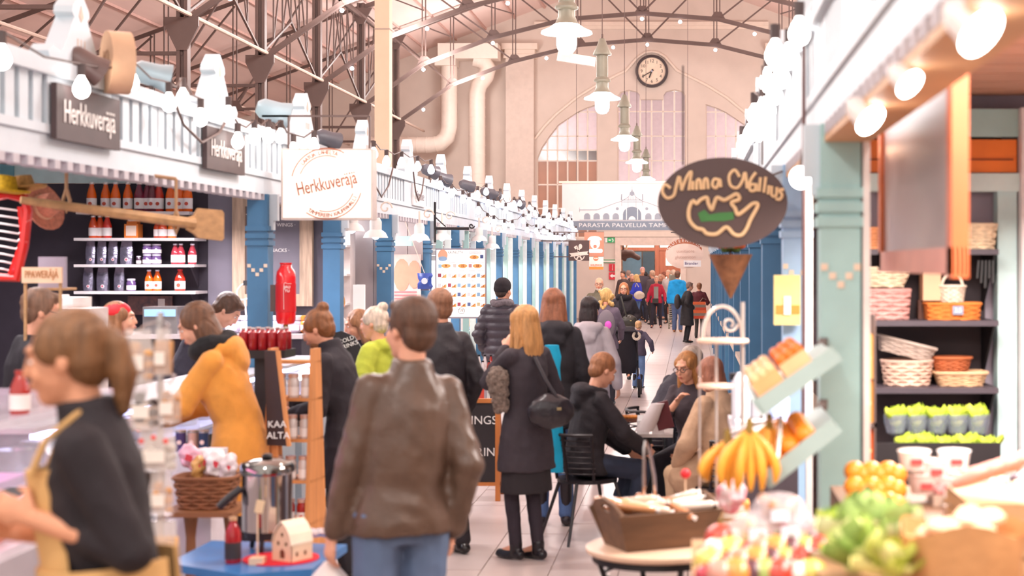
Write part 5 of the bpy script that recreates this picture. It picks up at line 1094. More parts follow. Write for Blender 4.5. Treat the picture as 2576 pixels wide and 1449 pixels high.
# ================================================================== PEOPLE
SKIN = '#e0a285'
def ik(a, c, l1, l2, pole):
    a, c, pole = V(a), V(c), V(pole); d = c-a; L_ = d.length
    if L_ > (l1+l2)*.995: c = a+d*((l1+l2)*.995/L_); d = c-a; L_ = d.length
    x = (L_*L_+l1*l1-l2*l2)/(2*L_); h = math.sqrt(max(0, l1*l1-x*x)); dn = d.normalized()
    p = pole-dn*pole.dot(dn); p = p.normalized() if p.length > 1e-5 else V((0, 0, -1))
    return a+dn*x+p*h, c
def person(label, X, Y, H=1.75, yaw=0, lean=0, head=(0, 0), fem=False, seat=None, ra='down', la='down', feet=None,
           top=dict(), bot=dict(), shoes='#1a1618', hair=None, skin=SKIN, vox=.012, extras=(), group=None, z0=0, tilt=0, dx=0, bulk=0., ground=True, build_legs=True, twist=0, sw_=None):
    """a figure: x = right, y = forward, z = up in its own frame at 1.75 m, scaled to H; yaw 0 looks down the hall, 180 at the camera, 90 to the left"""
    t = thing('person', label, 'person', (X, Y, z0), math.radians(yaw), group, H/1.75)
    k = 1.0
    hipz = .93 if seat is None else seat/(H/1.75)+.10
    sh = hipz-.93
    piv = V((0, 0, hipz+.03)); ln = math.radians(lean); tl_ = math.radians(tilt)
    def T(p, full=False):
        p = V(p)+V((0, 0, sh)); f = max(0, min(1, (p.z-piv.z+.03)/.28)) if not full else 1
        R_ = Matrix.Rotation(-ln*f, 3, 'X') @ Matrix.Rotation(tl_*f, 3, 'Y') @ Matrix.Rotation(math.radians(twist)*f, 3, 'Z')
        return piv+R_ @ (p-piv), R_
    sw = (.15 if fem else .172) if sw_ is None else sw_
    nk, Rn = T((0, .0, 1.49)); 
    hc0, _ = T((0, .015, 1.63)); hp, hy = math.radians(head[0]), math.radians(head[1])
    Rh = Matrix.Rotation(hy, 3, 'Z') @ Matrix.Rotation(-(ln*.55+hp), 3, 'X') @ Matrix.Rotation(tl_*.6, 3, 'Y')
    hc = nk+ (Rn @ V((0, .015, .035))) + Rh @ V((0, .012, .105))
    def Hd(p): return hc+Rh @ V(p)
    # arms
    PRE = {'down': (.25, .02, .84), 'bent': (.2, .26, 1.08), 'fwd': (.14, .36, 1.12), 'face': (.03, .17, 1.47), 'chest': (.06, .2, 1.22), 'pocket': (.22, .1, .93), 'table': (.12, .34, 1.0), 'phone': (.08, .24, 1.12), 'bag': (.15, .12, 1.02)}
    arms = []
    for sg, a in ((1, ra), (-1, la)):
        pole = (sg*.55, -.8, -.35); curl = .35
        if isinstance(a, tuple) and len(a) == 2 and isinstance(a[0], tuple): a, pole = a[0], a[1]
        w0 = PRE[a] if isinstance(a, str) else a
        w0 = V((sg*w0[0], w0[1], w0[2])) if isinstance(a, str) else V(w0)
        S, _ = T((sg*sw, -.005, 1.405)); W, _ = T(w0)
        if a == 'down' or (isinstance(a, str) and a == 'pocket'): W = S+(W-S)*1.0
        El, W = ik(S, W, .285, .255, pole); arms.append((sg, S, El, W))
    # legs
    legs = []
    feet = feet or (((.09, 0), (-.09, 0)) if seat is None else ((.11, .42), (-.11, .42)))
    for sg, f in zip((1, -1), feet):
        fz = f[2] if len(f) > 2 else 0
        hpj = V((sg*.092, 0, hipz)); an = V((f[0], f[1]-.03, .085+fz)); kn, an = ik(hpj, an, .43, .425, (0, 1, .15)); legs.append((sg, hpj, kn, an))
    # ---- body: one continuous skin surface
    b = MB()
    def ringT(mb, lst, n=16):
        rg = []
        for (z, rx_, ry_, oy) in lst:
            c, R_ = T((0, oy, z)); rg.append([c+R_ @ V((rx_*math.cos(2*math.pi*i/n), ry_*math.sin(2*math.pi*i/n), 0)) for i in range(n)])
        mb.loft(rg)
    ringT(b, [(.88, .14, .095, 0), (1.05, .125, .09, 0), (1.25, .135, .092, 0), (1.38, sw*.82, .08, -.005), (1.46, .07, .06, -.01)])
    for sg, S, El, W in arms:
        b.cap(T((0, 0, 1.41))[0], S, .045, .042); b.cap(S, El, .042, .038); b.cap(El, W, .039, .028)
    for sg, hpj, kn, an in legs:
        b.cap(hpj, kn, .078, .052); b.cap(kn, an, .05, .036); b.cap(an, an+V((0, .13, -.045)), .035, .028)
    b.cap(nk-(Rn @ V((0, 0, .05))), Hd((0, -.02, -.05)), .058, .052)
    b.ell(Hd((0, -.014, .032)), (.076, .096, .088), Rh, 16); b.ell(Hd((0, .02, -.02)), (.065, .076, .1), Rh, 16); b.ell(Hd((0, .05, -.088)), (.038, .036, .03), Rh)
    b.cap(Hd((0, .09, .018)), Hd((0, .106, -.026)), .009, .0125); b.ell(Hd((0, .075, .034)), (.052, .022, .014), Rh); b.ell(Hd((0, .088, -.058)), (.024, .014, .013), Rh)
    for sg in (-1, 1): b.ell(Hd((sg*.076, -.008, -.012)), (.010, .017, .027), Rh); b.ell(Hd((sg*.036, .062, -.03)), (.026, .024, .03), Rh)
    for sg, S, El, W in arms:
        d = (W-El).normalized(); side = V((-sg, .25, 0)); nrm = (side-d*side.dot(d)).normalized(); wv = d.cross(nrm).normalized()
        # wv points across the palm; the thumb leaves on the forward / upper side
        if wv.dot(V((0, 1, .6))) < 0: wv = -wv
        pc = W+d*.05
        b.cap(W+d*.012, W+d*.082, .026, .034, flat=nrm, fl=.55)
        for j, (o_, L1) in enumerate(((.030, .074), (.0105, .082), (-.0105, .077), (-.030, .06))):
            p0 = W+d*.085+wv*o_; p1 = p0+(d*.9+nrm*.35).normalized()*L1*.5; p2 = p1+(d*.55+nrm*.8).normalized()*L1*.5
            b.cap(p0-d*.02, p1, .0095, .0088, 8); b.cap(p1, p2, .0088, .0075, 8)
        q0 = W+d*.03+wv*.026; q1 = q0+(wv*.8+d*.7+nrm*.3).normalized()*.042; b.cap(q0, q1, .0125, .0105, 8); b.cap(q1, q1+(d*.9+nrm*.4).normalized()*.03, .0105, .009, 8)
    b.blob('body', M(skin, .55, var=.06, sc=14), t, vox*.72, 3, .5)
    # ---- top garment
    c_ = dict(c='#2a2429', hem=.86, lo=.025, sleeve=1., collar=0., rough=.8, hood=False, flare=0., disp=('cloth', .009), sheen=0., open=None, metal=0, coat=0); c_.update(top); lo = c_['lo']*.55+bulk
    g = MB(); hem = c_['hem']
    hw = (.175 if fem else .178)+lo
    rows = [(hem, hw+c_['flare'], .115+lo+c_['flare']*.7, 0)]
    if hem < .9: rows.append((.93, hw, .118+lo, 0))
    rows += [(1.06, (.128 if fem else .142)+lo, .1+lo, 0), (1.22, .148+lo, .112+lo, .003), (1.34, sw*.95+lo*.8, .108+lo*.9, 0), (1.405, sw*.92+lo*.4, .09+lo*.5, -.006), (1.45, sw*.66, .08+lo*.4, -.008), (1.495, .066+lo*.3, .066+lo*.2, -.008)]
    if seat is not None: rows = [r for r in rows if r[0] >= .9]; rows.insert(0, (.86, hw, .13+lo, 0.02))
    ringT(g, rows, 18)
    for sg, S, El, W in arms:
        g.cap(T((0, -.005, 1.42))[0], S, .052+lo*.3, .05+lo*.4)
        fs = c_['sleeve']
        if fs >= 1: g.cap(S, El, .05+lo*.6, .048+lo*.8); g.cap(El, El+(W-El)*.97, .048+lo*.8, .037+lo*.7)
        elif fs > .5: f = (fs-.5)*2; g.cap(S, El, .054+lo*.8, .048+lo*.8); g.cap(El, El+(W-El)*f, .048+lo*.8, .044+lo*.6)
        else: g.cap(S, S+(El-S)*fs*2, .054+lo, .055+lo)
    if c_['collar']:
        cc = c_['collar']; ringT(g, [(1.46, .078+lo*.3, .075+lo*.3, -.008), (1.49+cc*.5, .07+lo*.2, .072+lo*.2, -.004), (1.49+cc, .066+lo*.2, .07+lo*.2, .0)])
    if c_['hood']:
        hk = T((0, -.095, 1.45))[0]; hs = 1.
        g.ell(hk, (.13*hs, .075*hs, .075*hs), Rn, 14); g.ell(T((0, -.125, 1.39))[0], (.095, .05, .09), Rn, 12)
        for sg in (-1, 1): g.cap(T((sg*.1, -.06, 1.47))[0], T((sg*.055, .07, 1.46))[0], .045, .03)
    mt = M(c_['c'], c_['rough'], c_['metal'], var=.12, sc=9, bump=.12, bsc=60, sheen=c_['sheen'], coat=c_['coat'])
    g.blob(c_.get('name', 'jacket'), mt, t, vox, 4, .5, c_['disp'])
    # ---- legs
    d_ = dict(c='#2c3040', kind='trousers', lo=.016, hem=.5, flare=.04); d_.update(bot)
    if build_legs:
        if d_['kind'] == 'skirt':
            g = MB(); ringT(g, [(d_['hem'], .175+d_['flare'], .125+d_['flare']*.8, 0), (.75, .165+d_['flare']*.5, .12+d_['flare']*.4, 0), (.95, .145, .105, 0)]); g.blob('skirt', M(d_['c'], .85, var=.1), t, vox, 3, .5, ('cloth', .005))
            lc = d_.get('tights', '#1c181c'); l2 = .006
        else: lc = d_['c']; l2 = d_['lo']
        g = MB(); ringT(g, [(.84, .125, .09, 0), (.97, .15, .105, 0), (1.03, .135, .095, 0)])
        for sg, hpj, kn, an in legs:
            g.cap(hpj, kn, .083+l2, .057+l2); g.cap(kn, an+V((0, 0, .01)), .055+l2, .04+l2*1.2)
        g.blob('trousers' if d_['kind'] != 'skirt' else 'tights', M(lc, .8, var=.15, sc=8), t, vox, 3, .5, ('cloth', .004))
        for sg, hpj, kn, an in legs:
            s_ = MB(); fw = (an-kn); fz = an.z-.085
            s_.cap((an.x, an.y-.035, fz+.04), (an.x+sg*.01, an.y+.15, fz+.032), .042, .036, 12, flat=(0, 0, 1), fl=.9); s_.cap(an+V((0, 0, -.03)), an+V((0, 0, d_.get('boot', .02))), .046, .047+l2*.3)
            s_.ell((an.x+sg*.008, an.y+.09, fz+.022), (.043, .12, .022))
            s_.blob('shoe', M(shoes, .3 if shoes[1] in '012' else .6, var=.06), t, vox*.8, 2)
    # ---- face details
    if head is not None:
        for sg in (-1, 1):
            e = MB().ell(Hd((sg*.031, .0775, .004)), (.0128, .009, .0065), Rh, 10).build('eye', M('#f0e6e0', .2), t, local=True, smooth=True)
            MB().ell(Hd((sg*.031, .0845, .004)), (.0058, .0035, .006), Rh, 8).build('iris', M('#3a2a24', .2), e, local=True, smooth=True)
            MB().cap(Hd((sg*.015, .092, .027)), Hd((sg*.05, .077, .028)), .0045, .003, 6).build('eyebrow', M('#6a4a34', .8), t, local=True, smooth=True)
        MB().ell(Hd((0, .099, -.0545)), (.021, .006, .004), Rh, 10).ell(Hd((0, .098, -.0635)), (.019, .006, .0048), Rh, 10).build('lips', M('#b8604f', .5), t, local=True, smooth=True)
    # ---- hair
    h_ = dict(style='short', c='#4a3426', amp=.004); h_.update(hair or {}); st = h_['style']
    if st != 'bald':
        g = MB()
        g.ell(Hd((0, -.024, .042)), (.086, .099, .09), Rh, 18)
        if st in ('short', 'crop'):
            g.ell(Hd((0, -.055, -.012)), (.074, .056, .075), Rh, 14)
            if st == 'short':
                g.ell(Hd((0, .045, .085)), (.06, .045, .03), Rh)
                for sg in (-1, 1): g.ell(Hd((sg*.068, .0, .02)), (.018, .035, .045), Rh)
        else:
            g.ell(Hd((0, -.05, -.0)), (.082, .065, .09), Rh, 14)
            for sg in (-1, 1): g.ell(Hd((sg*.066, .01, .035)), (.022, .055, .05), Rh)
        if st == 'long':
            L_ = h_.get('len', .27)
            for sg in (-1, 1): g.cap(Hd((sg*.065, -.01, .02)), Hd((sg*.085, -.02, -L_*.75)), .03, .035); 
            if h_.get('front'):
                for sg in (-1, 1): g.cap(Hd((sg*.07, .03, .02)), Hd((sg*.075, .05, -L_*.8)), .02, .022)
            rg = []
            for z, wx, wy, oy in ((.06, .075, .05, -.06), (-.05, .092, .05, -.07), (-.15, .1, .042, -.085), (-L_, .085, .028, -.09)): rg.append([Hd((wx*math.cos(a), oy+wy*math.sin(a), z)) for a in [2*math.pi*i/14 for i in range(14)]])
            g.loft(rg)
        if st == 'bob':
            rg = []
            for z, wx, wy, oy in ((.06, .08, .075, -.03), (-.03, .092, .08, -.035), (-.105, .095, .075, -.035), (-.135, .08, .06, -.035)): rg.append([Hd((wx*math.cos(a), oy+wy*math.sin(a), z)) for a in [2*math.pi*i/14 for i in range(14)]])
            g.loft(rg)
        if st == 'bun': g.ell(Hd((0, -.085, .115)), (.045, .042, .04), Rh, 12)
        if st == 'pony':
            g.ell(Hd((0, -.115, .035)), (.03, .03, .032), Rh); g.tube([Hd((0, -.1, .045)), Hd((0, -.128, .02)), Hd((0, -.135, -.06)), Hd((0, -.12, -.17))], [.028, .035, .038, .014], 10)
        if st == 'curly': 
            for i in range(26):
                a = random.uniform(-2.2, 2.2); z = random.uniform(-.2, .08); g.ell(Hd((.095*math.sin(a), -.03-.075*math.cos(a), z)), random.uniform(.026, .04), None, 8)
        g.blob('hair', M(h_['c'], .5, var=.3, sc=12, stretch=(4, 4, .7), bump=.3, bsc=50), t, vox*.7, 3, .5, ('hair', h_['amp']))
    if st == 'bald' or h_.get('beard'):
        g = MB()
        if h_.get('beard'): g.ell(Hd((0, .045, -.085)), (.052, .05, .042), Rh, 12)
        else: g.ell(Hd((0, -.06, -.02)), (.072, .05, .055), Rh, 12)
        g.blob('beard' if h_.get('beard') else 'hair', M(h_.get('bc', '#d8c8bc'), .8), t, vox*.8, 2)
    # ---- extras
    for ex in extras:
        kind = ex[0]
        if kind == 'beanie':
            g = MB().ell(Hd((0, -.02, .055)), (.094, .108, .095), Rh, 18).ell(Hd((0, -.045, .02)), (.092, .085, .07), Rh, 16); g.blob('beanie', M(ex[1], .95, var=.1, bump=.4, bsc=150), t, .01, 3)
        elif kind == 'scarf':
            g = MB(); pts = [T((.1*math.sin(a), .085*math.cos(a)-.005, 1.49+.012*math.sin(3*a)))[0] for a in [2*math.pi*i/14 for i in range(15)]]; g.tube(pts, ex[2] if len(ex) > 2 else .042, 10)
            g.cap(T((.04, .1, 1.46))[0], T((.05, .135, 1.2))[0], .045, .04, flat=(0, 1, 0), fl=.5); g.blob('scarf', M(ex[1], .9, var=.25, sc=40, bump=.3), t, .011, 2, .5, ('cloth', .006))
        elif kind == 'glasses':
            g = MB()
            for sg in (-1, 1):
                cc = V((sg*.033, .1, .004)); g.tube([Hd(cc+V((.024*math.cos(a), 0, .018*math.sin(a)))) for a in [2*math.pi*i/12 for i in range(13)]], .0026, 5); g.tube([Hd((sg*.057, .098, .008)), Hd((sg*.08, .0, .008))], .0026, 5)
            g.tube([Hd((-.01, .103, .006)), Hd((.01, .103, .006))], .0026, 5).build('glasses', M(ex[1], .3), t, local=True)
        elif kind == 'apron':
            g = MB(); rg = []
            for z, wx, y0 in ((.45, .215, .0), (.75, .225, .0), (.95, .205, 0), (1.1, .172, 0)):
                ring_o = [T((wx*1.03*math.sin(a), (.165+lo)*math.cos(a), z))[0] for a in [math.radians(-150+i*300/20) for i in range(21)]]
                ring_i = [T((wx*1.0*math.sin(a), (.15+lo)*math.cos(a), z))[0] for a in [math.radians(-150+i*300/20) for i in range(21)]]; rg.append(ring_o+ring_i[::-1])
            g.loft(rg).prism([(-.15, 1.02), (.15, 1.02), (.11, 1.36), (-.11, 1.36)], .012, (0, 0, 0), EX, EZ) if False else g.loft(rg)
            rg = []
            for z, wx in ((1.04, .165), (1.15, .15), (1.27, .125), (1.36, .105)):
                o1 = [T((wx*math.sin(a), (.142+lo)*math.cos(a)+.01, z))[0] for a in [math.radians(-62+i*124/8) for i in range(9)]]; i1 = [T((wx*.97*math.sin(a), (.13+lo)*math.cos(a)+.004, z))[0] for a in [math.radians(-62+i*124/8) for i in range(9)]]; rg.append(o1+i1[::-1])
            g.loft(rg).build('apron', M(ex[1], .8, var=.1, sc=6, bump=.1, bsc=80), t, local=True, smooth=True)
            s_ = MB()
            for sg in (-1, 1): s_.tube([T((sg*.095, .118+lo, 1.35))[0], T((sg*.088, .07+lo, 1.435))[0], T((sg*.07, .0, 1.492))[0], T((0, -.072-lo, 1.475))[0]], .009, 6)
            s_.build('apron_strap', M(ex[1], .8), t, local=True, smooth=True)
        elif kind == 'headband':
            g = MB().ell(Hd((0, -.022, .052)), (.0895, .1, .074), Rh, 20); g.blob('headband', M(ex[1], .7, var=.05), t, .01, 2)
        elif kind == 'strap':
            MB().tube([T((.13, -.02, 1.47))[0], T((.05, .15+lo, 1.3))[0], T((-.12, .13+lo, 1.08))[0], T((-.2, .03, .98))[0]], .012, 6).build('strap', M(ex[1], .5), t, local=True, smooth=True)
        elif kind == 'hood_up':
            pass
        elif kind == 'mesh': ex[1](t, T, Hd, Rh, arms, legs)
    return t

# ================================================================== FOREGROUND, LEFT
# blue table with urn
TY0, TY1 = 6.55, 7.25; zt = .70
t = thing('blue_table', 'small bright blue wooden table at the bottom of the picture', 'table', (-1.95, 6.9, 0))
m_bt = M('#2f78b8', .35, var=.12, sc=5, coat=.2)
MB().prism([(-2.28, 6.75), (-1.9, 6.5), (-1.62, 6.62), (-1.6, 7.2), (-2.26, 7.3)], .035, (0, 0, zt), EX, EY).build('tabletop', m_bt, t)
for x, y in ((-2.15, 6.82), (-1.88, 6.62), (-1.68, 6.75), (-1.7, 7.1), (-2.15, 7.15)): MB().bar((x, y, zt-.03), (x+(.05 if x > -1.9 else -.05), y, 0), .045).build('leg', m_bt, t)
MB().bar((-2.15, 6.84, zt-.09), (-1.72, 6.7, zt-.09), .03, .09).build('apron_board', m_bt, t)
p = V((XP(672, 7.05), 7.05, zt))
t = thing('coffee_urn', 'polished steel coffee urn with black feet and lid knob on the blue table', 'urn', p)
m_chr = M('#cdc6c2', .08, metal=1., var=.03)
MB().lathe([(.10, .09), (.112, .095), (.112, .35), (.118, .355)], p, 28).build('tank', m_chr, t, smooth=True)
MB().lathe([(.118, .352), (.124, .36), (.122, .385), (.11, .402), (.06, .415), (.02, .418)], p, 28).build('lid', M('#8a8580', .12, metal=1), t, smooth=True)
MB().ell(p+V((0, 0, .428)), (.025, .025, .014), None, 12).build('knob', m_black, t, smooth=True)
MB().cyl(p+V((0, 0, .06)), p+V((0, 0, .095)), .1, n=20).build('base', m_black, t)
for a in (30, 150, 270): MB().cap(p+V((.085*math.cos(math.radians(a)), .085*math.sin(math.radians(a)), .07)), p+V((.095*math.cos(math.radians(a)), .095*math.sin(math.radians(a)), .012)), .012, .012).build('foot', m_black, t, smooth=True)
MB().tube([p+V((-.1, -.06, .29)), p+V((-.15, -.09, .25)), p+V((-.19, -.1, .21))], .017, 8).build('handle', m_black, t, smooth=True)
q = V((XP(720, 6.85), 6.85, zt))
tag(MB().prism(circ(.165, 32, q.x-.02, 6.84), .006, (0, 0, zt+.006), EX, EY).build('felt_mat', M('#d81c2c', .9, var=.05)), 'round red felt mat under the wooden toy house', 'mat')
hq = V((XP(742, 6.78), 6.78, zt+.006))
t = thing('toy_house', 'pale wooden toy house with cut-out windows on the red mat', 'toy house', hq, rz=0)
m_pw = M('#eccba8', .6, var=.06)
Rh_ = rz(-30); u_, v_ = Rh_ @ EX, EZ
gable = [(-.055, 0), (.055, 0), (.055, .075), (.045, .11), (.025, .14), (0, .165), (-.025, .14), (-.045, .11), (-.055, .075)]
win = [[(a-.008, b), (a+.008, b), (a+.008, b+.014), (a, b+.02), (a-.008, b+.014)] for a, b in ((-.026, .068), (.02, .066), (-.004, .105))]+[[(-.018, .012), (.014, .012), (.014, .04), (-.002, .055), (-.018, .04)]]
o_ = hq+Rh_ @ V((-.03, -.045, 0))
MB().prism(gable, .006, o_, u_, EZ, holes=win).build('gable_wall', m_pw, t); MB().prism(gable, .006, o_+Rh_ @ V((0, .12, 0)), u_, EZ).build('gable_wall', m_pw, t)
fr = Rh_ @ EY
for sg in (-1, 1):
    MB().prism([(0, 0), (.12, 0), (.12, .075), (0, .075)], .006, o_+Rh_ @ V((sg*.055, 0, 0)), fr*(1), EZ, holes=[[(.025, .02), (.04, .02), (.04, .04), (.025, .04)], [(.075, .02), (.09, .02), (.09, .04), (.075, .04)]]).build('side_wall', m_pw, t)
    pr_ = [(.058, .072), (.048, .113), (.028, .145), (0, .17)]
    for a, b in zip(pr_, pr_[1:]):
        A, B_ = [o_+Rh_ @ V((sg*x, -.008, z)) for x, z in (a, b)]; dd_ = Rh_ @ V((0, .136, 0)); n_ = V((0, 0, .006)); MB().add([A, B_, B_+dd_, A+dd_, A+n_, B_+n_, B_+dd_+n_, A+dd_+n_], [(0, 1, 2, 3), (4, 7, 6, 5), (0, 4, 5, 1), (1, 5, 6, 2), (2, 6, 7, 3), (3, 7, 4, 0)]).build('roof_board', M('#f4e2c8', .6), t)
MB().box(o_+Rh_ @ V((0, .06, .06)), (.09, .1, .11), Rh_).build('dark_inside', M('#8a4a38', .8), t)
t = lathe_bottle('red sauce bottle with a black label on the blue table', (XP(586, 6.75), 6.75, zt), .2, .035, '#a8141c', '#d8b088', lab='#3a3032', group=None, neck=.7)
t = thing('stick_stand', 'wooden block with an upright stick and tag beside the urn', 'stand', (XP(648, 6.72), 6.72, zt)); p = V((XP(648, 6.72), 6.72, zt))
MB().box(p+V((0, 0, .016)), (.06, .06, .03)).build('block', m_pw, t); MB().cyl(p+V((0, 0, .03)), p+V((0, 0, .27)), .004, n=6).build('stick', m_pw, t); MB().box(p+V((.01, -.005, .25)), (.035, .004, .055), ry(12)).build('tag', M('#efd2a8', .7), t)
t = thing('foil_plate', 'crumpled shiny foil packet on the far corner of the blue table', 'packet', P(810, 1350, 7.1)); MB().ell((0, 0, .02), (.07, .05, .02), None, 12).blob('foil', M('#d8d0d4', .2, metal=.6), t, .008, 0, .5, ('n', .01, 40))
# small wooden side table with basket of crisps
zb = .755; Yb = 7.95
t = thing('wooden_side_table', 'low brown wooden side table under the bark basket', 'table', (XP(520, Yb), Yb, 0))
m_brw = M('#8a5a38', .5, var=.15); MB().bb(XP(430, Yb), XP(610, Yb), Yb-.18, Yb+.2, zb-.025, zb).build('tabletop', m_brw, t)
MB().lathe([(.03, 0), (.045, .05), (.03, .3), (.025, .6), (.04, zb-.03)], (XP(480, Yb), Yb, 0), 10).build('leg', m_brw, t, smooth=True); MB().lathe([(.03, 0), (.045, .05), (.03, .3), (.025, .6), (.04, zb-.03)], (XP(580, Yb), Yb, 0), 10).build('leg', m_brw, t, smooth=True)
basket('brown bark basket full of crisp packets and bread bags', (XP(522, Yb), Yb, zb), .3, .24, .16, '#8a5838', .82, rows=8, group=None)
for i, (px, py, c) in enumerate(((480, 1150, '#e8b0c0'), (515, 1160, '#e8e0e4'), (545, 1165, '#f0e4e4'), (575, 1175, '#d8ccd0'), (500, 1172, '#c89858'))):
    q = P(px, py, Yb-.03+.03*(i % 2)); t = thing('snack_packet', ['pink', 'silvery', 'white and red', 'grey printed', 'brown paper'][i]+' snack packet in the bark basket', 'packet', q-V((0, 0, .06)), group='packets in the bark basket')
    MB().ell((0, 0, .06), (.06, .03, .075), rz(20*i) @ ry(-25+15*i), 10).blob('wrapper', M(c, .25, coat=.3, var=.25, sc=25), t, .009, 0, .5, ('n', .012, 30))
    MB().box(q+V((0, -.035, 0)), (.035, .004, .03), ry(20)).build('print', M('#d83c48', .5), t)
# tins beside the mustard coat
for i, (px, c) in enumerate(((455, '#4a3a6a'), (485, '#c89a8c'), (512, '#2c3a5a'))):
    q = V((XP(px, 8.3), 8.3, ZP(1135, 8.3))); t = thing('tea_tin', ['violet', 'copper', 'dark blue'][i]+' tea tin on the counter ledge behind the basket', 'tin', q, group='tea tins'); MB().cyl(q, q+V((0, 0, .1)), .027, n=14).build('tin', M(c, .3, metal=.3), t, smooth=True); MB().cyl(q+V((0, 0, .1)), q+V((0, 0, .112)), .028, n=14).build('lid', m_steel, t, smooth=True); MB().prism(circ(.012, 10, q.x, q.z+.05), .003, (0, 8.27, 0), EX, EZ).build('print', M('#e8c8c0', .5), t)
t = thing('counter_ledge', 'narrow white ledge in front of the serving counter', 'ledge', (-2.75, 8.35, 0)); MB().bb(XP(430, 8.3), XP(545, 8.3), 8.2, 8.5, 0, ZP(1136, 8.3)).build('ledge', M('#d8d4dc', .4), t)
# hanging rack of cookie bags
t = thing('bag_display_stand', 'slim wire stand holding clear bags of baked goods', 'stand', (XP(372, 5.1), 5.15, 0))
bx_ = XP(372, 5.1)
MB().tube([(bx_, 5.22, 0), (bx_, 5.22, 1.84)], .012, 8).build('pole', m_steel, t)
MB().lathe([(.2, 0), (.2, .015), (.02, .03)], (bx_, 5.22, 0), 20).build('foot', m_steel, t)
BG = [(348, 895, .1, .175, '#d8a46c', 'beige biscuits'), (410, 885, .06, .15, '#c89058', 'bread sticks'), (362, 1018, .1, .155, '#3c2a28', 'dark biscuits'), (426, 1010, .075, .14, '#c0864e', 'brown crackers'), (395, 1130, .13, .14, '#cfc4ba', 'pale meringues with red dots'), (405, 1240, .08, .14, '#d09458', 'ginger biscuits'), (408, 1385, .11, .2, '#d8a66c', 'long bread sticks')]
for i, (px, py, w_, h, c, nm) in enumerate(BG):
    Yq = 5.1; q = P(px, py, Yq); tt = thing('clear_bag', 'clear bag of %s hanging on the wire stand' % nm, 'bag', q-V((0, 0, h/2)), group='clear bags on the wire stand')
    rg = []
    for k in range(6): f = k/5; rg.append([q+V((a*w_/2*(1 if f < .8 else .85), b*.03*(1-.8*f), (f-.5)*h)) for a, b in ((-1, 0), (-.6, -.9), (.6, -.9), (1, 0), (.6, .9), (-.6, .9))])
    MB().loft(rg).build('film', M('#f0e6e0', .08, alpha=.35), tt, smooth=True)
    for k in range(9):
        if 'stick' in nm: MB().cap(q+V((-.4*w_+.1*w_*k, .01*(k % 2), -h*.45)), q+V((-.4*w_+.1*w_*k+.004, .01*(k % 2), h*.2)), .007, .007, 8).build('stick', M(c, .7, var=.2), tt, smooth=True)
        else: MB().ell(q+V((w_*.3*math.cos(k*2.1), .008*math.sin(k), -h*.38+h*.07*k)), (w_*.2, .018, w_*.13), rx(20*k), 8).build('biscuit', M(c, .7, var=.25), tt, smooth=True)
    MB().box(q+V((0, -.034, -.02)), (w_*.55, .003, h*.28)).build('label', M('#f2e6da', .7), tt)
    if 'dots' in nm:
        for k in range(3): MB().ell(q+V((-.04+.04*k, -.034, .03+.012*(k % 2))), (.009, .004, .009), None, 8).build('red_sticker', M('#e83a28', .5), tt, smooth=True)
    MB().tube([q+V((0, 0, h/2-.01)), V((q.x, 5.16, q.z+h/2+.01)), V((bx_, 5.22, q.z+h/2+.02))], .004, 5).build('hook', m_steel, tt)
# meat counter at the left edge
t = thing('meat_counter', 'glass meat counter lit pink at the left picture edge', 'counter', (-3.1, 6.0, 0))
MB().bb(-4.1, -2.5, 5.0, 6.9, 0, .92).build('base', M('#b8b0b4', .4), t); MB().bb(-4.05, -2.52, 5.05, 6.85, .92, .95).build('tray_bed', M('#e8d8e0', .3), t)
MB().bb(-4.1, -2.42, 5.0, 6.9, 1.42, 1.45).build('top_glass', M('#e8e4ee', .1, alpha=.6), t)
MB().add([(-2.5, 5.0, .92), (-2.5, 6.9, .92), (-2.62, 6.9, 1.3), (-2.62, 5.0, 1.3)], [(0, 1, 2, 3)]).add([(-2.62, 5.0, 1.3), (-2.62, 6.9, 1.3), (-2.95, 6.9, 1.45), (-2.95, 5.0, 1.45)], [(0, 1, 2, 3)]).build('front_glass', m_gls, t)
MB().bb(-3.1, -3.04, 5.1, 6.8, 1.38, 1.41).build('light_tube', M('#ff9ad0', emit=9), t)
for i in range(18):
    a, b = -2.66-.16*(i % 3), 5.2+.28*(i//3); c = ['#c83a3c', '#e06a50', '#d8485a', '#b8303a', '#e8a08c'][i % 5]
    tt = thing('meat_cut', '%s cut of meat in the pink-lit counter, row %s from the front' % (['raw red', 'orange marinated', 'pinkish', 'dark red', 'pale pink'][i % 5], ORD[i//3]), 'meat', (a, b, .95), group='cuts of meat')
    g_ = MB().ell((0, 0, .035), (.07, .11, .04), rz(20*i), 10); g_.ell((.02, .03, .05), (.04, .06, .03), None, 8); g_.blob('meat', M(c, .3, var=.3, sc=20, coat=.3), tt, .012, 1, .5, ('n', .01, 25))
t = thing('ribbed_tray', 'white ribbed plastic tray on the meat counter', 'tray', (-2.85, 5.9, 1.05))
MB().bb(-2.95, -2.6, 5.7, 6.1, 1.15, 1.18).build('tray', M('#d8c8e8', .4), t)
for k in range(8): MB().bb(-2.95+.045*k, -2.93+.045*k, 5.69, 5.71, 1.08, 1.18).build('rib', M('#e8dcf0', .4), t)
t = thing('price_label', 'blue price label on the front of the meat counter', 'label', (-2.5, 5.4, .8)); MB().bb(-2.5, -2.49, 5.3, 5.6, .8, .86).build('card', M('#2860b8', .4), t)
leafy('bunch of dark green leaves below the meat counter', (-2.38, 5.4, .62), .12, '#5a7a30', 12, 'herb_bunch', 'herbs')
t = thing('crate_low', 'low grey crate carrying the green leaves', 'crate', (-2.38, 5.4, 0)); MB().bb(-2.48, -2.2, 5.2, 5.6, 0, .62).build('crate', M('#8a8084', .6), t)
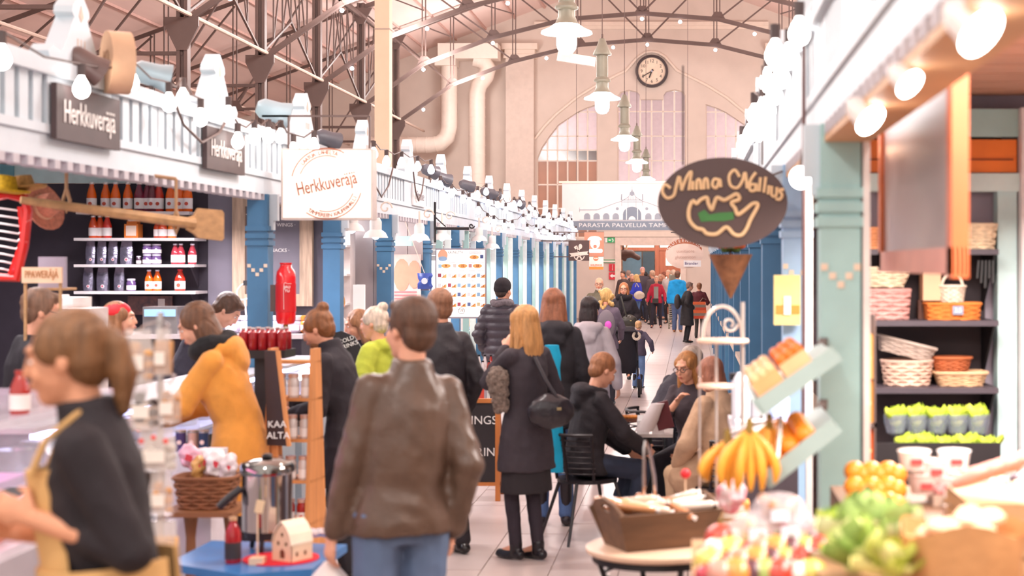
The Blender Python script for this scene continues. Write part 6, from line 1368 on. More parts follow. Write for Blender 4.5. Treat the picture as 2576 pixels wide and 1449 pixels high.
lathe_bottle('tall red syrup bottle on the meat counter behind the tan apron', (-2.47, 5.7, 1.45), .16, .036, '#b03028', '#b03028', group=None)
# dark juice rack with jars and black signboard
t = thing('jar_rack', 'tapered wooden rack of jars beside the mustard coat', 'rack', (-2.36, 9.25, 0), math.radians(-6))
m_pine = M('#d8935a', .55, var=.15, sc=3, stretch=(6, 6, .7))
def rk(p): return wmat(t) @ V(p)
for sx in (-.13, .13):
    MB().prism([(-.2, 0), (.2, 0), (.06, 1.5), (-.06, 1.5)], .022, rk((sx, 0, 0)), (rk((0, 1, 0))-rk((0, 0, 0))), EZ).build('side_board', m_pine, t)
SHZ = (.2, .47, .72, .96, 1.2, 1.42)
for z in SHZ:
    hw = .2-.14*z/1.5; MB().box((0, 0, z), (.26, 2*hw, .018)).build('shelf_board', m_pine, t, local=True)
rack = t
for j, z in enumerate(SHZ[:5]):
    for i in range(3):
        hw = .2-.14*z/1.5; p = rk((-.08+.08*i, -hw+.045, z+.009)); c = '#a82420' if j < 2 else '#d8ccc8'
        lathe_bottle('%s jar on the wooden rack, %s shelf from below, %s' % ('red preserve' if j < 2 else 'white-labelled', ORD[j], ('left', 'middle', 'right')[i]), p, .14, .034, c, '#d8b0a0', 'jam_jar', 'jar', 'jars on the wooden rack', full=(j < 2))
t = thing('black_signboard', 'narrow black signboard with white capitals leaning on the jar rack', 'sign', (-2.52, 9.05, .45))
u_ = V((.86, -.3, 0)).normalized(); o_ = P(672, 1120, 9.0)
MB().prism([(0, 0), (.14, 0), (.07, .55), (-.02, .55)], .02, o_, u_, EZ).build('board', M('#3a2c30', .6), t)
MB().bar(o_+u_*.15+V((0, -.005, 0)), o_+u_*.075+V((0, -.005, .55)), .02).build('edge', m_pine, t)
text('KAA', P(697, 1068, 8.93), EX, EZ, .055, m_chalk, t); text('ALTA', P(700, 1096, 8.93), EX, EZ, .055, m_chalk, t); MB().bar(o_+V((.03, .05, 0)), V((o_.x+.03, o_.y+.25, 0)), .03).build('support', m_pine, t)
t = thing('bottle_crate', 'black stand carrying red juice bottles above the mustard coat', 'stand', (-2.52, 9.75, 0)); z = ZP(880, 9.7)
MB().bb(XP(605, 9.7), XP(725, 9.7), 9.62, 9.88, z-.05, z).build('tray', m_black, t); MB().bb(XP(640, 9.7), XP(690, 9.7), 9.7, 9.8, 0, z-.05).build('stem', m_black, t)
for i in range(10):
    q = V((XP(615+(i % 5)*24, 9.7), 9.68+.12*(i//5), z)); lathe_bottle('red juice bottle on the black stand, %s row, %s from the left' % (('front', 'back')[i//5], ORD[i % 5]), q, .14, .03, '#a01c24', '#e0d4d0', group='red juice bottles on the black stand', plain=True, neck=.78)
# round black chalk sign
t = thing('round_chalk_sign', 'rounded black chalk sign reading cold drinks at the counter', 'sign', P(868, 900, 11.9))
MB().prism([(-.1, -.12), (.16, -.12), (.16, -.02), (.1, .08), (.0, .12), (-.08, .1), (-.1, .02)], .02, P(858, 872, 11.9), EX, EZ).build('board', m_black, t)
text('COLD\nDRINKS', P(874, 862, 11.88), EX, EZ, .045, m_chalk, t, rot=.35); text('OPEN', P(850, 872, 11.88), EX, EZ, .035, m_chalk, t); MB().bar(P(868, 900, 11.95), (P(868, 900, 11.95).x, 11.95, 0), .03).build('post', m_black, t)
# pavement chalkboard
AY = 13.1; t = thing('pavement_chalkboard', 'wooden-framed pavement chalkboard listing wings and cold drinks', 'chalkboard', P(1150, 1255, AY))
m_of = M('#c8793c', .5, var=.12, sc=4); x0_, x1_ = XP(1050, AY), XP(1258, AY); zt_ = ZP(1003, AY); zb_ = ZP(1222, AY)
MB().bb(x0_+.03, x1_-.03, AY, AY+.02, zb_+.02, zt_-.03).build('slate', M('#2c2629', .6, var=.15, sc=3), t)
for x in (x0_, x1_-.04): MB().bb(x, x+.04, AY-.01, AY+.03, 0, zt_).build('leg', m_of, t)
MB().bb(x0_, x1_, AY-.012, AY+.03, zt_-.035, zt_).build('top_rail', m_of, t); MB().bb(x0_, x1_, AY-.012, AY+.03, zb_-.0, zb_+.03).build('bottom_rail', m_of, t)
for x in (x0_, x1_-.04): MB().bar((x+.02, AY+.03, zt_-.03), (x+.01, AY+.42, 0), .035).build('back_leg', m_of, t)
def ct(s_, px, py, h, rot=0): text(s_, P(px, py, AY-.002), EX, EZ, h, m_chalk, t, rot=rot)
ct('WINGS', 1202, 1058, .1); ct('&', 1173, 1096, .09); ct('COLD DRINKS', 1182, 1138, .1); ct('OPEN', 1180, 1180, .06, .45)
pts_ = [P(x, y, AY-.003) for x, y in ((1158, 1190), (1196, 1164), (1204, 1166), (1200, 1174), (1162, 1200), (1155, 1202), (1158, 1190))]; MB().tube(pts_, .003, 4).build('chalk_arrow', m_chalk, t)
# goods table right behind the chalkboard
t = thing('goods_table', 'wooden goods table with red and white boxes behind the chalkboard', 'table', (XP(1215, 15.2), 15.2, 0)); Yg = 15.2; zg = ZP(952, Yg)
MB().bb(XP(1150, Yg), XP(1260, Yg), Yg-.2, Yg+.4, zg-.03, zg).build('tabletop', m_wood, t)
for px in (1155, 1255): MB().bb(XP(px, Yg)-.02, XP(px, Yg)+.02, Yg-.15, Yg-.11, 0, zg).build('leg', m_wood, t)
for i in range(8):
    q = V((XP(1188+(i % 4)*15, Yg), Yg-.1+.15*(i//4), zg)); c = ['#c83028', '#f0e8e4', '#d8d0d0', '#a02820'][i % 4]; lathe_bottle('%s sauce bottle on the goods table, %s row, %s from the left' % (['red', 'white', 'pale', 'dark red'][i % 4], ('front', 'back')[i//4], ORD[i % 4]), q, .18+.05*(i//4), .025, c, '#2a2428', group='sauce bottles on the goods table')
tag(MB().bb(XP(1187, 15), XP(1218, 15), 14.99, 15.0, ZP(1005, 15), ZP(955, 15)).build('red_leaflet', M('#c8402c', .6)), 'red leaflet hanging from the goods table edge', 'leaflet')

# ================================================================== SEATED GROUP FURNITURE
def chair(label, X, Y, rzd, col='#221c22'):
    t = thing('mesh_chair', label, 'chair', (X, Y, 0), math.radians(rzd), 'cafe chairs'); m_ = M(col, .4)
    MB().prism(circ(.23, 20, 0, 0, .22), .025, (0, 0, .45), EX, EY).build('seat', m_, t, local=True, smooth=True)
    for sx in (-1, 1):
        for sy in (-1, 1): MB().cyl((sx*.15, sy*.15, .43), (sx*.25, sy*.26, 0), .014, .011, 8).build('leg', m_, t, local=True, smooth=True)
    for k in range(8):
        f = k/7; z = .5+.28*f; r = .235+.02*f; pts_ = [(r*math.sin(a), -r*math.cos(a)*.95-.03*f, z) for a in [math.radians(-80+160*i/10) for i in range(11)]]; MB().tube(pts_, .006 if k < 7 else .013, 6).build('back_slat', m_, t, local=True, smooth=True)
    for a in (-78, -26, 26, 78):
        a = math.radians(a); MB().tube([(.22*math.sin(a), -.22*math.cos(a), .44), (.255*math.sin(a), -.255*math.cos(a)*.95-.03, .78)], .012, 6).build('back_rod', m_, t, local=True, smooth=True)
    return t
chair('black mesh chair under the person in the black hooded jacket', -.76, 11.3, -62)
chair('black chair under the person in the dark slate jacket', -.28, 13.05, -64)
chair('black chair under the seated person in glasses', .03, 12.15, 150)
chair('black chair under the beige trench coat', .24, 10.9, 48)
t = thing('cafe_table', 'small square cafe table between the seated people', 'table', (-.28, 11.75, 0))
MB().bb(-.52, -.14, 11.5, 11.9, .715, .74).build('tabletop', M('#d8d0cc', .35), t); MB().cyl((-.33, 11.7, .03), (-.33, 11.7, .72), .03, n=12).build('column', m_black, t); MB().lathe([(.2, 0), (.2, .02), (.03, .04)], (-.33, 11.7, 0), 20).build('foot', m_black, t)
for i in range(2):
    t = thing('napkin_holder', 'white napkin holder on the cafe table, %s one' % ('left' if i == 0 else 'right'), 'napkins', P(1618+i*38, 1112, 11.55), group='napkin holders'); q = P(1618+i*38, 1100, 11.55); q.z = .79
    MB().box(q, (.09, .07, .1)).build('box', M('#f0ecec', .5), t)
    for k in range(4): MB().box(q+V((0, -.02+.014*k, .06)), (.085, .004, .05), rx(-10)).build('napkin', M('#fbf8f8', .6), t)
t = thing('paper_cup', 'brown snack tray held above the cafe table', 'tray', P(1580, 1062, 11.6)); q = P(1582, 1056, 11.6); MB().bb(q.x-.08, q.x+.08, 11.55, 11.68, q.z-.012, q.z+.012).build('tray', M('#6a3a28', .6), t)
for k in range(5): MB().ell(q+V((-.05+.025*k, -.02, .025)), (.022, .02, .016), None, 8).build('food', M('#d8883c', .6, var=.2), t, smooth=True)
t = thing('draped_coat', 'white coat draped over a dark red chair back at the table', 'coat', P(1640, 1080, 11.3)); rg = []
for k in range(6): f = k/5; c = P(1618+f*38, 1085-f*70, 11.35); rg.append([c+V((.07*(1-.3*f)*math.cos(a)*(1+.1*math.sin(3*a+k)), .05*math.sin(a), 0)) for a in [2*math.pi*i/12 for i in range(12)]])
MB().loft(rg).build('cloth', M('#cfc4c4', .85), t, smooth=True)
MB().box(P(1668, 1045, 11.4), (.12, .06, .2), ry(-15)).build('dark_lining', M('#5a1c24', .7), t)

# ================================================================== FOREGROUND, RIGHT
RTY = 6.5; rc = V((XP(1660, RTY), RTY, ZP(1370, RTY)))
t = thing('round_table', 'round pale table with dark iron legs at the bottom centre', 'table', (rc.x, rc.y, 0))
MB().lathe([(.295, -.03), (.31, -.02), (.31, -.005), (.3, 0), (.01, .001)], rc, 36).build('tabletop', M('#e0bca0', .4, var=.05), t, smooth=True)
MB().lathe([(.27, -.06), (.285, -.06), (.285, -.03), (.27, -.03)], rc, 30).build('iron_ring', m_black, t, smooth=True)
for a in (20, 110, 200, 290):
    d = V((math.cos(math.radians(a)), math.sin(math.radians(a)), 0)); MB().tube([rc+d*.27+V((0, 0, -.04)), rc+d*.2+V((0, 0, -.25)), rc+d*.1+V((0, 0, -.45)), V((rc.x, rc.y, 0))+d*.28], .012, 6).build('leg', m_black, t, smooth=True)
for z, r in ((.12, .235), (.2, .215)): MB().tube([rc+V((r*math.cos(a), r*math.sin(a), -z)) for a in [2*math.pi*i/24 for i in range(25)]], .008, 6).build('iron_ring', m_black, t, smooth=True)
# crate of wrapped sausages
cb = rc+V((-.02, 0, 0)); t = thing('wooden_crate', 'dark flared wooden crate with handle holes on the round table', 'crate', cb, math.radians(26)); m_cr2 = M('#6a4c36', .6, var=.25, sc=4, stretch=(1, 6, 6))
h = .2; lw_, ld, hw_, hd = .18, .12, .235, .165
def pan(pts_, th=.014): return pts_
for sg in (-1, 1):
    MB().add([(-lw_, sg*ld, 0), (lw_, sg*ld, 0), (hw_, sg*hd, h*.78), (-hw_, sg*hd, h*.78), (-lw_, sg*(ld-.014), 0), (lw_, sg*(ld-.014), 0), (hw_, sg*(hd-.014), h*.78), (-hw_, sg*(hd-.014), h*.78)], [(0, 1, 2, 3), (4, 7, 6, 5), (0, 4, 5, 1), (1, 5, 6, 2), (2, 6, 7, 3), (3, 7, 4, 0)]).build('side_panel', m_cr2, t, local=True)
    ang = math.atan2(hw_-lw_, h); u_ = V((0, -sg, 0)); v_ = V((sg*math.sin(ang), 0, math.cos(ang)))
    MB().prism([(-ld, 0), (ld, 0), (hd, h*.8), (hd*.6, h), (0, h*1.1), (-hd*.6, h), (-hd, h*.8)], .014, V((sg*lw_, 0, 0)), -u_ if True else u_, v_, holes=[circ(.045, 14, 0, h*.86, .016)]).build('handle_panel', m_cr2, t, local=True)
MB().box((0, 0, .008), (2*lw_, 2*ld, .014)).build('bottom', m_cr2, t, local=True)
crate = t
for i in range(16):
    p = wmat(t) @ V((-.15+.1*(i % 4)+random.uniform(-.02, .02), -.09+.06*(i//4), .15+.03*random.random())); tt = thing('wrapped_sausage', 'glossy wrapped sausage in the dark crate, row %s, %s from the left' % (ORD[i//4], ORD[i % 4]), 'sausage', p, group='wrapped sausages')
    R_ = rz(random.uniform(-40, 40)) @ ry(random.uniform(-20, 20)); d = R_ @ V((.07, 0, 0)); MB().cap(p-d, p+d, .019, .019, 10).build('sausage', M(['#d89868', '#e8c8b0', '#b87850', '#f0dccc'][i % 4], .15, coat=.6, var=.2), tt, smooth=True); MB().cyl(p+d*1.2, p+d*1.5, .006, .012, 6).build('twist', M('#f0e6e0', .3), tt)
p = wmat(t) @ V((.0, .05, .16)); tt = thing('steel_tongs', 'steel tongs standing in the wrapped sausages', 'tongs', p)
for sg in (-1, 1): MB().tube([p+V((sg*.025, 0, 0)), p+V((sg*.022-.005, 0, .12)), p+V((sg*.01-.015, 0, .24)), p+V((-.02, 0, .27))], .008, 6).build('arm', m_chr, tt, smooth=True)
p = wmat(t) @ V((.17, .06, .17)); tt = thing('red_pick', 'red ball pick standing in the crate', 'pick', p); MB().cyl(p, p+V((0, 0, .1)), .003, n=5).build('stick', m_pw, tt); MB().ell(p+V((0, 0, .11)), .022, None, 10).build('ball', M('#e02830', .5), tt, smooth=True)
# boxes and snack bag beside the crate
q0 = P(1838, 1330, 6.6)
zz = q0.z
t = thing('goods_stand', 'dark goods stand to the right of the round table', 'stand', (q0.x+.06, 6.8, 0)); MB().bb(q0.x-.15, q0.x+.17, 6.6, 6.95, 0, zz-.0).build('stand', M('#5a4440', .6), t)
goods_z = zz
for i, (c, nm) in enumerate((('#c88a5c', 'brown'), ('#e8c8a0', 'cream'), ('#e89850', 'orange'))): 
    tt = thing('flat_box', '%s flat carton stacked on the dark goods stand' % nm, 'box', (q0.x, 6.65, zz+.034*i), group='stacked flat cartons'); MB().box((q0.x+.01*i, 6.7, zz+.017+.034*i), (.15-.012*i, .14, .032)).build('carton', M(c, .6), tt); MB().box((q0.x+.01*i, 6.628, zz+.017+.034*i), (.08, .004, .02)).build('label', M('#f0e4d8', .6), tt)
t = thing('snack_bag', 'red and white snack bag lying on the stacked cartons', 'bag', P(1840, 1285, 6.65)); MB().ell((0, 0, .06), (.07, .05, .085), ry(15), 12).blob('wrapper', M('#e8dcdc', .25, coat=.4, var=.4, sc=14, col2='#d86070'), t, .009, 0, .5, ('n', .012, 25))
# slanted fruit shelves before the mint pillar
m_tray = M('#9db3b0', .5, var=.05)
def slant(label, f, b, Y0, Y1):
    a, b_ = P(*f, Y0), P(*b, Y0); t = thing('slanted_fruit_shelf', label, 'shelf', (a.x, (Y0+Y1)/2, a.z), group='slanted fruit shelves'); dY = V((0, Y1-Y0, 0)); u = (b_-a).normalized(); nrm = V((-u.z, 0, u.x))
    def slab(o, L_, th, name, mat): MB().add([o, o+u*L_, o+u*L_+dY, o+dY, o+nrm*th, o+u*L_+nrm*th, o+u*L_+dY+nrm*th, o+dY+nrm*th], [(0, 3, 2, 1), (4, 5, 6, 7), (0, 1, 5, 4), (1, 2, 6, 5), (2, 3, 7, 6), (3, 0, 4, 7)]).build(name, mat, t)
    L_ = (b_-a).length; slab(a, L_, .022, 'bottom_board', m_tray); 
    a_ = a; a = a+V((0, -.004, 0))-u*.004
    MB().add([a, a+u*L_, a+u*L_+nrm*.055, a+nrm*.055, a+V((0, .016, 0)), a+u*L_+V((0, .016, 0)), a+u*L_+nrm*.055+V((0, .016, 0)), a+nrm*.055+V((0, .016, 0))], [(0, 1, 2, 3), (4, 7, 6, 5), (0, 4, 5, 1), (1, 5, 6, 2), (2, 6, 7, 3), (3, 7, 4, 0)]).build('end_board', m_tray, t); a = a_
    slab(a-u*.016, .015, .06, 'front_lip', m_tray)
    MB().bar(b_+V((-.01, Y1-Y0-.05, 0)), V((RX, 5.85, b_.z+.02)), .03).build('bracket', m_iron, t)
    return a, b_, u, nrm
a1, b1, u1, n1 = slant('upper slanted fruit shelf before the mint pillar', (1928, 1040), (2120, 905), 5.0, 5.75)
a2, b2, u2, n2 = slant('lower slanted fruit shelf before the mint pillar', (1948, 1222), (2120, 1085), 5.0, 5.75)
for i in range(4):
    f = .04+.065*(i % 2); c = a1+u1*(.06+.11*(i % 2))+n1*.06+V((0, .15+.3*(i//2), 0)); t = thing('fruit_carton', 'orange fruit carton on the upper slanted shelf, %s of four' % ORD[i], 'carton', c, group='fruit cartons'); Rr = Matrix((u1, EY, n1)).transposed()
    MB().box(c, (.1, .24, .075), Rr).build('carton', M(['#e8a870', '#f0b888', '#e07a30', '#ecb080'][i], .6, var=.1), t)
    for k in range(6): MB().ell(c+Rr @ V((-.03+.03*(k % 3), -.07+.1*(k//3), .045)), .022, None, 14).build('fruit', M(['#f0c090', '#e07020'][i % 2], .4), t, smooth=True)
def orange(label, p, r=.036, c='#ee8a1c', group='oranges', name='orange', cat='orange'):
    t = thing(name, label, cat, V(p)-V((0, 0, r)), group=group); MB().ell(p, (r, r, r*.95), None, 16).build('fruit', M(c, .4, var=.08, bump=.1, bsc=200), t, smooth=True); MB().cyl(V(p)+V((0, -.004, r*.9)), V(p)+V((0, -.004, r*.98)), .004, n=6).build('stem', M('#6a7a38', .7), t); return t
for i in range(14):
    p = a2+u2*(.05+.065*(i % 3))+n2*(.06)+V((0, .06+.14*(i//3), 0)); orange('orange on the lower slanted shelf, %s across in row %s' % (ORD[i % 3], ORD[i//3]), p, .036, '#f08a20')
def bananas(label, c, n=7, L_=.19):
    c = V(c); t = thing('banana_bunch', label, 'bananas', c-V((0, 0, .15)), group='banana bunches')
    for i in range(n):
        a = math.radians(-70+140*i/(n-1)); d = V((math.sin(a)*.8-.1, -.5*math.cos(a), 0)); sw_ = .05+.04*(i % 2); pts_ = [c+d*(.015+sw_*math.sin(f*2.0)*1.3)+V((0, 0, -L_*f*(1-.12*(i % 2)))) for f in (0, .15, .35, .55, .75, .92, 1.0)]
        MB().tube(pts_, [.005, .009, .0145, .016, .0145, .009, .004], 8).build('banana', M('#f2a93c', .45, var=.12, sc=10), t, smooth=True)
    MB().cyl(c+V((0, -.01, -.01)), c+V((0, -.01, .04)), .014, .01, 8).build('stalk', M('#8a7030', .7), t); return t
bananas('banana bunch hanging over the front of the lower slanted shelf', P(1885, 1082, 4.95), 8, .19); bananas('second banana bunch behind the hanging one', P(1935, 1070, 5.15), 7, .17); bananas('banana bunch at the aisle end of the lower shelf', P(1830, 1110, 5.05), 6, .13)
t = thing('banana_hook', 'steel hook rail holding the banana bunches', 'rail', P(1885, 1070, 5.0)); MB().tube([P(1825, 1100, 5.08), P(1890, 1070, 5.03), P(1965, 1050, 5.1), a2+u2*.05+n2*.05], .008, 6).build('rail', m_steel, t, smooth=True)
# tiered stand
sx = XP(1818, 6.8); t = thing('tiered_stand', 'metal tiered stand with round pale plates and a scrolled top', 'stand', (sx, 6.8, goods_z)); m_st = M('#cfc4bc', .3, metal=.6)
for py, px, r in ((858, 1818, .112), (972, 1800, .078)):
    MB().lathe([(r, -.008), (r+.004, 0), (r, .01), (.01, .008)], P(px, py, 6.8), 28).build('plate', M('#ecc8b0', .35), t, smooth=True)
MB().tube([(XP(1868, 6.8), 6.8, goods_z), P(1868, 760, 6.8)], .009, 8).build('pole', m_st, t)
MB().tube([(XP(1802, 6.8), 6.8, goods_z), P(1802, 850, 6.8)], .006, 8).build('pole', m_st, t); MB().tube([(XP(1760, 6.8), 6.83, goods_z), P(1760, 860, 6.83)], .005, 8).build('pole', m_st, t)
MB().tube([P(1766+51*(1-math.cos(a)), 850-80*math.sin(a), 6.8) for a in [math.pi*i/12 for i in range(13)]], .008, 6).tube([P(1836+(22-k)*math.cos(k*.5)*.9, 815+(22-k)*math.sin(k*.5)*.9, 6.8) for k in range(16)], .006, 6).build('scroll', m_st, t, smooth=True)
t = thing('service_counter', 'dark service counter behind the slanted fruit shelves', 'counter', (.34, 7.3, 0)); MB().bb(.2, .48, 6.98, 7.7, 0, 1.22).build('body', M('#4a4048', .6), t); MB().bb(.18, .5, 6.96, 7.72, 1.22, 1.25).build('worktop', M('#d8d0d4', .35), t)
for i in range(3):
    q = V((.23+.09*i, 7.2, 1.25)); t = thing('dispenser', ['clear white', 'steel', 'blue-lit'][i]+' dispenser on the service counter', 'dispenser', q, group='counter dispensers'); MB().lathe([(.04, 0), (.045, .02), (.045, .2), (.03, .23), (.015, .25)], q, 14).build('tank', M(['#e8ecf6', '#c8c4c8', '#b8c8f0'][i], .15, emit=(0, 0, .5)[i]), t, smooth=True); MB().tube([q+V((0, -.045, .05)), q+V((0, -.08, .05)), q+V((0, -.08, .02))], .008, 6).build('tap', m_chr, t, smooth=True)
t = thing('linen_pile', 'bright white paper pile on the service counter', 'paper', (.3, 7.05, 1.25)); MB().bb(.2, .42, 6.98, 7.12, 1.251, 1.29).build('sheets', M('#f4f4fa', .6), t)
# produce stand, front right
t = thing('produce_stand', 'low stepped produce stand at the bottom right', 'stand', (.6, 4.2, 0)); m_ps = M('#7a5a44', .6, var=.1)
MB().bb(.0, 1.3, 3.25, 3.95, 0, 1.1).build('front_step', m_ps, t); MB().bb(.0, 1.4, 3.95, 4.75, 0, 1.16).build('back_step', m_ps, t); MB().bb(.5, 1.6, 4.75, 5.6, 0, 1.2).build('rear_step', m_ps, t)
leafy('large pale green lettuce in the middle of the produce stand', P(2190, 1400, 3.85), .095, '#94ac62', 20, up=.55, heart='#ccd6a4', group='lettuces', loose=True)
leafy('second leafy lettuce in front of the large one', P(2150, 1440, 3.6), .075, '#86a04a', 16, up=.6, heart='#c4cc80', group='lettuces', loose=True)
leafy('small round green lettuce at the left of the stand', P(2095, 1360, 3.95), .06, '#8aa440', 10, up=.5, heart='#b4bc50', group='lettuces')
leafy('yellowish lettuce at the bottom edge of the picture', P(2240, 1462, 3.5), .065, '#a8ac4c', 14, up=.6, heart='#d8d488', group='lettuces', loose=True)
# paper sack of mushrooms
c = P(2430, 1440, 3.5); t = thing('paper_sack', 'brown paper sack of mushrooms at the bottom right corner', 'sack', (c.x, 3.55, 1.1)); rg = []
for k in range(5): f = k/4; rg.append([V((c.x, 3.55, 1.1))+V(((.13+.015*f)*math.cos(a)*(1+.06*math.sin(5*a+2*k)), (.09)*math.sin(a), .3*f*(1+.06*math.sin(3*a)))) for a in [2*math.pi*i/20 for i in range(20)]])
rg.append([V((c.x, 3.55, 1.36))+(p-V((c.x, 3.55, 1.4)))*.93 for p in rg[-1]]); MB().loft(rg).build('paper', M('#c08a58', .75, var=.15, sc=8, bump=.2, bsc=20), t, smooth=True)
for i in range(12):
    p = V((c.x+.09*math.cos(i*2.4)*(i/12)**.5, 3.55+.06*math.sin(i*2.4)*(i/12)**.5, 1.37+.02*(i % 3))); tt = thing('mushroom', 'pale brown mushroom in the paper sack, %s' % ORD[i], 'mushroom', p, group='mushrooms'); MB().lathe([(.001, .03), (.02, .026), (.034, .012), (.034, .002), (.012, 0)], p, 12).build('cap', M('#d8b090', .7, var=.15), tt, smooth=True); MB().cyl(p+V((0, 0, -.035)), p+V((0, 0, .005)), .011, .013, 8).build('stalk', M('#e8d4c0', .7), tt, smooth=True)
# pile of orange persimmons
for i in range(18):
    p = P(2150+(i % 6)*21, 1262-(i//6)*38+(i % 2)*9, 5.0+.05*(i//6)); orange('ripe persimmon in the pile behind the lettuces, row %s, %s from the left' % (ORD[i//6], ORD[i % 6]), p, .036, '#ee9028', 'persimmons', 'persimmon', 'fruit')
# plastic boxes and bags
for i, (px, py, c, nm) in enumerate(((2300, 1150, '#f0e4e0', 'white-lidded'), (2350, 1175, '#e8d8d4', 'clear'), (2400, 1150, '#f4eeee', 'frosted'), (2325, 1210, '#e0c8c0', 'pinkish'), (2385, 1215, '#d8ccc8', 'grey'))):
    q = P(px, py, 5.2); t = thing('plastic_tub', nm+' plastic tub behind the lettuces', 'tub', q-V((0, 0, .04)), group='plastic tubs'); MB().lathe([(.045, -.04), (.055, .02), (.058, .022), (.05, .026), (.01, .03)], q, 16).build('tub', M(c, .2, coat=.4), t, smooth=True); MB().box(q+V((0, -.056, -.01)), (.04, .004, .02)).build('label', M('#c84848', .5), t)
for i in range(4):
    p = P(2440+i*38, 1200-i*12, 4.3); t = thing('sweet_potato', 'pink sweet potato at the right edge, %s from the left' % ORD[i], 'sweet potato', p-V((0, 0, .03)), group='sweet potatoes'); MB().ell((0, 0, .03), (.026, .024, .065), ry(60) @ rx(20), 12).blob('root', M('#e0988a', .6, var=.12), t, .01, 2, .5, ('n', .005, 30))
# bagged vegetables, radishes, peppers, corn at the bottom
VG = [('radish', 'red radish', '#b83a48', .026), ('pepper', 'red pepper', '#c04030', .045), ('pepper', 'orange pepper', '#e08a40', .045), ('pear', 'yellow pear', '#d8c060', .04), ('pear', 'green pear', '#a0ac5c', .04), ('apple', 'pale red apple', '#c88a78', .042), ('garlic_bulb', 'white garlic bulb', '#e4d4cc', .034), ('beetroot', 'dark beetroot', '#5a3038', .04)]
k = 0
for r_ in range(4):
    for c_ in range(8):
        px = 1775+c_*38+r_*12; py = 1445-r_*30; Yv = 3.75+.2*r_
        if px > 2075: continue
        nm, lb, col, rr = VG[(k*5+r_*3) % 8]; k += 1; p = P(px, py, Yv); z = (1.1 if Yv < 3.95 else 1.16)
        t = thing(nm, '%s at the left of the produce stand, row %s, %s along' % (lb, ORD[r_], ORD[c_]), nm.replace('_', ' '), (p.x, p.y, p.z-rr), group='loose produce'); R_ = rz(40*k) @ rx(30)
        MB().ell((0, 0, rr), (rr*1.15, rr, rr*.95), R_, 12).build('fruit', M(col, .3, var=.15, coat=.3), t, local=True, smooth=True); MB().cyl((0, 0, rr*1.85), (.004, 0, rr*2.15), .004, n=6).build('stem', M('#5a7a30', .7), t, local=True)
for i, (px, py) in enumerate(((1905, 1335), (1985, 1330), (1960, 1290))):
    p = P(px, py, 4.35); t = thing('vegetable_bag', 'clear bag of %s on the produce stand' % ['pale roots', 'pink shallots', 'mixed nuts'][i], 'bag', p-V((0, 0, .05)), group='clear vegetable bags')
    for k_ in range(10): MB().ell(V((.05*math.cos(k_*2.4)*(k_/10)**.5, .04*math.sin(k_*2.4), .03+.006*k_)), .02, None, 8).build('content', M(['#d8b8a0', '#c07888', '#a87858'][i], .5), t, local=True, smooth=True)
    MB().ell((0, 0, .05), (.085, .06, .06), None, 14).build('film', M('#f2eaf0', .06, alpha=.3), t, local=True, smooth=True); MB().box((0, -.06, .05), (.05, .004, .03)).build('label', M('#dfe6f6', .4), t, local=True)

t = thing('pale_bin', 'pale lavender bin with a dark rim on the service counter', 'bin', (XP(1875, 7.35), 7.4, 1.25))
MB().lathe([(.05, 0), (.062, .01), (.066, .2), (.07, .2), (.072, .225), (.06, .225)], (XP(1875, 7.35), 7.4, 1.25), 18).build('body', M('#d0d0e2', .4), t, smooth=True); MB().lathe([(.073, .2), (.075, .2), (.075, .23), (.073, .23)], (XP(1875, 7.35), 7.4, 1.25), 18).build('rim', m_black, t, smooth=True)

# punnets on the rear step
for i in range(20):
    r_, c_ = divmod(i, 5); p = V((.86+.14*c_+.03*(r_ % 2), 4.86+.17*r_, 1.2)); nm, c = [('brown potatoes', '#a8845c'), ('cream mushrooms', '#e4d0b8'), ('pink shallots', '#c88a88'), ('pale parsnips', '#dcc8a4'), ('grey plums', '#6a5460')][(i*3+r_) % 5]
    t = thing('punnet', 'punnet of %s behind the lettuces, row %s, %s from the left' % (nm, ORD[r_], ORD[c_]), 'punnet', p, group='punnets on the rear step')
    MB().bb(p.x-.06, p.x+.06, p.y-.075, p.y+.075, 1.2, 1.235).build('tray', M('#b8a090', .5), t)
    for k in range(7): MB().ell(p+V((-.035+.035*(k % 3), -.045+.045*(k//3), .05+.008*(k % 2))), (.024, .026, .021), rz(40*k), 10).build('piece', M(c, .5, var=.2), t, smooth=True)
    if i % 2: MB().ell(p+V((0, 0, .04)), (.062, .077, .05), None, 12).build('film', M('#f6eef2', .06, alpha=.25), t, smooth=True)
    else: MB().box(p+V((0, -.078, .035)), (.05, .003, .035)).build('price_card', M('#f6f0f0', .5), t)

def slat_crate(label, x0, x1, y0, y1, z0, z1):
    t = thing('slatted_crate', label, 'crate', ((x0+x1)/2, (y0+y1)/2, z0), group='upturned crates on the produce stand'); m_ = M('#b08a62', .65, var=.18, sc=4); n = max(2, int((z1-z0)/.045)); h_ = (z1-z0)/n
    for k in range(n):
        for y in (y0, y1-.012): MB().bb(x0, x1, y, y+.012, z0+k*h_+.004, z0+(k+1)*h_-.004).build('slat', m_, t)
        for x in (x0, x1-.012): MB().bb(x, x+.012, y0+.013, y1-.013, z0+k*h_+.004, z0+(k+1)*h_-.004).build('slat', m_, t)
    MB().bb(x0, x1, y0, y1, z1-.008, z1).build('top_board', m_, t)
slat_crate('upturned slatted crate under the loose produce', 0, .29, 3.68, 3.945, 1.1, 1.2); slat_crate('second upturned crate under the bagged vegetables', 0, .42, 3.96, 4.5, 1.16, 1.2)
slat_crate('upturned slatted crate under the lettuces', .3, .47, 3.4, 3.945, 1.1, 1.27); slat_crate('upturned slatted crate under the sweet potatoes', .74, 1.1, 4.15, 4.5, 1.16, 1.36)

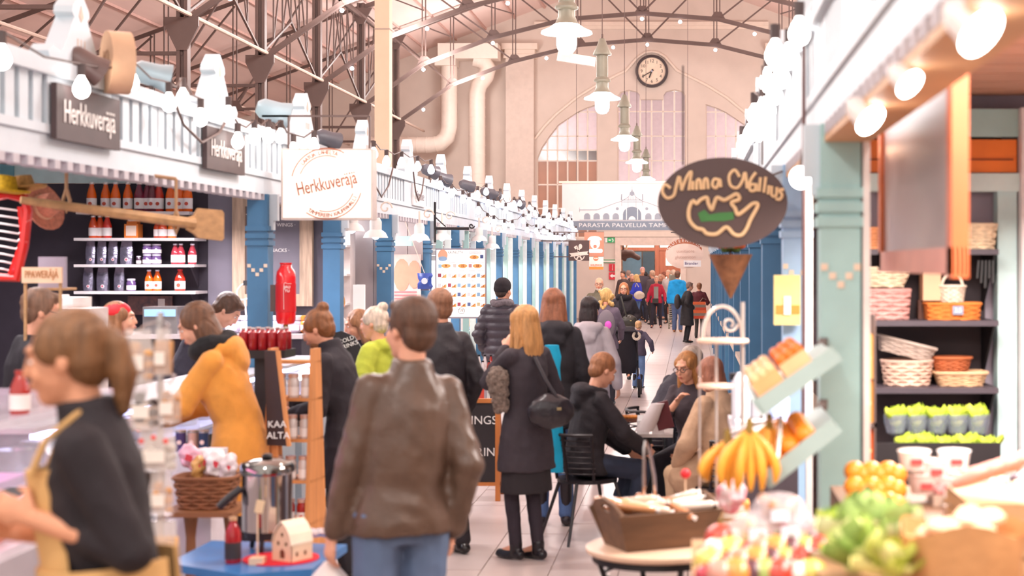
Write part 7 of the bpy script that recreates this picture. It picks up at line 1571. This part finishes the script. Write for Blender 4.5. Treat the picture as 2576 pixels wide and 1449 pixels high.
# ------------------------------------------------------------------ near and middle people
def shoulder_bag(label, c, w_, h, col, strap, rot=0):
    c = V(c); t = thing('shoulder_bag', label, 'bag', c-V((0, 0, h/2)))
    g = MB(); R_ = rz(rot)
    g.ell(V((0, 0, 0)), (w_/2, .085, h/2), R_, 14); g.ell(R_ @ V((0, 0, h*.2)), (w_*.36, .06, h*.33), R_, 12)
    o = thing('x', None, None); COL.objects.unlink(o); bpy.data.objects.remove(o)
    g.v = [tuple(V(p)+V((0, 0, h/2))) for p in g.v]
    g.blob('pouch', M(col, .35, var=.2, sc=9, bump=.2, bsc=25), t, .012, 3, .5, ('cloth', .008))
    MB().tube([V(p) for p in strap], .014, 8).build('strap', M(col, .35), t, smooth=True)
    MB().box(c+R_ @ V((w_*.1, -.09, h*.1)), (.03, .012, .02), R_).build('clasp', M('#c8b080', .3, metal=.9), t)
    return t
# woman in black with a tan apron, at the left front
person('person in a black shirt and tan apron facing left at the left front', -1.45, 3.9, 1.69, 100, 8, (4, -4), True, z0=.2, ra=((.04, .22, 1.2), (.7, -.9, -.2)), la=((-.1, .13, 1.24), (-.3, -1, -.25)),
       top=dict(c='#231a1e', lo=.03, sleeve=.66, hem=1.02, name='shirt', collar=.03, disp=('cloth', .006)), bot=dict(c='#2a2024'), hair=dict(style='pony', c='#7a5230', amp=.003), skin='#dd9a76', vox=.009, extras=(('apron', '#d3a468'),))
t = thing('duckboard', 'wooden duckboard under the person in the tan apron', 'platform', (-1.45, 3.9, 0))
for k in range(5): MB().bb(-1.78, -1.12, 3.65+.11*k, 3.74+.11*k, .17, .2).build('slat', m_wood, t)
for x in (-1.72, -1.18): MB().bb(x-.03, x+.03, 3.65, 4.18, 0, .17).build('bearer', m_wood, t)
# man in a brown leather jacket
person('person in a brown leather jacket and blue jeans seen from behind, holding a white bag', -1.15, 6.15, 1.87, 26, 0, (0, 22), sw_=.145, tilt=4, ra=(.2, .0, .88), la=(-.25, .06, .84),
       top=dict(c='#604a3d', lo=.035, rough=.38, hem=.875, collar=.03, disp=('cloth', .009)), bot=dict(c='#5d6f8c', lo=.022), hair=dict(style='short', c='#5a3d2c', amp=.004), vox=.011)
t = thing('carrier_bag', 'white plastic carrier bag held by the person in the brown leather jacket', 'bag', (-1.42, 6.15, .45))
rg = []
for k in range(8):
    f = k/7; w_ = .02+.15*(1-f)**.6; rg.append([V((-1.44, 6.16, .42+.4*f))+V((w_*math.cos(a)*(1+.12*math.sin(5*a+k)), w_*.5*math.sin(a), 0)) for a in [2*math.pi*i/14 for i in range(14)]])
MB().loft(rg).build('plastic', M('#efe4de', .35, var=.05), t, smooth=True)
# man in a black jacket behind him
person('person in a black jacket and black boots standing behind the brown leather jacket', -1.72, 10.7, 1.83, 34, 2, (5, 5), sw_=.15, ra=(.2, .08, .92), la=(-.2, .02, .86), top=dict(c='#241e24', lo=.035, hem=.86, collar=.04, rough=.6), bot=dict(c='#221c22', boot=.1), shoes='#1c1618', hair=dict(style='crop', c='#8c6046'), vox=.012, feet=((.12, -.02), (-.1, .12)))
# blonde woman in a dark coat with shoulder bag
person('person in a dark grey coat and skirt with a black shoulder bag', -1.12, 10.5, 1.72, 48, 0, (2, 10), True, ra=((.2, .22, 1.06), (.6, -.7, -.5)), la=((-.02, .2, 1.44), (-.5, .2, -.9)),
       top=dict(c='#372f36', lo=.035, hem=.62, flare=.04, collar=.02, name='coat'), bot=dict(kind='skirt', c='#282226', hem=.47, flare=.03, tights='#2b222c'), shoes='#17131a', hair=dict(style='long', c='#c08a52', len=.3, front=True), vox=.011, feet=((.055, -.03), (-.05, .08)))
q = P(1385, 1035, 10.3)
shoulder_bag('black leather shoulder bag on the hip of the dark grey coat', q, .34, .24, '#262026', [P(1345, 900, 10.4), P(1372, 955, 10.32), P(1400, 1000, 10.28), P(1425, 1020, 10.3)], 20)
t = thing('fur_scarf', 'grey fluffy fur scarf held in front of the dark grey coat', 'scarf', P(1252, 1030, 10.35))
g = MB()
for i in range(18): f = i/17; g.ell(P(1250+8*math.sin(i*2.1)+(f*12), 945+f*85, 10.36)-t.location, .055*(1-.55*f)+.012, None, 8)
g.blob('fur', M('#7a6a60', .95, var=.5, sc=40, bump=.6, bsc=90), t, .012, 1, .5, ('n', .016, 45))
# woman in black parka with turquoise scarf
person('person in a black hooded parka and jeans beside the turquoise shawl, back turned', -1.06, 11.9, 1.81, 8, 2, (4, -12), True, ra=(.25, .06, .86), la=(-.24, .06, .86), top=dict(c='#262228', lo=.055, hem=.72, hood=True), bot=dict(c='#5874a6', boot=.22), shoes='#2a2228', hair=dict(style='long', c='#8a5236', len=.24), vox=.013)
t = thing('turquoise_shawl', 'bright turquoise shawl hanging between the dark grey coat and the black parka', 'shawl', P(1385, 1200, 11.1))
rg = []
for k in range(12):
    f = k/11; px = 1388+6*math.sin(f*5)+f*14; w_ = .028+.035*f+(.02 if k < 2 else 0); c = P(px, 868+f*320, 11.12); rg.append([c+V((w_*math.cos(a), .04*math.sin(a), 0))*(1+.1*math.sin(3*a+k)) if False else c+V((w_*math.cos(a)*(1+.15*math.sin(4*a+k)), .03*math.sin(a), 0)) for a in [2*math.pi*i/14 for i in range(14)]])
MB().loft(rg).build('cloth', M('#18b4e0', .8, var=.12, sc=8), t, smooth=True)
# man in beanie and puffer jacket
person('person in a black knitted beanie and quilted dark jacket before the price board', -2.2, 18.0, 1.82, -12, 0, (3, -15), ra='down', la='pocket', top=dict(c='#3a343e', lo=.06, hem=.78, collar=.05, disp=('quilt', .012, .085), rough=.5), bot=dict(c='#2a2832'), hair=dict(style='crop', c='#3a2c26'), vox=.014, extras=(('beanie', '#262126'), ('scarf', '#6a6268', .04)))
# woman in grey hoodie with black bob
person('person in a pale grey hooded sweater seen from behind', -.95, 14.3, 1.70, 0, 2, (6, -22), True, ra=(.27, .08, .9), la=(-.25, .1, .92), top=dict(c='#b9afb4', lo=.04, hem=.6, flare=.02, name='hoodie', hood=True), bot=dict(c='#3a3440'), hair=dict(style='bob', c='#2a1c1c'), vox=.013)
# curly blonde woman with backpack
person('person in a grey-purple jacket with a backpack pushing the pushchair', -1.22, 22.0, 1.66, -5, 3, (2, 0), True, ra=((.18, .34, 1.0), (.8, -.4, -.6)), la=((-.18, .34, 1.0), (-.8, -.4, -.6)), top=dict(c='#6a5c6c', lo=.04, hem=.84), bot=dict(c='#2c2a36'), hair=dict(style='curly', c='#dcae6c'), vox=.016)
t = thing('backpack', 'grey backpack with a pink pocket worn over the grey-purple jacket', 'backpack', (-1.2, 21.78, .95))
g = MB().ell((0, 0, .2), (.13, .08, .22), None, 14); g.blob('pack', M('#7a7078', .8, var=.1), t, .02, 3); MB().ell((.03, -.075, .2), (.05, .025, .06), None, 10).build('pocket', M('#e860d0', .6), t, local=True, smooth=True)
# woman with glasses and black coat
person('person in a black coat, thick black scarf and glasses facing the camera', -1.18, 27.0, 1.68, 178, 0, (2, 0), True, ra='pocket', la='bag', top=dict(c='#2a2228', lo=.05, hem=.6, flare=.05, name='coat'), bot=dict(c='#201a20'), hair=dict(style='long', c='#a8683c', len=.2, front=True), vox=.018, extras=(('glasses', '#5a4440'), ('scarf', '#1e181e', .06)))
shoulder_bag('dark olive handbag carried over the black coat and thick black scarf', P(1583, 810, 26.8), .3, .26, '#3a362e', [P(1562, 745, 26.8), P(1570, 775, 26.75), P(1576, 795, 26.75)], 0)
# bearded man
person('person in an olive jacket and glasses facing the camera', -1.68, 28.2, 1.76, 175, 0, (3, 4), ra='pocket', la='pocket', top=dict(c='#6c6452', lo=.06, hem=.82, collar=.04), bot=dict(c='#3a3634'), hair=dict(style='bald', beard=True, bc='#d8c4b6'), vox=.018, extras=(('glasses', '#5a4440'),))
# child
person('small person in a dark grey hooded sweater and rubber boots, one arm out', -.86, 25.0, 1.09, -18, 0, (0, -10), ra=((.36, .06, 1.0), (.7, -.6, -.2)), la='down', top=dict(c='#51485a', lo=.05, hem=.85, name='hoodie', hood=True), bot=dict(c='#6a88b4', lo=.025, boot=.24), shoes='#2a2428', hair=dict(style='crop', c='#d8a878'), vox=.02, bulk=.01)
# pushchair
t = thing('pushchair', 'black pushchair with a blue frame beside the small person in rubber boots', 'pushchair', (-1.0, 23.6, 0))
c = V((-1.03, 23.6, 0))
MB().tube([c+V((-.2, -.3, 1.0)), c+V((-.2, -.1, .7)), c+V((-.2, .35, .2))], .018, 6).tube([c+V((.2, -.3, 1.0)), c+V((.2, -.1, .7)), c+V((.2, .35, .2))], .018, 6).tube([c+V((-.2, -.3, 1.0)), c+V((.2, -.3, 1.0))], .022, 6).tube([c+V((-.22, -.25, .15)), c+V((-.2, .1, .6))], .016, 6).tube([c+V((.22, -.25, .15)), c+V((.2, .1, .6))], .016, 6).build('frame', M('#2a2830', .4), t, smooth=True)
MB().tube([c+V((.24, -.3, .28)), c+V((.22, .1, .3))], .025, 6).build('blue_rail', M('#3a68c0', .4), t, smooth=True)
rg = []
for z, wx, oy in ((.35, .18, .0), (.5, .2, -.02), (.75, .2, -.1), (.98, .19, -.12), (1.05, .15, -.02)): rg.append([c+V((wx*math.cos(a), oy+.17*math.sin(a), z)) for a in [2*math.pi*i/14 for i in range(14)]])
MB().loft(rg).build('seat_hood', M('#26222a', .85), t, smooth=True)
for x in (-.22, .24):
    for y, r in ((-.28, .14), (.34, .11)):
        w_ = MB().lathe([(r*.72, -.02), (r, -.018), (r, .018), (r*.72, .02)], c+V((x, y, r)), 18, ry(90)).build('wheel', M('#201c20', .7), t, smooth=True); MB().cyl(c+V((x-.012, y, r)), c+V((x+.012, y, r)), r*.3, n=10).build('hub', M('#b0a8a8', .3, metal=.6), w_)
MB().tube([c+V((.2+.05*math.cos(a), -.26, .92+.05*math.sin(a))) for a in [2*math.pi*i/10 for i in range(11)]], .022, 6).build('ring_toy', M('#d8c8b4', .8), t, smooth=True)
# red jacket woman
person('person in an open red jacket and dark trousers walking towards the camera', -1.1, 48.6, 1.64, 176, 3, (3, 4), True, ra=(.3, .05, .9), la=(-.3, .12, .92), top=dict(c='#b0203a', lo=.05, hem=.84), bot=dict(c='#221c2a', lo=.02), shoes='#4a1c24', hair=dict(style='short', c='#c8a890'), vox=.024, feet=((.14, .2), (-.13, -.05)),
       extras=(('mesh', lambda t, T, Hd, Rh, arms, legs: (MB().box(T((0, .165, 1.15))[0], (.15, .03, .5)).build('grey_shirt', M('#8a8880', .8), t, local=True), MB().box((.02, .2, .92), (.2, .07, .15)).build('belt_bag', M('#2a2a26', .6), t, local=True))),))
# turquoise jacket man
person('person in a bright turquoise hooded jacket and jeans, back turned', -.42, 45.8, 1.80, -8, 0, (0, -5), ra='bent', la='down', top=dict(c='#1296d8', lo=.07, hem=.82, hood=True), bot=dict(c='#4c5c80', lo=.025), shoes='#a8744c', hair=dict(style='crop', c='#6a4430'), vox=.022, bulk=.02)
# elderly woman black coat
person('person in a long black coat with a small backpack, standing in profile', -.12, 39.6, 1.55, -72, 4, (8, 0), True, ra='bag', la='bag', top=dict(c='#2c2628', lo=.06, hem=.5, flare=.05, name='coat'), bot=dict(c='#231e22'), hair=dict(style='short', c='#8a7064'), vox=.022, bulk=.02)
t = thing('backpack', 'small black backpack worn over the long black coat', 'backpack', (-.36, 39.5, .85)); MB().ell((0, 0, .2), (.09, .15, .2), None, 14).blob('pack', M('#3a3434', .7), t, .02, 3)
# boy in maroon
person('person in a maroon sweater carrying an orange striped bag', .2, 41.8, 1.5, -15, 0, (0, 30), ra='bent', la='down', top=dict(c='#5a2028', lo=.05, hem=.86, name='sweater'), bot=dict(c='#4a423e'), hair=dict(style='short', c='#8a5a3c'), vox=.022)
t = thing('striped_bag', 'orange and grey striped woven bag carried beside the maroon sweater', 'bag', (.2, 41.45, .55))
MB().tube([(.2, 41.43, .98), (.3, 41.5, 1.1), (.38, 41.6, 1.06)], .012, 6).build('handle', M('#8a7468', .8), t)
for i in range(6): z = .55+i*.075; w_ = .21-.008*i; MB().bb(.2-w_, .2+w_, 41.36, 41.5, z, z+.075).build('stripe', M(['#c84a30', '#8a7468', '#e0683c'][i % 3], .8), t)
# trolley board near the turquoise man
t = thing('folding_rack', 'grey slatted folding rack leaning beside the turquoise jacket', 'rack', P(1692, 828, 46.2))
MB().bar(P(1683, 828, 46.2), P(1685, 690, 46.2), .05).bar(P(1700, 826, 46.2), P(1700, 690, 46.2), .05).build('frame', M('#8a8474', .6), t)
for i in range(14): MB().bar(P(1683, 822-i*5.5, 46.15), P(1700, 821-i*5.5, 46.15), .03).build('slat', M('#b8ac9c', .6), t)
MB().bb(XP(1684, 46.2), XP(1699, 46.2), 46.18, 46.22, ZP(745, 46.2), ZP(692, 46.2)).build('panel', M('#857c6c', .7), t)
# blue jacket woman with white bag, dark companion, crowd at the door
person('person in a royal blue jacket carrying a white shoulder bag', -1.75, 49.6, 1.68, 60, 0, (8, 0), True, ra='bent', la='bent', top=dict(c='#3040c0', lo=.05, hem=.86), bot=dict(c='#4a6a98'), hair=dict(style='long', c='#d8b070', len=.16), vox=.024)
shoulder_bag('white shoulder bag on the royal blue jacket', P(1608, 743, 49.2), .36, .26, '#d4c8b8', [P(1598, 722, 49.2), P(1601, 712, 49.2), P(1607, 722, 49.2)], 0)
CR = [(1568, 681, '#4a3a38', '#4a3226', 150, 'person in brown at the left edge of the doorway crowd'), (1572, 698, '#ddd0cc', '#b07a50', 170, 'person in a white top left of the royal blue jacket'), (1581, 680, '#c8a0a0', '#a08478', 20, 'person in pale pink at the back left of the doorway crowd'),
      (1589, 689, '#3a3238', '#c8a08c', 200, 'person in dark plum beside the pale pink top'), (1584, 700, '#2c262c', '#3a2a26', 10, 'person in black just left of the royal blue jacket'), (1613, 690, '#57505a', '#b08460', 120, 'person in grey just right of the royal blue jacket'),
      (1616, 672, '#40363e', '#d09a94', 190, 'tall person in dark purple at the middle of the doorway crowd'), (1624, 684, '#332c36', '#2a1f1e', 60, 'person in a navy coat right of the tall one in the doorway'), (1642, 680, '#4a3e42', '#c09a80', 40, 'person in dark brown behind the left shoulder of the red jacket'), (1634, 690, '#3a3540', '#4a3a34', 0, 'person in a slate jacket between the navy coat and the red jacket'),
      (1672, 684, '#2a2226', '#8a4c38', 100, 'person in black just right of the red jacket'), (1682, 679, '#b8a8a4', '#c8a48c', 150, 'person in a pale grey jacket at the right of the doorway crowd'), (1694, 678, '#8a7a74', '#d0b4a0', 10, 'person in taupe at the right edge of the doorway crowd'), (1661, 690, '#5a4440', '#d8b8a0', 200, 'person in reddish brown behind the right shoulder of the red jacket')]
for i, (px, py, c, hc_, yw, lab) in enumerate(CR):
    Yc = 51.2+(i*2.3) % 6.1
    Hh = CAMH-(py-VY)*Yc/FPX
    person(lab, XP(px, Yc), Yc, Hh, yw, 0, (4, 0), i % 3 == 1, ra='pocket', la='down', top=dict(c=c, lo=.05, disp=None), bot=dict(c=['#2c2c38', '#3a4a6a', '#262226'][i % 3]), hair=dict(style='bald' if 'bald' in lab else ('long' if 'woman' in lab else 'short'), c=hc_, amp=0, bc='#b89a88'), vox=.034, group='crowd at the far doorway')
# ---- left counter people
person('person in a mustard hooded coat and black scarf bending over the counter', -2.62, 9.0, 1.82, 92, 17, (18, 4), True, ra=((.1, .44, 1.16), (.3, -.5, -.9)), la=((-.1, .46, 1.2), (-.4, -.4, -.9)),
       top=dict(c='#dd9238', lo=.06, hem=.55, flare=.04, name='coat', hood=True, sheen=.2), bot=dict(c='#2a2430'), hair=dict(style='bob', c='#6a452c'), vox=.011, extras=(('scarf', '#1c1a1c', .06),))
person('person in a navy T-shirt bending over work behind the counter', -3.98, 12.0, 1.88, -68, 26, (30, -10), ra=((.16, .42, 1.08), (.7, -.5, -.6)), la=((-.12, .4, 1.05), (-.7, -.5, -.5)), top=dict(c='#37323f', lo=.028, sleeve=.36, name='tshirt', hem=.86), bot=dict(c='#26222c'), hair=dict(style='short', c='#5a3a26'), vox=.012)
person('person in a red headband behind the counter, looking right', -4.0, 10.7, 1.74, -75, 3, (-4, 0), True, ra='fwd', la='fwd', top=dict(c='#2a262c', lo=.03, name='shirt'), bot=dict(c='#26222c'), hair=dict(style='long', c='#8a5a38', len=.15), vox=.012, extras=(('headband', '#d82028'),))
person('person in a black jacket and glasses at the far left behind the tan apron', -3.86, 9.0, 1.86, -62, 3, (10, 0), ra='bent', la='bent', top=dict(c='#241e24', lo=.05), bot=dict(c='#26222c'), hair=dict(style='short', c='#7a5a46'), vox=.012, extras=(('glasses', '#4a3030'),))
person('person in a black coat leaning forward to eat at the counter', -2.18, 9.85, 1.74, 82, 14, (16, 0), ra=((.12, .36, 1.2), (.5, -.4, -.9)), la=((-.1, .3, 1.1), (-.5, -.4, -.9)), top=dict(c='#262027', lo=.045, hem=.6, collar=.05, name='coat', flare=.02), bot=dict(c='#1e1a20'), hair=dict(style='bun', c='#84532f', beard=True, bc='#8a5a3c'), vox=.011)
person('person in a lime green jacket standing at the counter', -2.25, 11.3, 1.69, 72, 4, (4, 8), True, ra='bent', la='bent', top=dict(c='#b4bc3c', lo=.1, hem=.8, hood=True), bot=dict(c='#2a2a36'), hair=dict(style='bun', c='#d8c4b0'), vox=.012)
person('person eating with a hand at the mouth beside the lime green jacket', -2.6, 12.4, 1.64, 120, 3, (14, -10), True, ra=((.02, .2, 1.42), (.6, -.2, -.9)), la=((-.05, .22, 1.28), (-.6, -.3, -.9)), top=dict(c='#2e2830', lo=.04), bot=dict(c='#22202a'), hair=dict(style='long', c='#9a6a48', len=.2), vox=.012)
person('person in a white work coat behind the blue pillar', -3.56, 15.55, 1.72, 20, 6, (12, -20), True, ra='bent', la='bent', top=dict(c='#e8e4e2', lo=.03, name='white_coat'), bot=dict(c='#3a3a44'), hair=dict(style='short', c='#c89458'), vox=.014)
person('person in dark grey half hidden behind the far left counters', -3.8, 28.5, 1.6, -90, 0, (0, 0), ra='fwd', la='fwd', top=dict(c='#4a4450', lo=.03), bot=dict(c='#3a3a44'), hair=dict(style='short', c='#3a2a26'), vox=.02)
# ---- seated group at the table
person('person in a black hooded jacket sitting on the black mesh chair', -.78, 11.3, 1.74, -62, 8, (22, 4), seat=.45, ra=((.16, .4, 1.06), (.8, -.3, -.6)), la=((-.1, .38, 1.02), (-.8, -.3, -.6)), top=dict(c='#241e24', lo=.055, hood=True), bot=dict(c='#2c3448', lo=.02), shoes='#221c1e', hair=dict(style='crop', c='#9a6440'), vox=.011, feet=((.12, .34), (-.1, .3)))
person('seated person in a dark slate jacket leaning over the table', -.28, 13.05, 1.76, -64, 26, (10, -4), seat=.45, ra='table', la='table', top=dict(c='#2f2a34', lo=.06), bot=dict(c='#2a2630'), hair=dict(style='crop', c='#a8988c'), vox=.012)
person('seated person in glasses resting the face on a hand at the table', .03, 12.15, 1.68, 150, 10, (8, -4), True, seat=.45, ra=((.02, .2, 1.38), (.3, .5, -1)), la='table', top=dict(c='#40343a', lo=.03, sleeve=.75, name='sweater'), bot=dict(c='#2a2630'), hair=dict(style='long', c='#a8703c', len=.24), vox=.011, extras=(('glasses', '#4a3030'),))
person('person in a beige trench coat seated with the back to the camera', .24, 10.9, 1.72, 48, 10, (10, 0), True, seat=.45, ra='table', la=((-.16, .3, .98), (-.8, -.4, -.4)), top=dict(c='#bd9a7c', lo=.085, name='trench_coat', collar=.03), bot=dict(c='#c8a888'), hair=dict(style='bob', c='#9a6048'), vox=.012, extras=(('mesh', lambda t, T, Hd, Rh, arms, legs: MB().cap((.05, -.02, .62), (.1, .28, .5), .17, .14).cap((-.08, -.02, .62), (-.12, .26, .5), .17, .14).cap((.0, -.1, .6), (.02, .1, .3), .19, .16).cap((.12, .1, .5), (.2, .34, .27), .13, .1).blob('coat_skirt', M('#bd9a7c', .8, var=.12, sc=9, bump=.12, bsc=60), t, .014, 3, .5, ('cloth', .012))),))

# ------------------------------------------------------------------ final pass: bake remeshed bodies and lettering into plain meshes
bpy.context.view_layer.update()
dg = bpy.context.evaluated_depsgraph_get()
newm = [(o, d, bpy.data.meshes.new_from_object(o.evaluated_get(dg))) for o, d in BLOBS]
newt = [(o, fw, fh, bpy.data.meshes.new_from_object(o.evaluated_get(dg))) for o, fw, fh in TEXTS]
for o, d, me in newm:
    o.modifiers.clear(); o.data = me
    n = len(me.vertices)
    if d and n:
        co = np.empty(n*3, np.float32); me.vertices.foreach_get('co', co); co = co.reshape(-1, 3)
        no = np.empty(n*3, np.float32); me.vertices.foreach_get('normal', no); no = no.reshape(-1, 3)
        kind, amp = d[0], d[1]
        if kind == 'cloth':
            a = np.array([.9*noise.noise(V((p[0]*6, p[1]*6, p[2]*4+7)))+.8*(.5-abs(noise.noise(V((p[0]*8+3, p[1]*8, p[2]*11+p[0]*6)))*2))*.8+.3*noise.noise(V((p[0]*24, p[1]*24, p[2]*18))) for p in co.tolist()], np.float32)
        elif kind == 'hair':
            ang = np.arctan2(co[:, 0], -co[:, 1])
            a = np.array([noise.noise(V((t*16, p[2]*5, 0)))+.4*noise.noise(V((t*40, p[2]*9, 3))) for t, p in zip(ang.tolist(), co.tolist())], np.float32)
        elif kind == 'quilt':
            a = np.abs(np.sin(co[:, 2]*math.pi/d[2]))**.5*2-1
        else:
            a = np.array([noise.noise(V(p)*d[2]) for p in co.tolist()], np.float32)
        co = co+no*(a*amp)[:, None]
        me.vertices.foreach_set('co', co.astype(np.float32).ravel()); me.update()
    me.shade_smooth()
for o, fw, fh, me in newt:
    nm, par, mb, mats = o.name, o.parent, o.matrix_basis.copy(), list(o.data.materials)
    sx = sy = 1
    if len(me.vertices):
        xs = [p.co.x for p in me.vertices]; ys = [p.co.y for p in me.vertices]
        if fw: sx = fw/max(1e-4, max(xs)-min(xs))
        if fh: sy = fh/max(1e-4, max(ys)-min(ys))
        elif fw and False: sy = sx
    base = nm.split('.')[0]; bpy.data.objects.remove(o)
    t = bpy.data.objects.new(base, me); COL.objects.link(t)
    if not me.materials:
        for m in mats: me.materials.append(m)
    t.parent = par; t.matrix_basis = mb @ Matrix.Diagonal((sx, sy, 1, 1))
